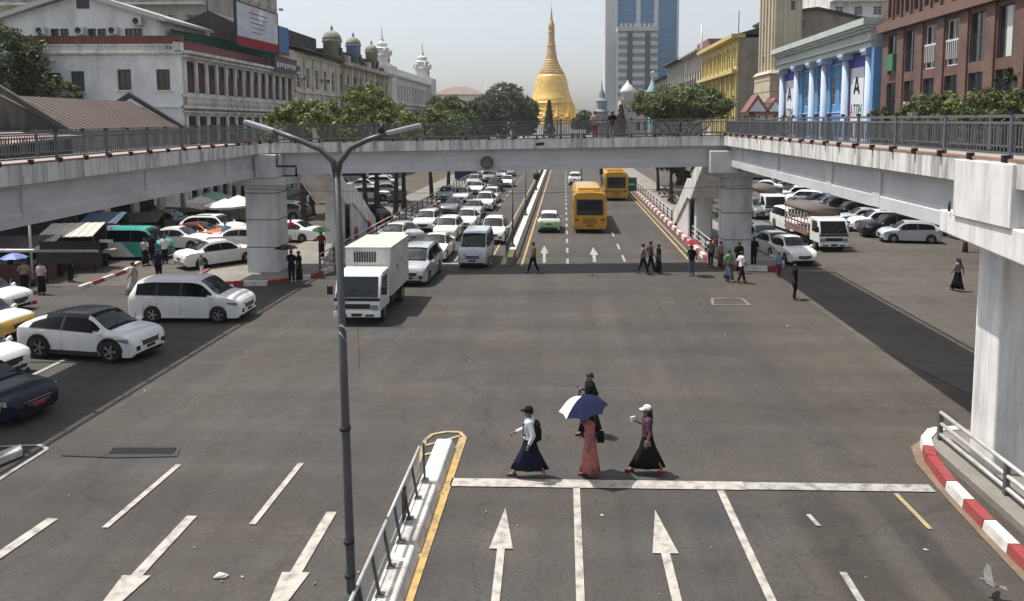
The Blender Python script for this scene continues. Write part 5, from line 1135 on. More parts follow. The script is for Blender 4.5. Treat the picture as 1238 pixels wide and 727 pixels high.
def facade(th, F, W, H, ops, mat, name='wall', depth=.28, wins=True):
    """ops: (a0, a1, b0, b1, style or None). One wall mesh with the openings cut and their reveals, a window in each"""
    us = sorted({0, W} | {v for o in ops for v in o[:2]}); vs = sorted({0, H} | {v for o in ops for v in o[2:4]}); t = MB()
    occ = {}
    for i in range(len(us) - 1):
        run = None
        for j in range(len(vs) - 1):
            cx, cz = (us[i] + us[i + 1]) / 2, (vs[j] + vs[j + 1]) / 2
            if not any(o[0] < cx < o[1] and o[2] < cz < o[3] for o in ops):
                t.add([F.p(us[i], vs[j]), F.p(us[i + 1], vs[j]), F.p(us[i + 1], vs[j + 1]), F.p(us[i], vs[j + 1])], [(0, 1, 2, 3)])
    for o in ops:
        a0, a1, b0, b1 = o[:4]; q = [(a0, b0), (a1, b0), (a1, b1), (a0, b1)]
        for k in range(4):
            (x0, z0), (x1, z1) = q[k], q[(k + 1) % 4]; t.add([F.p(x1, z1), F.p(x0, z0), F.p(x0, z0, -depth), F.p(x1, z1, -depth)], [(0, 1, 2, 3)])
    t.build(name, mat, th, fix=False)
    for o in ops:
        if len(o) > 4 and o[4]:
            f, p = win_mesh(o[1] - o[0], o[3] - o[2], o[4]); ob = link('window', f, th); ob.location = F.p(o[0], o[2], -depth * .62); ob.rotation_euler.z = F.rz
            link('pane', p, ob, world=False)
def grid(W, n, w_, b0, b1, style, x0=0.0, x1=None):
    x1 = W if x1 is None else x1; s = (x1 - x0) / n; return [(round(x0 + s * (k + .5) - w_ / 2, 3), round(x0 + s * (k + .5) + w_ / 2, 3), b0, b1, style) for k in range(n)]
def building(label, base, name='building', cat='building', group=None): return thing(name, label, cat, base, base=True, group=group)
def shell(th, x0, x1, y0, y1, z0, z1, mat, name='back_wall', skip='', roof=mDarkRoof):
    t = MB(); q = {'-y': [(x0, y0), (x1, y0)], '+x': [(x1, y0), (x1, y1)], '+y': [(x1, y1), (x0, y1)], '-x': [(x0, y1), (x0, y0)]}
    for k, ((a, b), (c, d)) in q.items():
        if k not in skip: t.add([(a, b, z0), (c, d, z0), (c, d, z1), (a, b, z1)], [(0, 1, 2, 3)])
    t.build(name, mat, th, fix=False); MB().box(x0 + .1, x1 - .1, y0 + .1, y1 - .1, z1 - .3, z1 - .1).build('roof', roof, th)

# ---- left: long gabled market shed
sh = building('long market shed with rusty tin gable roof behind the left footbridge', (-35.5, 53, 0), 'market_shed', 'market hall')
xe, xr, y0, y1, ze, zr = -30.9, -35.4, 46.0, 60.0, 7.75, 10.0
t = MB()
for k in range(46):
    ya, yb = y0 + (y1 - y0) * k / 46, y0 + (y1 - y0) * (k + 1) / 46 - .02; dz = .03 if k % 2 else 0
    t.hexa([(xr, ya, zr - .08), (xe, ya, ze - .08), (xe, yb, ze - .08), (xr, yb, zr - .08)], [(xr, ya, zr + dz), (xe, ya, ze + dz), (xe, yb, ze + dz), (xr, yb, zr + dz)])
t.build('roof_slope', mTin, sh)
MB().hexa([(-39.8, y0, ze - .08), (xr - .02, y0, zr - .08), (xr - .02, y1, zr - .08), (-39.8, y1, ze - .08)], [(-39.8, y0, ze), (xr - .02, y0, zr), (xr - .02, y1, zr), (-39.8, y1, ze)]).build('roof_slope', mTin, sh)
mGab = plaster('blackened_gable', (.045, .043, .041), (.22, .20, .18), .55, .9, .2)
for yy in (y0 - .35, y1):
    t = MB(); t.prism([(xe + .5, ze - .45), (xr, zr + .35), (-40.4, ze - .45), (-40.4, ze - .1), (xr, zr + .75), (xe + .5, ze - .1)], yy, yy + .35); t.build('gable_coping', mDarkRoof, sh)
MB().prism([(-40, 0), (xe - .1, 0), (xe - .1, ze - .1), (xr, zr - .1), (-40, ze - .1)], y0, y0 + .25).build('gable_wall', mGab, sh)
F = Face((xe - .15, y0, 0), (0, 1, 0)); facade(sh, F, 14, ze - .1, grid(14, 4, 2.8, .1, 3.0, None) + grid(14, 5, 1.4, 4.4, 6.2, 'dark'), mBeigeD)
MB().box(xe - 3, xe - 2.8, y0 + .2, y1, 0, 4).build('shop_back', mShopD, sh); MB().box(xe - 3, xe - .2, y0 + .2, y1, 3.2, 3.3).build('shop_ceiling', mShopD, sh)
MB().prism([(xr + .6, zr + .55), (xr + 2.6, zr + .3), (xr + 2.6, zr + .36), (xr + .6, zr + .61)], y1 - 8.5, y1 - .5).v
t = MB().hexa([(-31.2, 30, 7.1), (-29.6, 30, 7.0), (-29.6, 45, 7.0), (-31.2, 45, 7.1)], [(-31.2, 30, 7.9), (-29.6, 30, 7.25), (-29.6, 45, 7.25), (-31.2, 45, 7.9)]); 
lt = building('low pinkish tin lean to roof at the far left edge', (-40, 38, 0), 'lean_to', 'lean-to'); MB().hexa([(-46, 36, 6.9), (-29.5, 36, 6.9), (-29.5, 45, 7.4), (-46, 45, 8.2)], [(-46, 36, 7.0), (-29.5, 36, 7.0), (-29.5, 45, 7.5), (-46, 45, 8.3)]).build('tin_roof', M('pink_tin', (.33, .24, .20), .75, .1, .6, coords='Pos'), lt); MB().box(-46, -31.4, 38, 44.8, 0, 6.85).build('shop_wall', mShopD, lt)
for x in (-30, -33, -36): MB().box(x, x + .15, 36.2, 36.35, 0, 6.88).build('post', mDark, lt)
# ---- left: whitewashed colonial block
wb = building('whitewashed colonial block with arched arcade facing the avenue', (-44, 77, 0))
X0, X1, Y0, Y1 = -60, -33, 64, 90.5; ZP = 14.2
pxw = lambda x: (x - 682) * 64 / 900
F = Face((X0, Y0, 0), (1, 0, 0)); W = X1 - X0
ops = []
for a, b, zt, zb_, stl in ((52, 68, 88, 112, 'shutter'), (80, 97, 86, 111, 'shutter'), (138, 155, 84, 109, 'brown'), (186, 203, 84, 109, 'brown')):
    ops.append((pxw(a) - X0, pxw(b) - X0, 8.2 + (150 - zb_) * 64 / 900, 8.2 + (150 - zt) * 64 / 900, stl))
ops = [tuple(round(v, 3) if not isinstance(v, str) else v for v in o) for o in ops] + grid(W, 7, 1.1, 5.6, 7.6, 'dark', 2, W - 2)
facade(wb, F, W, ZP, ops, mWhiteWash)
for o in ops[:4]: F.part(wb, 'sill', mWhiteWash, (o[0] - .12, o[1] + .12, o[2] - .12, o[2] - .02, 0, .12))
F.part(wb, 'string_course', mWhiteWash, (W - 9, W - .1, 9.62, 9.75, 0, .12)); F.part(wb, 'string_course', mWhiteWash, (0, W - 11, 13.6, 13.75, 0, .2)); F.part(wb, 'cornice', mWhiteOld, (-.1, W + .25, ZP, ZP + .14, -.2, .25)); F.part(wb, 'parapet', mWhiteOld, (0, W, ZP + .14, ZP + .32, -.15, .08), (0, W, ZP + .72, ZP + .86, -.15, .10))
t = MB()
for k in range(90): 
    a = k * W / 90; t.hexa([F.p(a, ZP + .32, .05), F.p(a + .09, ZP + .32, .05), F.p(a + .09, ZP + .32, -.05), F.p(a, ZP + .32, -.05)], [F.p(a + .2, ZP + .72, .05), F.p(a + .29, ZP + .72, .05), F.p(a + .29, ZP + .72, -.05), F.p(a + .2, ZP + .72, -.05)])
    t.hexa([F.p(a + .2, ZP + .32, .04), F.p(a + .29, ZP + .32, .04), F.p(a + .29, ZP + .32, -.04), F.p(a + .2, ZP + .32, -.04)], [F.p(a, ZP + .72, .04), F.p(a + .09, ZP + .72, .04), F.p(a + .09, ZP + .72, -.04), F.p(a, ZP + .72, -.04)])
t.build('lattice', mWhiteOld, wb, kind='stuff')
def tin_fence(th, F, L, z0, z1, d, mat, pitch=.28):
    t = MB(); k = 0.0
    while k < L: F.box(t, k, k + pitch * .7, z0, z1, d - .03, d + .02); k += pitch
    F.box(t, 0, L, z0, z1, d - .06, d - .032); t.build('sheet_fence', mat, th, kind='stuff')
tin_fence(wb, F, W, ZP + .9, ZP + 1.62, -.4, mTinRed)
# arcade facing the avenue
G = Face((X1, Y0, 0), (0, 1, 0)); L = Y1 - Y0; nb = 13; ops = []
z = lambda y: 8.2 + (150 - y) * 64 / 900
ops += grid(L, nb, 1.62, 10.95, 13.7, 'arch', .5, L - .3); ops += grid(L, nb, 1.62, 6.1, 8.9, 'dark', .5, L - .3); ops += grid(L, nb, 1.5, .3, 4.2, None, .5, L - .3)
facade(wb, G, L, ZP, ops, mWhiteOld, depth=.22)
st = (L - .8) / nb
for k in range(nb + 1):
    a = .5 + st * k
    for z0_, z1_ in ((10.75, 13.9), (5.6, 9.1), (.1, 4.6)):
        t = MB().tube([G.p(a, z0_, .06), G.p(a, z1_, .06)], [.14, .12], 8); t.build('column', mWhiteWash, wb); G.part(wb, 'capital', mWhiteWash, (a - .22, a + .22, z1_, z1_ + .16, -.02, .32))
for k in range(nb):       # brown louvred lower half inside each arch
    a = .5 + st * (k + .5); G.part(wb, 'louvre_panel', mBrown, (a - .7, a + .7, 11.05, 12.5, -.10, -.05))
G.part(wb, 'balcony_ledge', mWhiteOld, (0, L, 9.55, 9.8, -.1, .55)); G.part(wb, 'balcony_ledge', mWhiteOld, (0, L, 10.55, 10.74, -.1, .40)); G.part(wb, 'string_course', mWhiteOld, (0, L, 9.2, 9.34, -.1, .35)); G.part(wb, 'cornice', mWhiteOld, (-.2, L, 13.95, 14.1, -.1, .55), (-.2, L, 14.25, 14.5, -.1, .85)); G.part(wb, 'ledge', mWhiteOld, (0, L, 4.8, 5.2, -.1, .6))
t = MB(); k = .1
while k < L: t.tube([G.p(k, 9.8, .42), G.p(k, 10.15, .46), G.p(k, 10.55, .40)], [.05, .09, .05], 6, False); k += .3
t.build('balusters', mWhiteOld, wb, kind='stuff'); t = MB(); k = .1
while k < L: G.box(t, k, k + .16, 14.1, 14.25, 0, .45); k += .42
t.build('dentils', mWhiteWash, wb, kind='stuff')
G.part(wb, 'corner_urn', mWhiteOld, (-.35, .25, 14.5, 15.2, -.5, .1)); tin_fence(wb, G, L - 6, ZP + .5, ZP + 1.3, -.5, mTinRed)
shell(wb, X0, X1, Y0, Y1, 0, ZP, mWhiteOld, skip='-y+x')
# raised gabled block on its roof
ub = building('pale gabled upper block with air conditioners above the whitewashed block', (-45, 76, 0), 'rooftop_block')
ya = 70.0; F2 = Face((-53.0, ya, ZP - .3), (1, 0, 0)); q = lambda x, y: ((x - 682) * ya / 900 + 53.0, 8.2 + (150 - y) * ya / 900 - ZP + .3)
ops = []
for x in (58, 70, 104, 116, 150, 161): a, b = q(x, 44); ops.append((round(a, 2), round(a + .85, 2), 2.3, 3.25, 'dark'))
facade(ub, F2, 15.0, 4.2, ops, mWhiteWash)
a0, zE = 0, 3.3; ap, zP_ = q(95, -6)
MB().prism([(-53.0, ZP + 3.9), (-38.0, ZP + 3.9), (-53.0 + ap, ZP - .3 + zP_ - .1)], ya, ya + .2).build('gable_wall', mWhiteWash, ub)
F2.part(ub, 'vent', mFrameD, (ap - .2, ap + 1.0, 5.1, 5.9, 0, .05))
for (ax, az), (bx_, bz) in (((-.9, 3.9), (ap, zP_ + .05)), ((ap, zP_ + .05), (15.9, 3.85))):
    t = MB(); t.hexa([F2.p(ax, az, .7), F2.p(bx_, bz, .7), F2.p(bx_, bz, -9), F2.p(ax, az, -9)], [F2.p(ax, az + .28, .7), F2.p(bx_, bz + .28, .7), F2.p(bx_, bz + .28, -9), F2.p(ax, az + .28, -9)]); t.build('roof_slope', mTinPale, ub)
    t = MB(); t.hexa([F2.p(ax, az - .08, .72), F2.p(bx_, bz - .08, .72), F2.p(bx_, bz - .08, .62), F2.p(ax, az - .08, .62)], [F2.p(ax, az + .34, .78), F2.p(bx_, bz + .34, .78), F2.p(bx_, bz + .34, .71), F2.p(ax, az + .34, .71)]); t.build('bargeboard', mFrameW, ub)
shell(ub, -53, -38, ya, 80, ZP - .3, ZP + 3.9, mWhiteWash, skip='-y'); MB().tube([(-38.05, ya - .3, ZP), (-38.05, ya - .3, ZP + 4.0)], .07).build('downpipe', mFrameW, ub)
for x, y in ((44, 38), (92, 38), (133, 38), (163, 27)):
    a, b = q(x, y); p = F2.p(a, b, .3); ac = thing('air_conditioner', f'white condenser unit on the gabled block, number counted by place', 'air conditioner', p, group='condenser units on the gabled upper block')
    MB().box(-.1, .9, -.3, .2, -.35, .35).build('case', mFrameW, ac, world=False); MB().rings([[(.4 + r_ * math.cos(2 * math.pi * j / 14), y_, r_ * math.sin(2 * math.pi * j / 14)) for j in range(14)] for r_, y_ in ((.28, -.305), (.28, -.33), (.24, -.335), (.24, -.31), (.04, -.31))]).build('fan_guard', mDark, ac, world=False)
    ac['label'] = {44: 'condenser unit on the gabled block nearest the tree', 92: 'condenser unit on the gabled block under the roof peak', 133: 'condenser unit third from the tree on the gabled block', 163: 'condenser unit higher than the others under the right eave'}[x]
gs = building('green corrugated screen on the roof behind the arcade', (-36, 76, 0), 'roof_screen', 'screen'); Gs = Face((-37.5, 71, ZP + .4), (.16, 1, 0)); tin_fence(gs, Gs, 19, 0, 2.5, 0, mGreenS, .35); Gs.part(gs, 'capping', mDarkRoof, (0, 19, 2.5, 2.6, -.15, .1))
# dark building with apartments behind (left top)
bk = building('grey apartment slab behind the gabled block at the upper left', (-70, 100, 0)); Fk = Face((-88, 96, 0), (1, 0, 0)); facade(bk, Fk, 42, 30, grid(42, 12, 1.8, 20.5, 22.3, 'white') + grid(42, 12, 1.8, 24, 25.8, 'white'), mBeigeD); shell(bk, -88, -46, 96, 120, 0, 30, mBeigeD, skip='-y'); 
for zz in (20, 23.4, 26.9): Fk.part(bk, 'balcony_slab', mStoneW, (0, 42, zz, zz + .2, 0, 1.2))
dh = building('dark pitched roof rising behind the advertising board', (-40, 84, 0)); 
MB().prism([(-46, 15), (-36, 15), (-36, 19.2), (-39, 20.6), (-43, 19.0), (-46, 17.5)], 82, 98).build('wall', mDarkRoof, dh); MB().tube([(-39.4, 82.5, 20), (-39.4, 82.5, 23)], .06).build('mast', mDark, dh); MB().box(-44, -40, 81.9, 82.1, 15, 17.5).build('shutter_wall', mBeigeD, dh)
# advertising board
mPoster = bpy.data.materials.new('poster_print'); mPoster.use_nodes = True
n_ = mPoster.node_tree.nodes; l_ = mPoster.node_tree.links; tc = n_.new('ShaderNodeTexCoord'); nz_ = n_.new('ShaderNodeTexVoronoi'); nz_.inputs['Scale'].default_value = .8; l_.new(tc.outputs['Object'], nz_.inputs[0]); cr = n_.new('ShaderNodeValToRGB'); l_.new(nz_.outputs['Color'], cr.inputs[0])
for p_, c in ((.25, (.58, .60, .64, 1)), (.5, (.50, .55, .63, 1)), (.62, (.42, .50, .60, 1)), (.75, (.55, .42, .42, 1)), (.9, (.60, .62, .64, 1))):
    e_ = cr.color_ramp.elements.new(p_); e_.color = c
l_.new(cr.outputs[0], n_['Principled BSDF'].inputs['Base Color'])
bb = thing('billboard', 'big rooftop advertising board with pale blue print and red band', 'billboard', (-33.5, 81.5, 14.5), base=True)
Bf = Face((-33.9, 77.2, 16.3), (.06, 1, 0)); LB = 9.6
Bf.part(bb, 'poster', mPoster, (0, LB, 1.05, 4.5, .0, .06)); Bf.part(bb, 'red_band', CR_, (0, LB, 0.1, 1.05, .0, .065)); Bf.part(bb, 'frame', mDark, (-.1, LB + .1, -.05, .1, -.2, .1), (-.1, LB + .1, 4.5, 4.62, -.2, .1), (-.12, 0, -.05, 4.62, -.2, .1), (LB, LB + .12, -.05, 4.62, -.2, .1))
for k in range(5): Bf.part(bb, 'print_line', mBlueP if k % 2 else CR_, (2.6 + k * .2, 7.2 - k * .35, 3.7 - k * .5, 3.8 - k * .5, .061, .066))
Bf.part(bb, 'back_panel', mDarkRoof, (0, LB, .1, 4.5, -.16, -.01))
for k in range(5): a = .6 + k * 2.0; MB().tube([Bf.p(a, 4.6, 0), Bf.p(a, 5.0, .5), Bf.p(a + .1, 4.95, .9)], .03).build('lamp_arm', mDark, bb); Bf.part(bb, 'floodlight', mTinPale, (a - .18, a + .25, 4.8, 5.05, .8, 1.15))
for a in (.5, 3.2, 6, 9): Bf.part(bb, 'leg', mDark, (a, a + .15, -2.2, .1, -.5, -.35))
bp2 = thing('blue_board', 'plain blue sign board beside the big advertising board', 'sign', (-33.6, 89.5, 16), base=True); Bf.part(bp2, 'panel', mBlueP if False else M('panel_blue', (.06, .16, .34), .6, .08, 2), (LB + .3, LB + 2.9, .2, 3.3, 0, .08)); Bf.part(bp2, 'frame', mDark, (LB + .3, LB + 2.9, .1, .2, -.1, .1))
sg = thing('shop_sign', 'dark lettered fascia sign with red edge below the advertising board', 'sign', (-32.6, 87, 14), base=True); G.part(sg, 'board', M('sign_dark', (.07, .07, .09), .6, .2, 2), (18.5, 25.2, 14.0, 15.6, .9, 1.0)); G.part(sg, 'red_edge', CR_, (18.5, 25.2, 15.6, 15.75, .9, 1.02)); G.part(sg, 'lettering', mFrameW, *[(19 + k * .75, 19.45 + k * .75, 14.5 + .1 * (k % 3), 15.1, 1.0, 1.02) for k in range(8)])
# ---- left: beige block, dark domed block, white towered block
b2 = building('weathered beige block with sloping tin eave next to the arcade', (-44, 99, 0)); G2 = Face((-33, 90.8, 0), (0, 1, 0)); L2 = 17.4
facade(b2, G2, L2, 17.2, grid(L2, 5, 1.5, 12.7, 15.4, 'white') + grid(L2, 5, 1.5, 8.6, 11, 'white') + grid(L2, 5, 1.5, 5, 7.4, 'dark') + grid(L2, 4, 2.4, .2, 3.6, None), mBeige, depth=.35)
for k in range(6): G2.part(b2, 'pilaster', mBeige, (k * (L2 - .5) / 5, k * (L2 - .5) / 5 + .5, .1, 16.6, 0, .18))
for zz in (4.2, 8.0, 12.1, 16.6): G2.part(b2, 'string_course', mBeige, (0, L2, zz, zz + .25, 0, .35))
t = MB(); t.hexa([G2.p(-.3, 17.2, 1.3), G2.p(L2 + .2, 17.2, 1.3), G2.p(L2 + .2, 18.9, -6), G2.p(-.3, 18.9, -6)], [G2.p(-.3, 17.35, 1.3), G2.p(L2 + .2, 17.35, 1.3), G2.p(L2 + .2, 19.05, -6), G2.p(-.3, 19.05, -6)]); t.build('tin_eave', mDarkRoof, b2)
t = MB(); t.hexa([G2.p(.5, 17.5, 1.0), G2.p(5, 17.5, 1.0), G2.p(5, 18.6, -4), G2.p(.5, 18.6, -4)], [G2.p(.5, 17.55, 1.0), G2.p(5, 17.55, 1.0), G2.p(5, 18.65, -4), G2.p(.5, 18.65, -4)]); t.build('tin_sheet', mTinPale, b2); MB().box(-40, -35.5, 96, 107, 18.6, 20.3).build('attic', mDarkRoof, b2)
shell(b2, -56, -33, 90.8, 108.2, 0, 17.2, mBeige, skip='+x')
b3 = building('dark weathered block with three small domes and plants on its ledges', (-44, 124, 0)); G3 = Face((-33, 108.4, 0), (0, 1, 0)); L3 = 31.5
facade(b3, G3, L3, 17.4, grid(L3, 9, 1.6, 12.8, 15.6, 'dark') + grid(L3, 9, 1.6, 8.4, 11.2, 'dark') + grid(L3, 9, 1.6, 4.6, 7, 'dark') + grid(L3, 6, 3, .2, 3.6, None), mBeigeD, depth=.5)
for k in range(10): G3.part(b3, 'pilaster', mBeige, (k * (L3 - .5) / 9, k * (L3 - .5) / 9 + .5, .1, 16.8, 0, .25))
for zz in (4, 7.8, 12.1): G3.part(b3, 'balcony', mBeigeD, (0, L3, zz, zz + .3, 0, 1.0))
G3.part(b3, 'cornice', mBeigeD, (0, L3, 16.8, 17.4, 0, 1.1)); shell(b3, -56, -33, 108.4, 139.9, 0, 17.4, mBeigeD, skip='+x')
G3.part(b3, 'mansard', mDarkRoof, (3.5, L3 - .5, 17.41, 19.5, -9, -1.7))
for k in range(9): G3.part(b3, 'roof_clutter', mBeigeD if k % 2 else mDarkRoof, (4 + k * 3, 5.2 + k * 3 + .4 * (k % 3), 17.41, 18.4 + .35 * (k % 4), -1.6, -.4))
mDome = M('dome_weathered', (.27, .26, .22), .8, .2, 1, dirt=(.10, .11, .07), dirt_amt=.6, dirt_scale=1.5, coords='Pos'); mBlueWash = plaster('faded_blue_wash', (.17, .26, .40), (.12, .15, .2), .6, 1)
for yy, r_, zc in ((110.8, 1.42, 20.4), (122, 1.25, 20.9), (133.5, 1.15, 21.0)):
    cx = -34.4
    MB().lathe([(r_ * .95, 17.3 - zc), (r_ * .95, -.2), (r_ * 1.08, -.1), (r_ * 1.08, .1)], (cx, yy, zc), 8).build('drum', mBlueWash if yy == 122 else mDome, b3)
    MB().lathe([(r_ * 1.0, .1)] + [(r_ * math.cos(a), .1 + r_ * 1.05 * math.sin(a)) for a in (.3, .6, .9, 1.2, 1.42)] + [(.16, r_ * 1.1 + .1), (.22, r_ * 1.1 + .3), (.1, r_ * 1.1 + .6), (.02, r_ * 1.1 + .9)], (cx, yy, zc), 16).build('dome', mDome, b3)
    for a in range(4): G3.part(b3, 'drum_window', mPane, (yy - 108.4 - .45, yy - 108.4 + .45, 18.2, 19.4, -1.4 + r_ - .35, -1.4 + r_ + .02)) if a == 0 else None
b4 = building('pale stone palace with two tiered spired towers along the left of the avenue', (-44, 168, 0)); G4 = Face((-33, 140.3, 0), (0, 1, 0)); L4 = 48
facade(b4, G4, L4, 18.0, grid(L4, 14, 1.8, 12.6, 16, 'tall', 4, L4 - 4) + grid(L4, 14, 1.8, 6, 10.4, 'dark', 4, L4 - 4) + grid(L4, 12, 2.2, .2, 4.2, None, 4, L4 - 4), mStoneW, depth=.5)
for k in range(15): a = 4 + k * (L4 - 8) / 14; MB().tube([G4.p(a, 5, .3), G4.p(a, 11.2, .3)], .3, 8).build('column', mStoneW, b4)
for zz in (4.6, 11.3, 12.0, 17.4): G4.part(b4, 'cornice', mStoneW, (-.2, L4 + .2, zz, zz + .4, 0, .7))
G4.part(b4, 'parapet', mStoneW, (0, L4, 18.0, 19.0, -.3, .0)); shell(b4, -60, -33, 140.3, 188.3, 0, 18.0, mStoneW, skip='+x')
for yy, s_, zb2 in ((143.0, 1.0, 18.0), (183.5, 1.25, 18.0)):
    cx = -34.8; tw_ = MB(); w0 = 2.3 * s_
    tw_.box(cx - w0, cx + w0, yy - w0, yy + w0, .1, zb2 + 1.2).build('tower_base', mStoneW, b4)
    prof = [(2.2, 0), (2.2, .5), (1.75, .7), (1.75, 2.2), (2.15, 2.4), (2.3, 2.7), (1.7, 2.9), (1.5, 3.2), (1.5, 3.9), (1.8, 4.1), (1.9, 4.3), (1.2, 4.6), (1.1, 5.1), (1.35, 5.3), (1.3, 5.5), (.6, 5.8), (.4, 6.3), (.42, 6.8), (.22, 7.1), (.25, 7.5), (.12, 7.9), (.14, 8.3), (.03, 9.6)]
    k = .78 * s_ if s_ < 1.1 else .95
    MB().lathe([(r_ * k, z_ * k) for r_, z_ in prof], (cx, yy, zb2 + 1.2), 12, smooth=False).build('spire', mStoneW, b4)
    for a in range(6):
        an = a * math.pi / 3; x_, y_ = cx + 2.1 * k * math.cos(an), yy + 2.1 * k * math.sin(an); MB().lathe([(.28, 0), (.28, .5), (.36, .6), (.15, .9), (.03, 1.5)], (x_, y_, zb2 + 1.2 + 2.7 * k), 6).build('finial', mStoneW, b4)
    MB().box(cx + w0 * .6, cx + 1.78 * k + .01, yy - .4, yy + .4, zb2 + 1.2 + .9 * k, zb2 + 1.2 + 1.9 * k).build('opening', mPane, b4)
# far hall with hipped roof
fh = building('distant grey hall with brown hipped roof left of the stupa', (-35, 260, 0)); ps = [((x - 682) * 255 / 900) for x in (528, 586)]
facade(fh, Face((ps[0], 250, 0), (1, 0, 0)), ps[1] - ps[0], 18.0, grid(ps[1] - ps[0], 7, 1.3, 12, 15, 'dark') + grid(ps[1] - ps[0], 7, 1.3, 6, 9, 'dark'), mStoneW); shell(fh, ps[0], ps[1], 250, 270, 0, 18.0, mStoneW, skip='-y')
cx = sum(ps) / 2; MB().hexa([(ps[0] - .8, 249, 18.0), (ps[1] + .8, 249, 18.0), (ps[1] + .8, 271, 18.0), (ps[0] - .8, 271, 18.0)], [(cx - 3, 258, 21), (cx + 2, 258, 21), (cx + 2, 262, 21), (cx - 3, 262, 21)]).build('hipped_roof', M('far_roof_brown', (.19, .14, .125), .8, .12, .5, coords='Pos'), fh); MB().tube([((586 - 682) * 240 / 900, 245, 12), ((586 - 682) * 240 / 900, 245, 22.8)], [.5, .06]).build('pinnacle', mStoneW, fh)

# ---- the stupa
sp_ = building('golden bell shaped stupa with tall tapering spire at the end of the avenue', (-5.6, 318, 0), 'stupa', 'stupa')
sc_ = 318 / 900; sx_ = (666.5 - 682) * sc_
zz = lambda y: 8.2 + (150 - y) * sc_
prof = [(39, 158), (39, 150), (36, 149), (36, 143), (33.5, 142), (33.5, 138), (31.5, 137), (31.5, 133), (28.5, 132), (28.5, 128.5), (27.2, 128), (27.2, 125.5), (25.2, 125), (25.6, 122), (24.0, 119), (21.8, 113), (20.4, 107), (19.3, 101), (18.6, 97), (17.2, 94), (16.8, 92)]
MB().lathe([(r_ * sc_, zz(y)) for r_, y in prof[:12]], (sx_, 318, 0), 8, smooth=False).build('terraces', mGold, sp_)
MB().lathe([(r_ * sc_, zz(y)) for r_, y in prof[11:]], (sx_, 318, 0), 32).build('bell', mGold, sp_)
p2 = [(17.2, 97), (17.4, 95.6), (16.6, 95), (16.6, 92), (15.8, 91.5), (15.6, 89), (14.2, 88.6), (13.9, 86), (12.4, 85.5), (12.0, 83), (10.8, 82.5), (10.4, 80), (9.4, 79.5), (9.0, 77), (8.2, 76.5), (7.8, 74), (7.2, 73.5), (6.6, 69)]
MB().lathe([(r_ * sc_, zz(y)) for r_, y in p2], (sx_, 318, 0), 28, smooth=False).build('ringed_neck', mGoldD, sp_)
p3 = [(6.6, 69.2), (5.6, 64), (4.7, 58.5), (5.3, 58), (5.3, 56.5), (4.4, 56), (4.0, 50), (3.7, 43), (4.0, 41), (3.6, 39.5), (3.9, 35), (3.2, 31), (2.0, 28), (1.3, 23), (.9, 18), (.25, 13), (.1, 9)]
MB().lathe([(r_ * sc_, zz(y)) for r_, y in p3], (sx_, 318, 0), 20, smooth=False).build('spire', mGoldD, sp_)
MB().tube([(sx_, 318, zz(9)), (sx_, 318, zz(4))], .05).build('vane', mGoldD, sp_)
for k in range(16):
    a = 2 * math.pi * k / 16 + .2; x_, y_ = sx_ + 36 * sc_ * math.cos(a), 318 + 36 * sc_ * math.sin(a); MB().lathe([(1.1, 0), (1.1, .8), (.8, 1), (.85, 1.6), (.4, 2.4), (.18, 3.4), (.03, 4.8)], (x_, y_, zz(143)), 8).build('small_shrine', mGold, sp_)
MB().lathe([(42 * sc_, 0), (42 * sc_, zz(152))], (sx_, 318, 0), 8, smooth=False).build('plinth', mStoneW, sp_)
# ---- right: brown brick block with tall windows
bw = building('brown brick office block with tall narrow windows at the right', (34, 50, 0)); B0 = Face((28, 67.2, 0), (0, -1, 0)); LW = 40.0
ops = []
for k in range(12):
    a = 1.2 + 3.27 * k
    ops += [(a, a + 1.95, 12.4, 15.75, 'tall' if k in (2, 3) else ('plain' if k == 5 else 'dark')), (a, a + 1.95, 8.9, 11.7, 'dark'), (a, a + 1.95, 4.6, 7.6, 'dark'), (a, a + 1.96, .3, 3.4, None)]
    for j in range(2): ops.append((round(a - .3 + j * 1.55, 2), round(a + .75 + j * 1.55, 2), 17.3, 22, 'plain'))
facade(bw, B0, LW, 23, ops, mBrick, depth=.3)
for k in range(12):
    a = 1.2 + 3.27 * k; B0.part(bw, 'spandrel', mSpan, (a - .03, a + 1.98, 11.68, 12.42, -.3, -.06))
    if k in (1, 2, 3): B0.part(bw, 'balcony_bars', mFrameW, *[(a + .04 + j * .28, a + .11 + j * .28, 12.9 if k > 1 else 8.6, 14.2 if k > 1 else 9.9, -.08, -.02) for j in range(7)], (a, a + 1.9, 14.15 if k > 1 else 9.85, 14.3 if k > 1 else 10.0, -.1, .0))
    B0.part(bw, 'pier_strip', mBrick, (a + 2.05, a + 3.15, .1, 16.05, 0, .14))
    for j in range(2): B0.part(bw, 'mullion_fin', mBrick, (a + .83 + j * 1.55, a + 1.05 + j * 1.55, 17.0, 22.5, 0, .2))
B0.part(bw, 'cornice_band', plaster('brown_band', (.17, .105, .085), (.10, .06, .05), .4), (-.3, LW, 16.1, 16.85, -.1, .5)); shell(bw, 28, 46, 27.2, 67.2, 0, 23, mBrick, skip='-x')
B0.part(bw, 'green_sign', M('sign_green', (.06, .16, .10), .6, .1, 2), (1.5, 2.95, 12.7, 14.1, .0, .35)); B0.part(bw, 'white_blind', mFrameW, (1.2 + 3.27 * 5 + .7, 1.2 + 3.27 * 5 + 1.3, 12.5, 15.7, -.26, -.2))
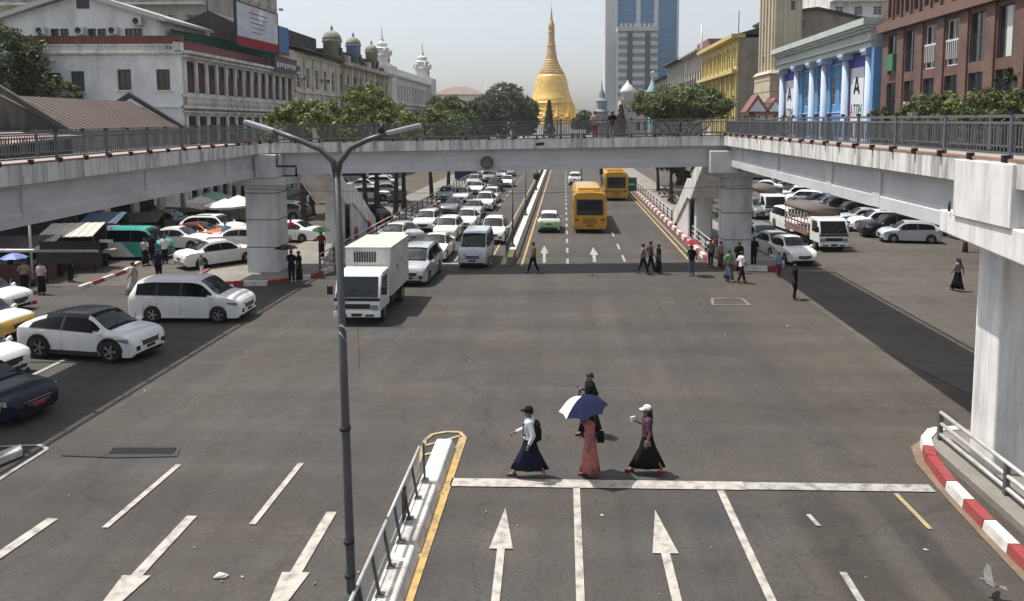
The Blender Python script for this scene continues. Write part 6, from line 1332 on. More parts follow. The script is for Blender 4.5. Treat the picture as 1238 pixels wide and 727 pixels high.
# ---- right: blue colonnaded front
bl = building('bright blue colonnaded building with grey cornice and white banners', (36, 82, 0)); C0 = Face((28.6, 97, 0), (0, -1, 0)); LC = 29.0
cyd = lambda px, d: 97 - atX(px, 130, 28.6 - d).y
cy = lambda px: cyd(px, .3)
wins = [(cy(px) - .55, cy(px) + .55) for px in (955, 971.5, 988, 1003, 1010, 1031)]
facade(bl, C0, LC, 15.2, [(round(cy(px) - .6, 2), round(cy(px) + .6, 2), 10.2, 13.2, 'white') for px in (971, 987, 1003.5, 1013)] + [(round(cy(px) - .6, 2), round(cy(px) + .6, 2), 4.4, 7.4, 'white') for px in (971, 987, 1003.5, 1013)], mBlueW, depth=.2)
for zz_ in (14.3, 9.35, 8.8): C0.part(bl, 'string_line', mBlueL, (4, LC - 5, zz_, zz_ + .13, 0, .06))
for px in (945, 962.5, 981, 995.5, 1021, 1049):
    a = cyd(px, .75); MB().tube([C0.p(a, .4, .75), C0.p(a, 5, .75), C0.p(a, 14.5, .75)], [.37, .37, .33], 14).build('column', mBlueL, bl); C0.part(bl, 'capital', mBlueL, (a - .58, a + .58, 14.5, 14.75, .2, 1.3), (a - .66, a + .66, 14.75, 15.05, .12, 1.4)); C0.part(bl, 'column_base', mBlueL, (a - .6, a + .6, 0, .4, .15, 1.35))
for b0_, b1_, d_ in ((15.05, 15.6, 1.25), (15.6, 15.75, 1.45), (15.75, 16.5, 1.3), (16.5, 16.75, 1.6), (16.75, 17.0, 1.85), (17.0, 17.6, 2.1)): C0.part(bl, 'cornice', mCornice, (-.2 - d_ * .3, LC + .2 + d_ * .3 - .65, b0_, b1_ - .004, -.5, d_))
C0.part(bl, 'architrave_line', mFrameW, (-.3, LC - .3, 15.62, 15.72, 1.451, 1.5)); shell(bl, 28.6, 44, 68, 97, 0, 17.3, mCornice, skip='-x'); MB().box(27.4, 28.58, 67.45, 68.0, 0, 15.0).build('end_wall', mBlueW, bl)
MONT = M('print_dark', (.02, .03, .04), .6, .1, 2); mPink = M('print_pink', (.55, .05, .25), .6, .05, 2); mPur = M('print_purple', (.16, .05, .35), .6, .05, 2); mPGr = M('print_green', (.05, .35, .12), .6, .05, 2)
def glyph(Fc, th, ch, a, b, w_, h, mat, d):
    s = w_ * .22; t = MB()
    def seg(p, q_):
        p = Fc.p(a + p[0] * w_, b + p[1] * h, d); q_ = Fc.p(a + q_[0] * w_, b + q_[1] * h, d); t.obox(p, q_, s, .02, Fc.n)
    for p, q_ in {'A': (((0.08, 0), (.5, 1)), ((.5, 1), (.92, 0)), ((.2, .3), (.8, .3))), 'T': (((.5, 0), (.5, 1)), ((0, .93), (1, .93))), 'O': (((.1, .1), (.1, .9)), ((.9, .1), (.9, .9)), ((.1, .93), (.9, .93)), ((.1, .07), (.9, .07))), 'M': (((.05, 0), (.05, 1)), ((.95, 0), (.95, 1)), ((.05, 1), (.5, .35)), ((.95, 1), (.5, .35)))}[ch]: seg(p, q_)
    return t.build('letter', mat, th)
for (pa, pb), nm in (((949, 960), 'white banner with A emblem between the two columns farther away'), ((1027.5, 1043.5), 'white banner with A emblem between the two nearer columns')):
    a0, a1 = cy(pa), cy(pb); bn = thing('banner', nm, 'banner', C0.p((a0 + a1) / 2, 8, .5), base=True, group='white banners on the blue building')
    C0.part(bn, 'blue_backing', mBlueP, (cy(pa) - .6, cy(pb) + .6, 1.0, 14.9, .25, .30)); C0.part(bn, 'sheet', M('banner_white', (.66, .67, .72), .6, .04, 2), (a0, a1, 4.2, 13.6, .305, .33))
    w_ = a1 - a0; glyph(C0, bn, 'A', a0 + w_ * .27, 11.1, w_ * .46, 1.6, MONT, .345)
    for k, (ch, mt) in enumerate(zip('ATOM', (mPink, MONT, MONT, mPGr))): glyph(C0, bn, ch, a0 + w_ * (.08 + .215 * k), 9.0, w_ * .17, 1.1, mt, .345)
# ---- right: beige tower, gatehouse, yellow block
tb = building('tall cream ribbed tower above the gabled gatehouse at the right', (30, 105, 0), 'tower', 'tower'); T1 = Face((28, 108.6, 15.4), (0, -1, 0)); T2 = Face((28, 101.6, 15.4), (1, 0, 0)); 
facade(tb, T1, 7.0, 24, [(2.0, 2.5, 1.2, 2.2, 'plain'), (2.2, 2.6, 5.4, 6.4, 'plain'), (4.6, 5.0, 4.0, 5.2, 'plain')], mCream, depth=.3); facade(tb, T2, 3.6, 24, [(2.1, 2.65, 7.9, 9.1, 'plain'), (2.1, 2.6, 2.6, 3.3, 'plain')], mCream, depth=.3)
for a in (0, 1.6, 3.2, 4.8, 6.4): T1.part(tb, 'rib', mCream, (a, a + .45, 0, 24, 0, .22))
for a in (0, 1.2, 2.9): T2.part(tb, 'rib', mCream, (a, a + .35, 0, 24, 0, .22))
shell(tb, 28, 31.6, 101.6, 108.6, 15.4, 39.4, mCream, skip='-x-y'); MB().hexa([(27.2, 100.8, 14.9), (32.4, 100.8, 14.9), (32.4, 109.4, 14.9), (27.2, 109.4, 14.9)], [(27.6, 101.2, 15.39), (32, 101.2, 15.39), (32, 109, 15.39), (27.6, 109, 15.39)]).build('ledge', mCream, tb)
for k in range(9): MB().box(27.4 + .05 * (k % 2), 32.2 - .05 * (k % 2), 101.0 + .05 * (k % 2), 109.2, 8.0 + k * .76, 8.74 + k * .76).build('stone_course', mCream, tb)
MB().box(27.6, 32, 101.2, 109, 0, 7.99).build('base', mCream, tb)
gh = building('small red roofed gatehouse with triangular gables below the cream tower', (28, 98.8, 0), 'gatehouse'); mGateR = plaster('gate_red', (.24, .10, .09), (.12, .06, .05), .5)
facade(gh, Face((24.8, 97.5, 0), (1, 0, 0)), 7.0, 9.4, [(1, 1.9, 6, 8.2, 'dark'), (3, 3.9, 6, 8.2, 'dark'), (5, 5.9, 6, 8.2, 'dark')], mCream); shell(gh, 24.8, 31.8, 97.5, 101, 0, 9.4, mCream, skip='-y'); MB().box(24.5, 32, 97.2, 101.2, 9.4, 9.75).build('cornice', mGateR, gh)
for x_, w_ in ((22.9, 1.5), (25.2, 1.2), (28.9, 1.7)):
    x_ += 2; MB().prism([(x_ - w_, 9.76), (x_ + w_, 9.76), (x_, 9.76 + w_ * 1.5)], 97.1, 100.2).build('gable_roof', mGateR, gh); MB().prism([(x_ - w_ * .72, 9.8), (x_ + w_ * .72, 9.8), (x_, 9.8 + w_ * 1.02)], 97.04, 97.1).build('gable_panel', mFrameW, gh)
for x_ in (26.0, 29.2): MB().box(x_, x_ + .9, 97.4, 98.3, 9.76, 10.9).build('turret', mFrameW, gh); MB().hexa([(x_ - .15, 97.25, 10.9), (x_ + 1.05, 97.25, 10.9), (x_ + 1.05, 98.45, 10.9), (x_ - .15, 98.45, 10.9)], [(x_ + .4, 97.8, 11.6), (x_ + .5, 97.8, 11.6), (x_ + .5, 97.9, 11.6), (x_ + .4, 97.9, 11.6)]).build('turret_roof', mGateR, gh)
yb_ = building('yellow rendered block with two tiers of tall windows on the right', (36, 138, 0)); Y0_ = Face((28, 153, 0), (0, -1, 0)); LY = 31.0
facade(yb_, Y0_, LY, 22.0, grid(LY, 8, 2.0, 17.6, 20.6, 'yellow') + grid(LY, 8, 2.0, 11.6, 16.0, 'yellow') + grid(LY, 8, 2.0, 6.4, 11.0, 'yellow') + grid(LY, 6, 3, .2, 4.5, None), mYel, depth=.5)
for k in range(9): a = k * (LY - .6) / 8; Y0_.part(yb_, 'pilaster', mYel, (a, a + .6, 5.6, 16.4, 0, .35), (a, a + .6, 17.2, 21, 0, .3))
Y0_.part(yb_, 'cornice', mYel, (-.3, LY + .2, 16.4, 17.0, 0, 1.0)); Y0_.part(yb_, 'eave', mYel, (-.3, LY + .3, 22.0, 22.6, -1, 1.2)); facade(yb_, Face((28, 122, 0), (1, 0, 0)), 16, 22.0, [(9, 10.4, 14, 17, 'dark')], mYelG); MB().prism([(27.6, 22.6), (44, 22.6), (44, 23.6), (36, 25)], 122.2, 152.9).build('roof', mDarkRoof, yb_)
shell(yb_, 28, 44, 122, 153, 0, 21.9, mYelG, skip='-x-y'); MB().tube([(28.4, 124, 22.6), (28.4, 124, 26.5)], .07).build('mast', mDark, yb_)
# darker row beyond, with balconies
for i, (ya_, yb2, zt, mt, lb) in enumerate(((153.4, 176, 23.2, mBeigeD, 'dark terraced block with iron balconies beyond the yellow block'), (176.4, 205, 23.5, mDome, 'sooty grey terrace farther along the right of the avenue'), (205.4, 240, 21, mBeigeD, 'weathered brown terrace at the far right end of the avenue'))):
    th = building(lb, (36, (ya_ + yb2) / 2, 0)); Ft = Face((28, yb2, 0), (0, -1, 0)); Lt = yb2 - ya_; nn = int(Lt / 3)
    facade(th, Ft, Lt, zt, [o for z_ in (4.6, 8.6, 12.6, 16.6) for o in grid(Lt, nn, 1.5, z_, z_ + 2.6, 'dark')] , mt, depth=.3)
    for z_ in (4.2, 8.2, 12.2, 16.2): Ft.part(th, 'balcony', mDarkRoof, (0, Lt, z_, z_ + .25, 0, 1.4)); Ft.part(th, 'balcony_rail', mDarkRoof, (0, Lt, z_ + 1.1, z_ + 1.16, 1.3, 1.36), *[(k * .6, k * .6 + .05, z_ + .25, z_ + 1.1, 1.3, 1.35) for k in range(int(Lt / .6))])
    Ft.part(th, 'eave', mTinPale if i == 0 else mDarkRoof, (0, Lt, zt - .2, zt + .15, 0, 1.6)); shell(th, 28, 46, ya_, yb2, 0, zt, mt, skip='-x')
    for k in range(3): MB().box(30 + k * 4, 32 + k * 4, ya_ + 3 + k * 5, ya_ + 6 + k * 5, zt - .2, zt + 1.8 + (k % 2)).build('roof_tank', mGateR if k == 0 else mBeigeD, th)
rb = building('red brown penthouse block above the dark terraces', (42, 200, 0)); Fr = Face((36, 190, 20), (1, 0, 0)); facade(rb, Fr, 16, 9.5, grid(16, 4, 1.6, 6, 8, 'dark'), mGateR); shell(rb, 36, 52, 190, 206, 20, 29.5, mGateR, skip='-y'); MB().tube([(34.0, 188, 20), (34.0, 188, 33)], [.35, .2]).build('flue', mFrameW, rb)
# pitched grey and white blocks behind the blue front
gb = building('grey pitched roof block behind the blue building', (44, 118, 0)); MB().prism([(32.5, 0), (60, 0), (60, 20.5), (38, 25.3), (32.5, 24.8)], 115, 130).build('wall', mYelG, gb); MB().prism([(32.2, 25.0), (38, 25.7), (61, 20.7), (61, 20.3), (38, 25.3), (32.2, 24.6)], 114.6, 130.4).build('roof', mDarkRoof, gb); MB().box(35, 36.2, 114.9, 115, 22.6, 23.8).build('window', mPane, gb)
wh = building('white concrete apartment block rising behind the blue building', (62, 158, 0)); Fw = Face((52, 150, 0), (1, 0, 0)); facade(wh, Fw, 26, 36, [o for z_ in (26, 29.5, 33) for o in grid(26, 7, 1.6, z_, z_ + 1.7, 'white')], mWhiteOld); shell(wh, 52, 78, 150, 170, 0, 36, mWhiteOld, skip='-y')
for z_ in (25, 28.5, 32): Fw.part(wh, 'balcony_slab', mStoneW, (0, 26, z_, z_ + .3, 0, 1.5))
# ---- far towers
tt = building('tall blue glass office tower with pale concrete strips', (43, 435, 0), 'office_tower', 'tower'); D = 420
xs_ = lambda px: (px - 682) * D / 900
Ft = Face((xs_(731), D, 0), (1, 0, 0)); o_ = xs_(731); HT = 125
def pane_strip(th, F_, a0, a1, z0, z1, dz, mp, mline, d=0.0):
    t = MB(); z_ = z0
    F_.part(th, 'glass_face', mp, (a0, a1, z0, z1, d - .5, d))
    while z_ < z1: F_.box(t, a0, a1, z_, z_ + dz * .16, d, d + .12); z_ += dz
    n3 = max(2, int((a1 - a0) / 2.4))
    for k in range(1, n3): F_.box(t, a0 + (a1 - a0) * k / n3 - .06, a0 + (a1 - a0) * k / n3 + .06, z0, z1, d, d + .08)
    t.build('mullions', mline, th, kind='stuff')
mMul = M('mullion_blue_grey', (.10, .19, .28), .4, .05, 1); mConcT = plaster('tower_concrete', (.50, .52, .53), (.36, .37, .38), .3, .05)
for a, b in ((745, 767), (772, 788), (793, 815)): pane_strip(tt, Ft, xs_(a) - o_, xs_(b) - o_, 0, HT, 4.0, mPaneB, mMul)
for a, b, d_ in ((731, 739, .8), (739.02, 745, 1.2), (767, 772, .6), (788, 793, .6), (815, 817.5, .4)): Ft.part(tt, 'concrete_strip', mConcT, (xs_(a) - o_, xs_(b) - o_, 0, HT + 1, -3, d_))
shell(tt, xs_(731), xs_(817), D + .6, D + 32, 0, HT, mConcT, skip='-y')
t2 = building('grey striped office block standing before the blue glass tower', (xs_(769) * .95, 405, 0), 'office_block', 'tower'); D2 = 395; x2 = lambda px: (px - 682) * D2 / 900
F3 = Face((x2(746), D2, 0), (1, 0, 0)); W3 = x2(793) - x2(746); H3 = 8.2 + (150 - 40) * D2 / 900
mBand = plaster('grey_band', (.40, .41, .42), (.3, .3, .31), .3, .1); mBandD = M('band_window', (.16, .18, .20), .3, .15, .3, coords='Pos')
F3.part(t2, 'wall', mBandD, (0, W3, 0, H3, -12, 0)); k = 0
for k in range(int(H3 / 4.1) + 1): F3.part(t2, 'floor_band', mBand, (0, W3, k * 4.1, k * 4.1 + 2.1, 0, .25))
for a in (757, 778): F3.part(t2, 'dark_strip', M('strip_dark', (.055, .065, .075), .3, .1, .5), (x2(a) - x2(746), x2(a + 6) - x2(746), 0, H3, 0, .5))
F3.part(t2, 'top_band', mBand, (-.3, W3 + .3, H3, H3 + 2.2, -12, .6)); 
for k in range(8): F3.part(t2, 'roof_lettering', mConcT, (1 + k * 2.4, 2.3 + k * 2.4, H3 + 2.2, H3 + 4, -.3, .2))
pk = building('pale pink colonial block with round turret beside the far tower', (30, 262, 0)); D4 = 255; x4 = lambda px: (px - 682) * D4 / 900; mPinkW = plaster('pale_pink_wall', (.50, .42, .40), (.36, .28, .26), .4, .3)
F5 = Face((x4(750), D4, 0), (1, 0, 0)); W5 = x4(792) - x4(750); facade(pk, F5, W5, 16.3, grid(W5, 5, 1.3, 11, 14, 'dark') + grid(W5, 5, 1.3, 6, 9, 'dark'), mPinkW); shell(pk, x4(750), x4(792), D4, D4 + 14, 0, 16.3, mPinkW, skip='-y'); F5.part(pk, 'cornice', mPinkW, (-.3, W5, 16.0, 16.5, 0, .6)); MB().hexa([(x4(763), D4 + .5, 16.5), (x4(792), D4 + .5, 16.5), (x4(792), D4 + 13, 16.5), (x4(763), D4 + 13, 16.5)], [(x4(766), D4 + 5, 20), (x4(790), D4 + 5, 20), (x4(790), D4 + 8, 20), (x4(766), D4 + 8, 20)]).build('roof', M('far_roof_grey', (.11, .10, .10), .8, .2, 1, coords='Pos'), pk)
MB().lathe([(2.2, 0), (2.2, 18.5), (2.6, 18.7), (2.4, 19.5), (1.6, 21), (.5, 22), (.05, 23)], (x4(758), D4 + 1, 0), 12).build('turret', mFrameW, pk)
tq = building('small turquoise spired turret among the right hand terraces', (25.2, 215, 0), 'turret', 'turret'); MB().lathe([(1.2, 0), (1.2, 11.5), (1.6, 11.8), (1.6, 12.4), (1.1, 12.8), (1.1, 17), (1.6, 17.3), (1.4, 18), (.4, 20.4), (.05, 22.6)], (25.2, 215, 0), 8, smooth=False).build('shaft', M('turquoise_paint', (.24, .42, .44), .6, .15, 1), tq); MB().lathe([(.55, 0), (.55, .3), (.1, .5)], (25.2, 215, 22.6), 8).build('finial', mFrameW, tq)
gp = building('slender grey tiered spire right of the stupa', (13.4, 250, 0), 'spire', 'spire'); MB().lathe([(2.6, 0), (2.6, 8), (3.0, 8.3), (2.2, 9), (2.2, 12), (2.6, 12.3), (1.8, 13), (1.8, 15.5), (2.1, 15.8), (1.2, 16.8), (.9, 18.5), (.3, 20), (.05, 23)], ((727 - 682) * 250 / 900, 250, 0), 8, smooth=False).build('tiers', plaster('grey_stone_far', (.22, .25, .26), (.14, .16, .17), .5, .4), gp)
wk = building('low white pavilion seen through the far railing before the stupa', (-6 + 10, 230, 0), 'pavilion'); Fp = Face(((689 - 682) * 230 / 900, 230, 0), (1, 0, 0)); facade(wk, Fp, 5, 6.4, grid(5, 3, 1, 2.8, 5.4, 'dark'), mWhiteWash); shell(wk, Fp.o.x, Fp.o.x + 5, 230, 236, 0, 6.4, mWhiteWash, skip='-y', roof=mTinPale)
# ------------------------------------------------------------------ trees
def leafmat(name, col, island=.45):
    m = M(name, col, .55, .25, .6, island=island, spec=.35, coords='Pos')
    b = m.node_tree.nodes['Principled BSDF']; b.inputs['Subsurface Weight'].default_value = 0
    n = m.node_tree.nodes; l = m.node_tree.links; tr = n.new('ShaderNodeBsdfTranslucent'); mx = n.new('ShaderNodeMixShader'); mx.inputs[0].default_value = .28
    src = b.inputs['Base Color'].links[0].from_socket; l.new(src, tr.inputs[0]); o = [x for x in n if x.type == 'OUTPUT_MATERIAL'][0]
    l.new(b.outputs[0], mx.inputs[1]); l.new(tr.outputs[0], mx.inputs[2]); l.new(mx.outputs[0], o.inputs[0]); return m
mLeafL = leafmat('leaves_light', (.145, .175, .055)); mLeafD = leafmat('leaves_dark', (.055, .078, .028)); mLeafM = leafmat('leaves_mid', (.10, .125, .045)); mLeafF = leafmat('leaves_far', (.085, .105, .058)); mBark = M('bark', (.055, .045, .035), .9, .3, 6, .6, stretch=(1, 1, .2))
def crown(r, h, n_cl, per, leaf, seed, shape='round'):
    rg = random.Random(seed); t = MB(); V, Fc = [], []
    for c in range(n_cl):
        while True:
            p = Vector((rg.uniform(-1, 1), rg.uniform(-1, 1), rg.uniform(-1, 1)))
            if .12 < p.length < 1: break
        p *= (p.length ** -.55) if p.length > .3 else 1
        if p.length > 1.12: p *= 1.0 / p.length
        k = 1 + .28 * noise.noise(Vector((p.x * 1.7 + seed, p.y * 1.7, p.z * 1.7)))
        if shape == 'umbrella': zz_ = p.z * .5 + .3 if p.z > 0 else p.z * .25 + .3; q = Vector((p.x * r, p.y * r, zz_ * h)) * k
        elif shape == 'cone':
            f = rg.random() ** .8; a = rg.uniform(0, 6.283); rr = r * (1 - f) * (.55 + .45 * rg.random()); q = Vector((rr * math.cos(a), rr * math.sin(a), (f - .5) * 2 * h))
        else: q = Vector((p.x * r, p.y * r, p.z * h)) * k
        cr_ = (r + h) / 2 * rg.uniform(.10, .22) if shape != 'cone' else r * .18
        for _ in range(per):
            d = Vector((rg.gauss(0, 1), rg.gauss(0, 1), rg.gauss(0, .8))); d = d.normalized() * cr_ * rg.random() ** .5
            c0 = q + d; s = leaf * rg.uniform(.6, 1.3)
            nrm = (d.normalized() * .6 + Vector((rg.gauss(0, .6), rg.gauss(0, .6), rg.gauss(.35, .6)))).normalized()
            a = nrm.orthogonal().normalized(); a = Matrix.Rotation(rg.uniform(0, 6.283), 3, nrm) @ a; b = nrm.cross(a)
            i = len(V); V += [c0 - a * s, c0 + b * s * .45 + a * s * .1, c0 + a * s, c0 - b * s * .45 + a * s * .1]; Fc.append((i, i + 1, i + 2, i + 3))
    t.v = [tuple(v) for v in V]; t.f = Fc; t.sm = [False] * len(Fc); return t
CRW = {}
def tree(name, label, x, y, tr, zc, r, h, mat, n_cl=150, per=40, leaf=.22, seed=1, shape='round', group=None, trunk=.22, limbs=6):
    e = thing(name, label, 'tree', (x, y, 0), 0, group); key = (r, h, n_cl, per, leaf, seed, shape)
    rg = random.Random(seed * 7 + 3)
    cm = crown(*key[:5], seed, shape).mesh('crown', mat, False); o = link('crown', cm, e, world=False); o.location.z = zc
    t = MB(); lean = Vector((rg.uniform(-.5, .5), rg.uniform(-.5, .5), 0)); top = Vector((lean.x, lean.y, zc + (h * .3 if shape != 'umbrella' else 0)))
    fork = Vector((lean.x * .5, lean.y * .5, max(tr, .5))); t.tube([(0, 0, -.1), (lean.x * .1, lean.y * .1, .6), fork * .999, fork.lerp(top, .6), top], [trunk * 1.35, trunk, trunk * .75, trunk * .4, trunk * .12], 9); t.build('trunk', mBark, e, world=False)
    for k in range(limbs):
        a = 6.283 * k / limbs + rg.uniform(-.3, .3); el = rg.uniform(.2, .8); q = Vector((math.cos(a) * r * .75, math.sin(a) * r * .75, zc + h * (el - .4) * (.6 if shape == 'umbrella' else 1))); s = fork.lerp(top, rg.uniform(0, .35))
        MB().tube([s, s.lerp(q, .5) + Vector((0, 0, h * .12)), q], [trunk * .45, trunk * .28, trunk * .08], 6).build('limb', mBark, e, world=False)
    return e
AV = 'trees lining the left pavement of the avenue'
for i, (x, y, r, h, zc, mt, lb) in enumerate(((-20.2, 57, 2.9, 2.7, 7.3, mLeafL, 'light green tree nearest the left pier behind the railing'), (-16.4, 61, 3.3, 3.1, 8.0, mLeafL, 'tallest light green tree behind the lamp post arms'), (-22.6, 66, 3.0, 2.8, 7.2, mLeafM, 'mid green tree in front of the arcade'), (-15.2, 70, 2.7, 2.3, 6.9, mLeafL, 'light green tree right of the lamp post arms'), (-19.0, 75, 3.2, 2.9, 8.0, mLeafL, 'light green tree below the dark domes'),
        (-14.5, 81, 3.3, 2.6, 7.2, mLeafM, 'smaller street tree before the pale stone palace'), (-14.6, 93, 3.3, 2.6, 7.0, mLeafM, 'street tree farther along the left pavement'), (-15, 108, 3.4, 2.7, 7.2, mLeafD, 'dark street tree beside the blue bus'))):
    tree('street_tree', lb, x, y, 3.2, zc, r, h, mt, 170, 46, .20, 10 + i, group=AV, trunk=.24)
tree('broad_tree', 'dark broad tree at the upper left edge before the whitewashed wall', -48.6, 61, 4, 12.2, 5.2, 4.4, mLeafD, 260, 60, .22, 31, trunk=.35)
tree('broad_tree', 'pale flecked lower tree beside the shutters at the upper left', -43.6, 62.5, 4, 10.2, 2.6, 2.2, mLeafM, 110, 44, .18, 32, trunk=.2)
tree('spreading_tree', 'wide umbrella shaped tree in front of the yellow block', 15.6, 101, 4, 9.0, 6.4, 5.0, mLeafM, 300, 60, .26, 41, 'umbrella', trunk=.4)
for i, (px, Y, ytop, ybot, r, mt, lb) in enumerate(((541, 165, 117, 150, 5.0, mLeafM, 'round distant tree between the palace and the hall'), (528, 150, 126, 152, 3.2, mLeafL, 'small yellowish tree at the foot of the pale palace'), (611, 225, 105, 152, 8.0, mLeafF, 'large dark round tree left of the stupa'), (588, 210, 118, 152, 5, mLeafF, 'dark tree beside the large round one left of the stupa'), (634, 240, 118, 152, 4.5, mLeafF, 'smaller dark tree touching the stupa terrace'), (566, 190, 124, 152, 4.5, mLeafF, 'mid green distant tree before the hall'), (706, 260, 136, 152, 4.0, mLeafF, 'low tree right of the stupa terrace'))):
    X = (px - 682) * Y / 900; z1 = 8.2 + (150 - ytop) * Y / 900; z0 = 8.2 + (150 - ybot) * Y / 900 - 3
    tree('distant_tree', lb, X, Y, 3, (z0 + z1) / 2, r, (z1 - z0) / 2, mt, 260, 60, .42, 60 + i, group='distant trees around the stupa', trunk=.35, limbs=4)
X = (664 - 682) * 215 / 900; tree('cypress', 'slim dark cypress standing against the stupa', X, 215, 1, 9.3, 2.2, 5.6, mLeafF, 240, 30, .28, 71, 'cone', trunk=.2, limbs=3)
X = (750 - 682) * 190 / 900; tree('conifer', 'small reddish brown conifer right of the stupa', X, 190, 1, 8.2, 2.4, 4.6, leafmat('leaves_russet', (.12, .085, .05)), 220, 26, .26, 72, 'cone', trunk=.2, limbs=3)
SH = 'leafy trees before the brown brick block'
for i, (px, Y, ytop, r, mt, lb) in enumerate(((1112, 56, 114, 2.1, mLeafM, 'low leafy tree at the left end of the planting by the brick block'), (1138, 55, 111, 2.1, mLeafM, 'second low leafy tree by the brick block'), (1165, 48, 112, 2.0, mLeafL, 'yellow green tree in the middle of the planting by the brick block'), (1194, 47, 107, 2.0, mLeafM, 'leafy tree under the dark shrub by the brick block'), (1216, 48, 84, 1.5, mLeafD, 'taller dark tree by the brick block near the right edge'), (1226, 46, 106, 2.0, mLeafL, 'light green tree at the right edge by the brick block'), (1252, 45, 108, 2.0, mLeafM, 'leafy tree cut by the right edge'))):
    X = (px - 682) * Y / 900; z1 = 8.2 + (150 - ytop) * Y / 900; tree('small_tree', lb, X, Y, 4, z1 - 1.9, r, 1.9, mt, 90, 42, .15, 80 + i, group=SH, trunk=.14, limbs=4)
for x, y, lb in ((1044, 66, 'small bush at the foot of the blue columns'), (974, 92, 'thin bush between the blue columns')):
    X = 27.2; tree('bush', lb, X, y, 2, 8.3 if y < 80 else 7.8, 1.0, 1.5, mLeafM, 40, 30, .15, int(x), trunk=.08, limbs=3)
RT = 'dark trees on the right pavement'
for i, (x, y, lb) in enumerate(((11.2, 68, 'dark street tree beyond the right staircase'), (11.4, 79, 'second dark street tree on the right pavement'), (11.4, 90, 'third dark street tree on the right pavement'), (15.5, 72, 'dark tree behind the right staircase in the car park'))): tree('street_tree', lb, x, y, 2.2, 5.2, 2.6, 1.7, mLeafD, 110, 40, .2, 100 + i, group=RT, trunk=.22)
for i, (px, py, lb) in enumerate(((455, 268, 'bare dark palm trunk beside the lamp post'), (478, 262, 'bare dark palm trunk behind the guard rail'))):
    p = at(px, py); tree('street_tree', ['thin street tree with dark trunk beside the black parked car', 'thin street tree with dark trunk behind the guard rail'][i], p.x, p.y, 3.5, 6.6, 2.2, 1.6, mLeafM, 80, 36, .18, 120 + i, group=AV, trunk=.24)
for i, (px, py) in enumerate(((815, 262), (806, 248), (795, 240))):
    p = at(px, py); o = crown(.8, .6, 26, 40, .10, 130 + i).build('planter_shrub', mLeafD, fix=False); o.location = (p.x + .9, p.y, .55); tag(o, ['clipped dark shrub nearest the right staircase wall', 'clipped dark shrub second beyond the right staircase', 'clipped dark shrub third beyond the right staircase'][i], 'shrub', 'shrubs behind the right guard rail')
# ------------------------------------------------------------------ market stalls, signs and poles
def parasol(label, px, py, Y, r, mats, dr=.6):
    p = atY(px, py, Y); u = thing('market_parasol', label, 'parasol', (p.x, Y, 0), 0, 'market parasols beyond the left pier'); z0 = p.z
    for k in range(8):
        t = MB(); a0, a1 = 6.283 * k / 8, 6.283 * (k + 1) / 8; pts = [(0, 0, z0)]
        t.add([(0, 0, z0)] + [(r * f * math.cos(a), r * f * math.sin(a), z0 - dr * f) for f in (.5, 1) for a in (a0, a1)], [(0, 1, 2), (1, 3, 4, 2)]); t.add([(r * math.cos(a), r * math.sin(a), z0 - dr - d) for d in (0, .16) for a in (a0, a1)], [(0, 1, 3, 2)]); t.build('canopy_panel', mats[k % len(mats)], u, world=False, fix=False)
    MB().tube([(0, 0, 0), (0, 0, z0 + .1)], .03).build('pole', mChrome, u, world=False); MB().lathe([(.3, 0), (.3, .1), (.06, .14)], (0, 0, 0), 12).build('base', mDark, u, world=False)
PW = M('parasol_white', (.60, .60, .58), .8, .06, 2); PG = M('parasol_green', (.22, .36, .28), .8, .06, 2); PC = M('parasol_cream', (.50, .48, .42), .8, .08, 2)
parasol('white market parasol nearest the left pier', 272, 240, 60, 1.7, [PW]); parasol('pale green topped parasol behind the white ones', 256, 231, 66, 1.9, [PG]); parasol('cream parasol at the left of the market group', 243, 237, 64, 1.7, [PC]); parasol('white parasol tucked against the left pier', 288, 236, 62, 1.5, [PW])
for i, (px, py, Y, w_, lb, mt) in enumerate(((90, 276, 41, 2.9, 'cream corrugated awning on a dark stall below the left span', PC), (18, 292, 38, 4.0, 'dark stall with sagging tarpaulin at the left edge', mDarkRoof), (150, 262, 52, 5.0, 'dark shop stall behind the teal van', mDarkRoof), (128, 262, 46.5, 2.4, 'blue grey tarpaulin stall beside the cream awning', M('tarp_blue', (.06, .09, .14), .8, .1, 2)), (215, 250, 60, 6.0, 'dark stall row behind the parked white crossover', mDarkRoof))):
    p = atY(px, py, Y); s = thing('market_stall', lb, 'stall', (p.x, Y, 0), R(14)); t = MB(); n = int(w_ / .2)
    for k in range(n): a = -w_ / 2 + k * .2; dz = .02 * (k % 2); t.hexa([(a, -1.3, p.z - .35), (a + .19, -1.3, p.z - .35), (a + .19, .8, p.z + .15), (a, .8, p.z + .15)], [(a, -1.3, p.z - .31 + dz), (a + .19, -1.3, p.z - .31 + dz), (a + .19, .8, p.z + .19 + dz), (a, .8, p.z + .19 + dz)])
    t.build('awning', mt, s, world=False)
    for x in (-w_ / 2 + .1, w_ / 2 - .1): MB().tube([(x, -1.2, 0), (x, -1.2, p.z - .33)], .035).build('post', mDark, s, world=False)
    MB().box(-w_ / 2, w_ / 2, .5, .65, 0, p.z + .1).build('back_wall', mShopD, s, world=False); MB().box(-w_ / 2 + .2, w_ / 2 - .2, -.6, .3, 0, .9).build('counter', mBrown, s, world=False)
    for k in range(4): MB().box(-w_ / 2 + .3 + k * .9, -w_ / 2 + .9 + k * .9, -.5, .1, .91, 1.1 + .1 * (k % 3)).build('goods', (CBr, CG, CDb, CT)[k], s, world=False)
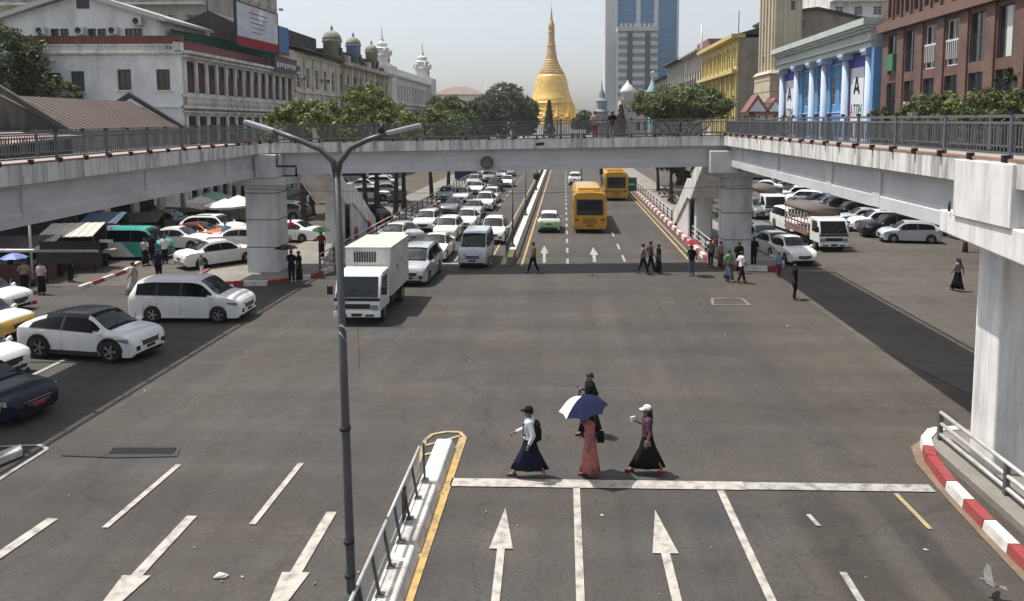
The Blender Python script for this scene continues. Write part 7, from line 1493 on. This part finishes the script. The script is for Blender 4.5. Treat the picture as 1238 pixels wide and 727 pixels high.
# overhead board hung on an arm at the left
Yg = 25.0; p0, p1 = atY(-40, 303, Yg), atY(118, 303.5, Yg)
gt = thing('sign_gantry', 'dark double traffic board on a white arm seen from behind at the left', 'traffic sign', (p0.x, Yg, 0), base=True)
MB().tube([(p0.x - 1, Yg, p0.z), (p1.x, Yg, p1.z)], .06).build('arm', mRail, gt); MB().tube([(p0.x - 1, Yg, 0), (p0.x - 1, Yg, p0.z + .5)], .1).build('pole', mRail, gt)
for (xa, ya, xb, yb) in ((48, 292, 121, 302), (44, 306, 123, 319)):
    a, b = atY(xa, ya, Yg), atY(xb, yb, Yg); MB().box(a.x, b.x, Yg - .03, Yg + .03, b.z, a.z).build('board', mDark, gt)
a = atY(119, 292, Yg); MB().box(a.x, a.x + .45, Yg + .05, Yg + .1, a.z - .05, a.z + .05).build('end_plate', mFrameW, gt)
p = at(40, 345); pp = thing('pole', 'thin pale steel pole at the left edge near the vendors', 'pole', p, base=True); MB().tube([p, p + Vector((0, 0, 4.2))], .06).build('shaft', mRail, pp); MB().tube([p, p + Vector((0, 0, .3))], .12).build('foot', mDark, pp)
# median lamp poles and signs farther off
for i, (px, py, ht, lb) in enumerate(((620, 300, 9, 'thin dark pole rising from the nose of the far median'), (640, 262, 9, 'thin dark pole second along the far median'), (638, 230, 9, 'thin dark pole third along the far median'))):
    Y = (46, 62, 86)[i]; x = -3.2; s = thing('median_pole', lb, 'pole', (x, Y, 0), base=True, group='thin poles on the far median'); MB().tube([(x, Y, 0), (x, Y, ht * .55)], [.06, .04]).build('shaft', mRailD, s); MB().box(x - .14, x + .14, Y - .14, Y + .14, 0, .7).build('pole_base', mRailD, s)
    if i == 2: MB().lathe([(.1, -.5), (.35, -.3), (.38, 0), (.35, .3), (.1, .5)], (x, Y, 2.2), 10).build('round_sign', mDark, s)
p = atY(762, 223, 88); sg2 = thing('street_sign', 'green road sign beside the farther yellow bus', 'sign', (p.x, 88, 0), base=True); MB().box(p.x - .75, p.x + .75, 87.95, 88.02, p.z - .8, p.z + .8).build('board', M('road_sign_green', (.01, .14, .08), .5, .05, 2), sg2); MB().tube([(p.x, 88.1, 0), (p.x, 88.1, p.z + .9)], .06).build('post', mRailD, sg2); MB().box(p.x - .5, p.x + .5, 87.93, 87.95, p.z - .1, p.z + .1).build('symbol', mFrameW, sg2)
for px, Y, lb in ((727, 74, 'dark signal post between the two yellow buses'), (703, 92, 'dark signal post beside the white off roader')):
    p = atY(px, 205, Y); s = thing('signal_post', lb, 'traffic signal', (p.x, Y, 0), base=True, group='signal posts near the buses'); MB().tube([(p.x, Y, 0), (p.x, Y, 4.2)], .07).build('post', mRailD, s); MB().box(p.x - .17, p.x + .17, Y - .15, Y + .15, 3.2, 4.1).build('signal_head', mDark, s)
for x, y in ((-12.7, 47), (-12.7, 55)): pass
for i, (px, py) in enumerate(((413, 300), (431, 292), (447, 284), (462, 276))):
    p = at(px, py, .14); o = MB().lathe([(.14, 0), (.14, .75), (.11, .8), (.13, .85), (.09, .98), (.02, 1.02)], (0, 0, 0), 10).build('bollard', mKerbR); o.location = p; tag(o, ['dark red bollard nearest the left staircase foot', 'dark red bollard second along the left guard rail', 'dark red bollard third along the left guard rail', 'dark red bollard fourth along the left guard rail'][i], 'bollard', 'bollards behind the left guard rail')

# condensers and washing on the old facades, litter on the road
for Fc, th, L_, zs_ in ((G2, b2, L2, (9.6, 13.6)), (G3, b3, L3, (9.2, 13.4)), (G, wb, L, (7.2,))):
    rg = random.Random(int(L_ * 10))
    for z_ in zs_:
        for k in range(5):
            a = rg.uniform(.6, L_ - 1.5); Fc.part(th, 'condenser_unit', mFrameW if k % 2 else mYelG, (a, a + .8, z_ + rg.uniform(-.4, .5), z_ + .62, .26, .62))
t = MB(); rg = random.Random(5)
for k in range(34):
    px, py = rg.uniform(80, 1120), rg.uniform(345, 720); p = at(px, py); s_ = rg.uniform(.02, .055); a = rg.uniform(0, 6); c_ = Vector((math.cos(a), math.sin(a), 0)) * s_; d_ = Vector((-c_.y, c_.x, 0)) * .6
    t.hexa([p + c_, p + d_, p - c_, p - d_], [p + c_ * .6 + Vector((0, 0, .012)), p + d_ * .8 + Vector((0, 0, .02)), p - c_ * .7 + Vector((0, 0, .015)), p - d_ * .5 + Vector((0, 0, .01))])
t.build('litter', M('litter_pale', (.40, .37, .32), .9, .3, 8, island=.5), kind='stuff')
for i, (a, b, lb) in enumerate((((-33.4, 70, 16.5), (-33.4, 108, 18.5), 'black wire strung along the left roofs'), ((28.0, 60, 17.0), (28.0, 150, 21), 'black wire strung along the right facades'))):
    A_, B_ = Vector(a), Vector(b); tag(MB().tube([A_.lerp(B_, k / 10) + Vector((-.5 if i else .5, 0, -1.0 * math.sin(math.pi * k / 10))) for k in range(11)], .02, 4).build('wire', mDark), lb, 'wire')
# ------------------------------------------------------------------ thin haze over the whole place
hz_ = MB().box(-1205, 1205, -80, 1605, -1.2, 132).build('haze', None); hz_['kind'] = 'stuff'
hm = bpy.data.materials.new('haze'); hm.use_nodes = True; hn = hm.node_tree.nodes; hn.clear(); ho = hn.new('ShaderNodeOutputMaterial'); pv = hn.new('ShaderNodeVolumePrincipled')
pv.inputs['Color'].default_value = (.92, .94, .97, 1); pv.inputs['Density'].default_value = .00017; pv.inputs['Anisotropy'].default_value = .2; hm.node_tree.links.new(pv.outputs[0], ho.inputs['Volume']); hz_.data.materials.append(hm)
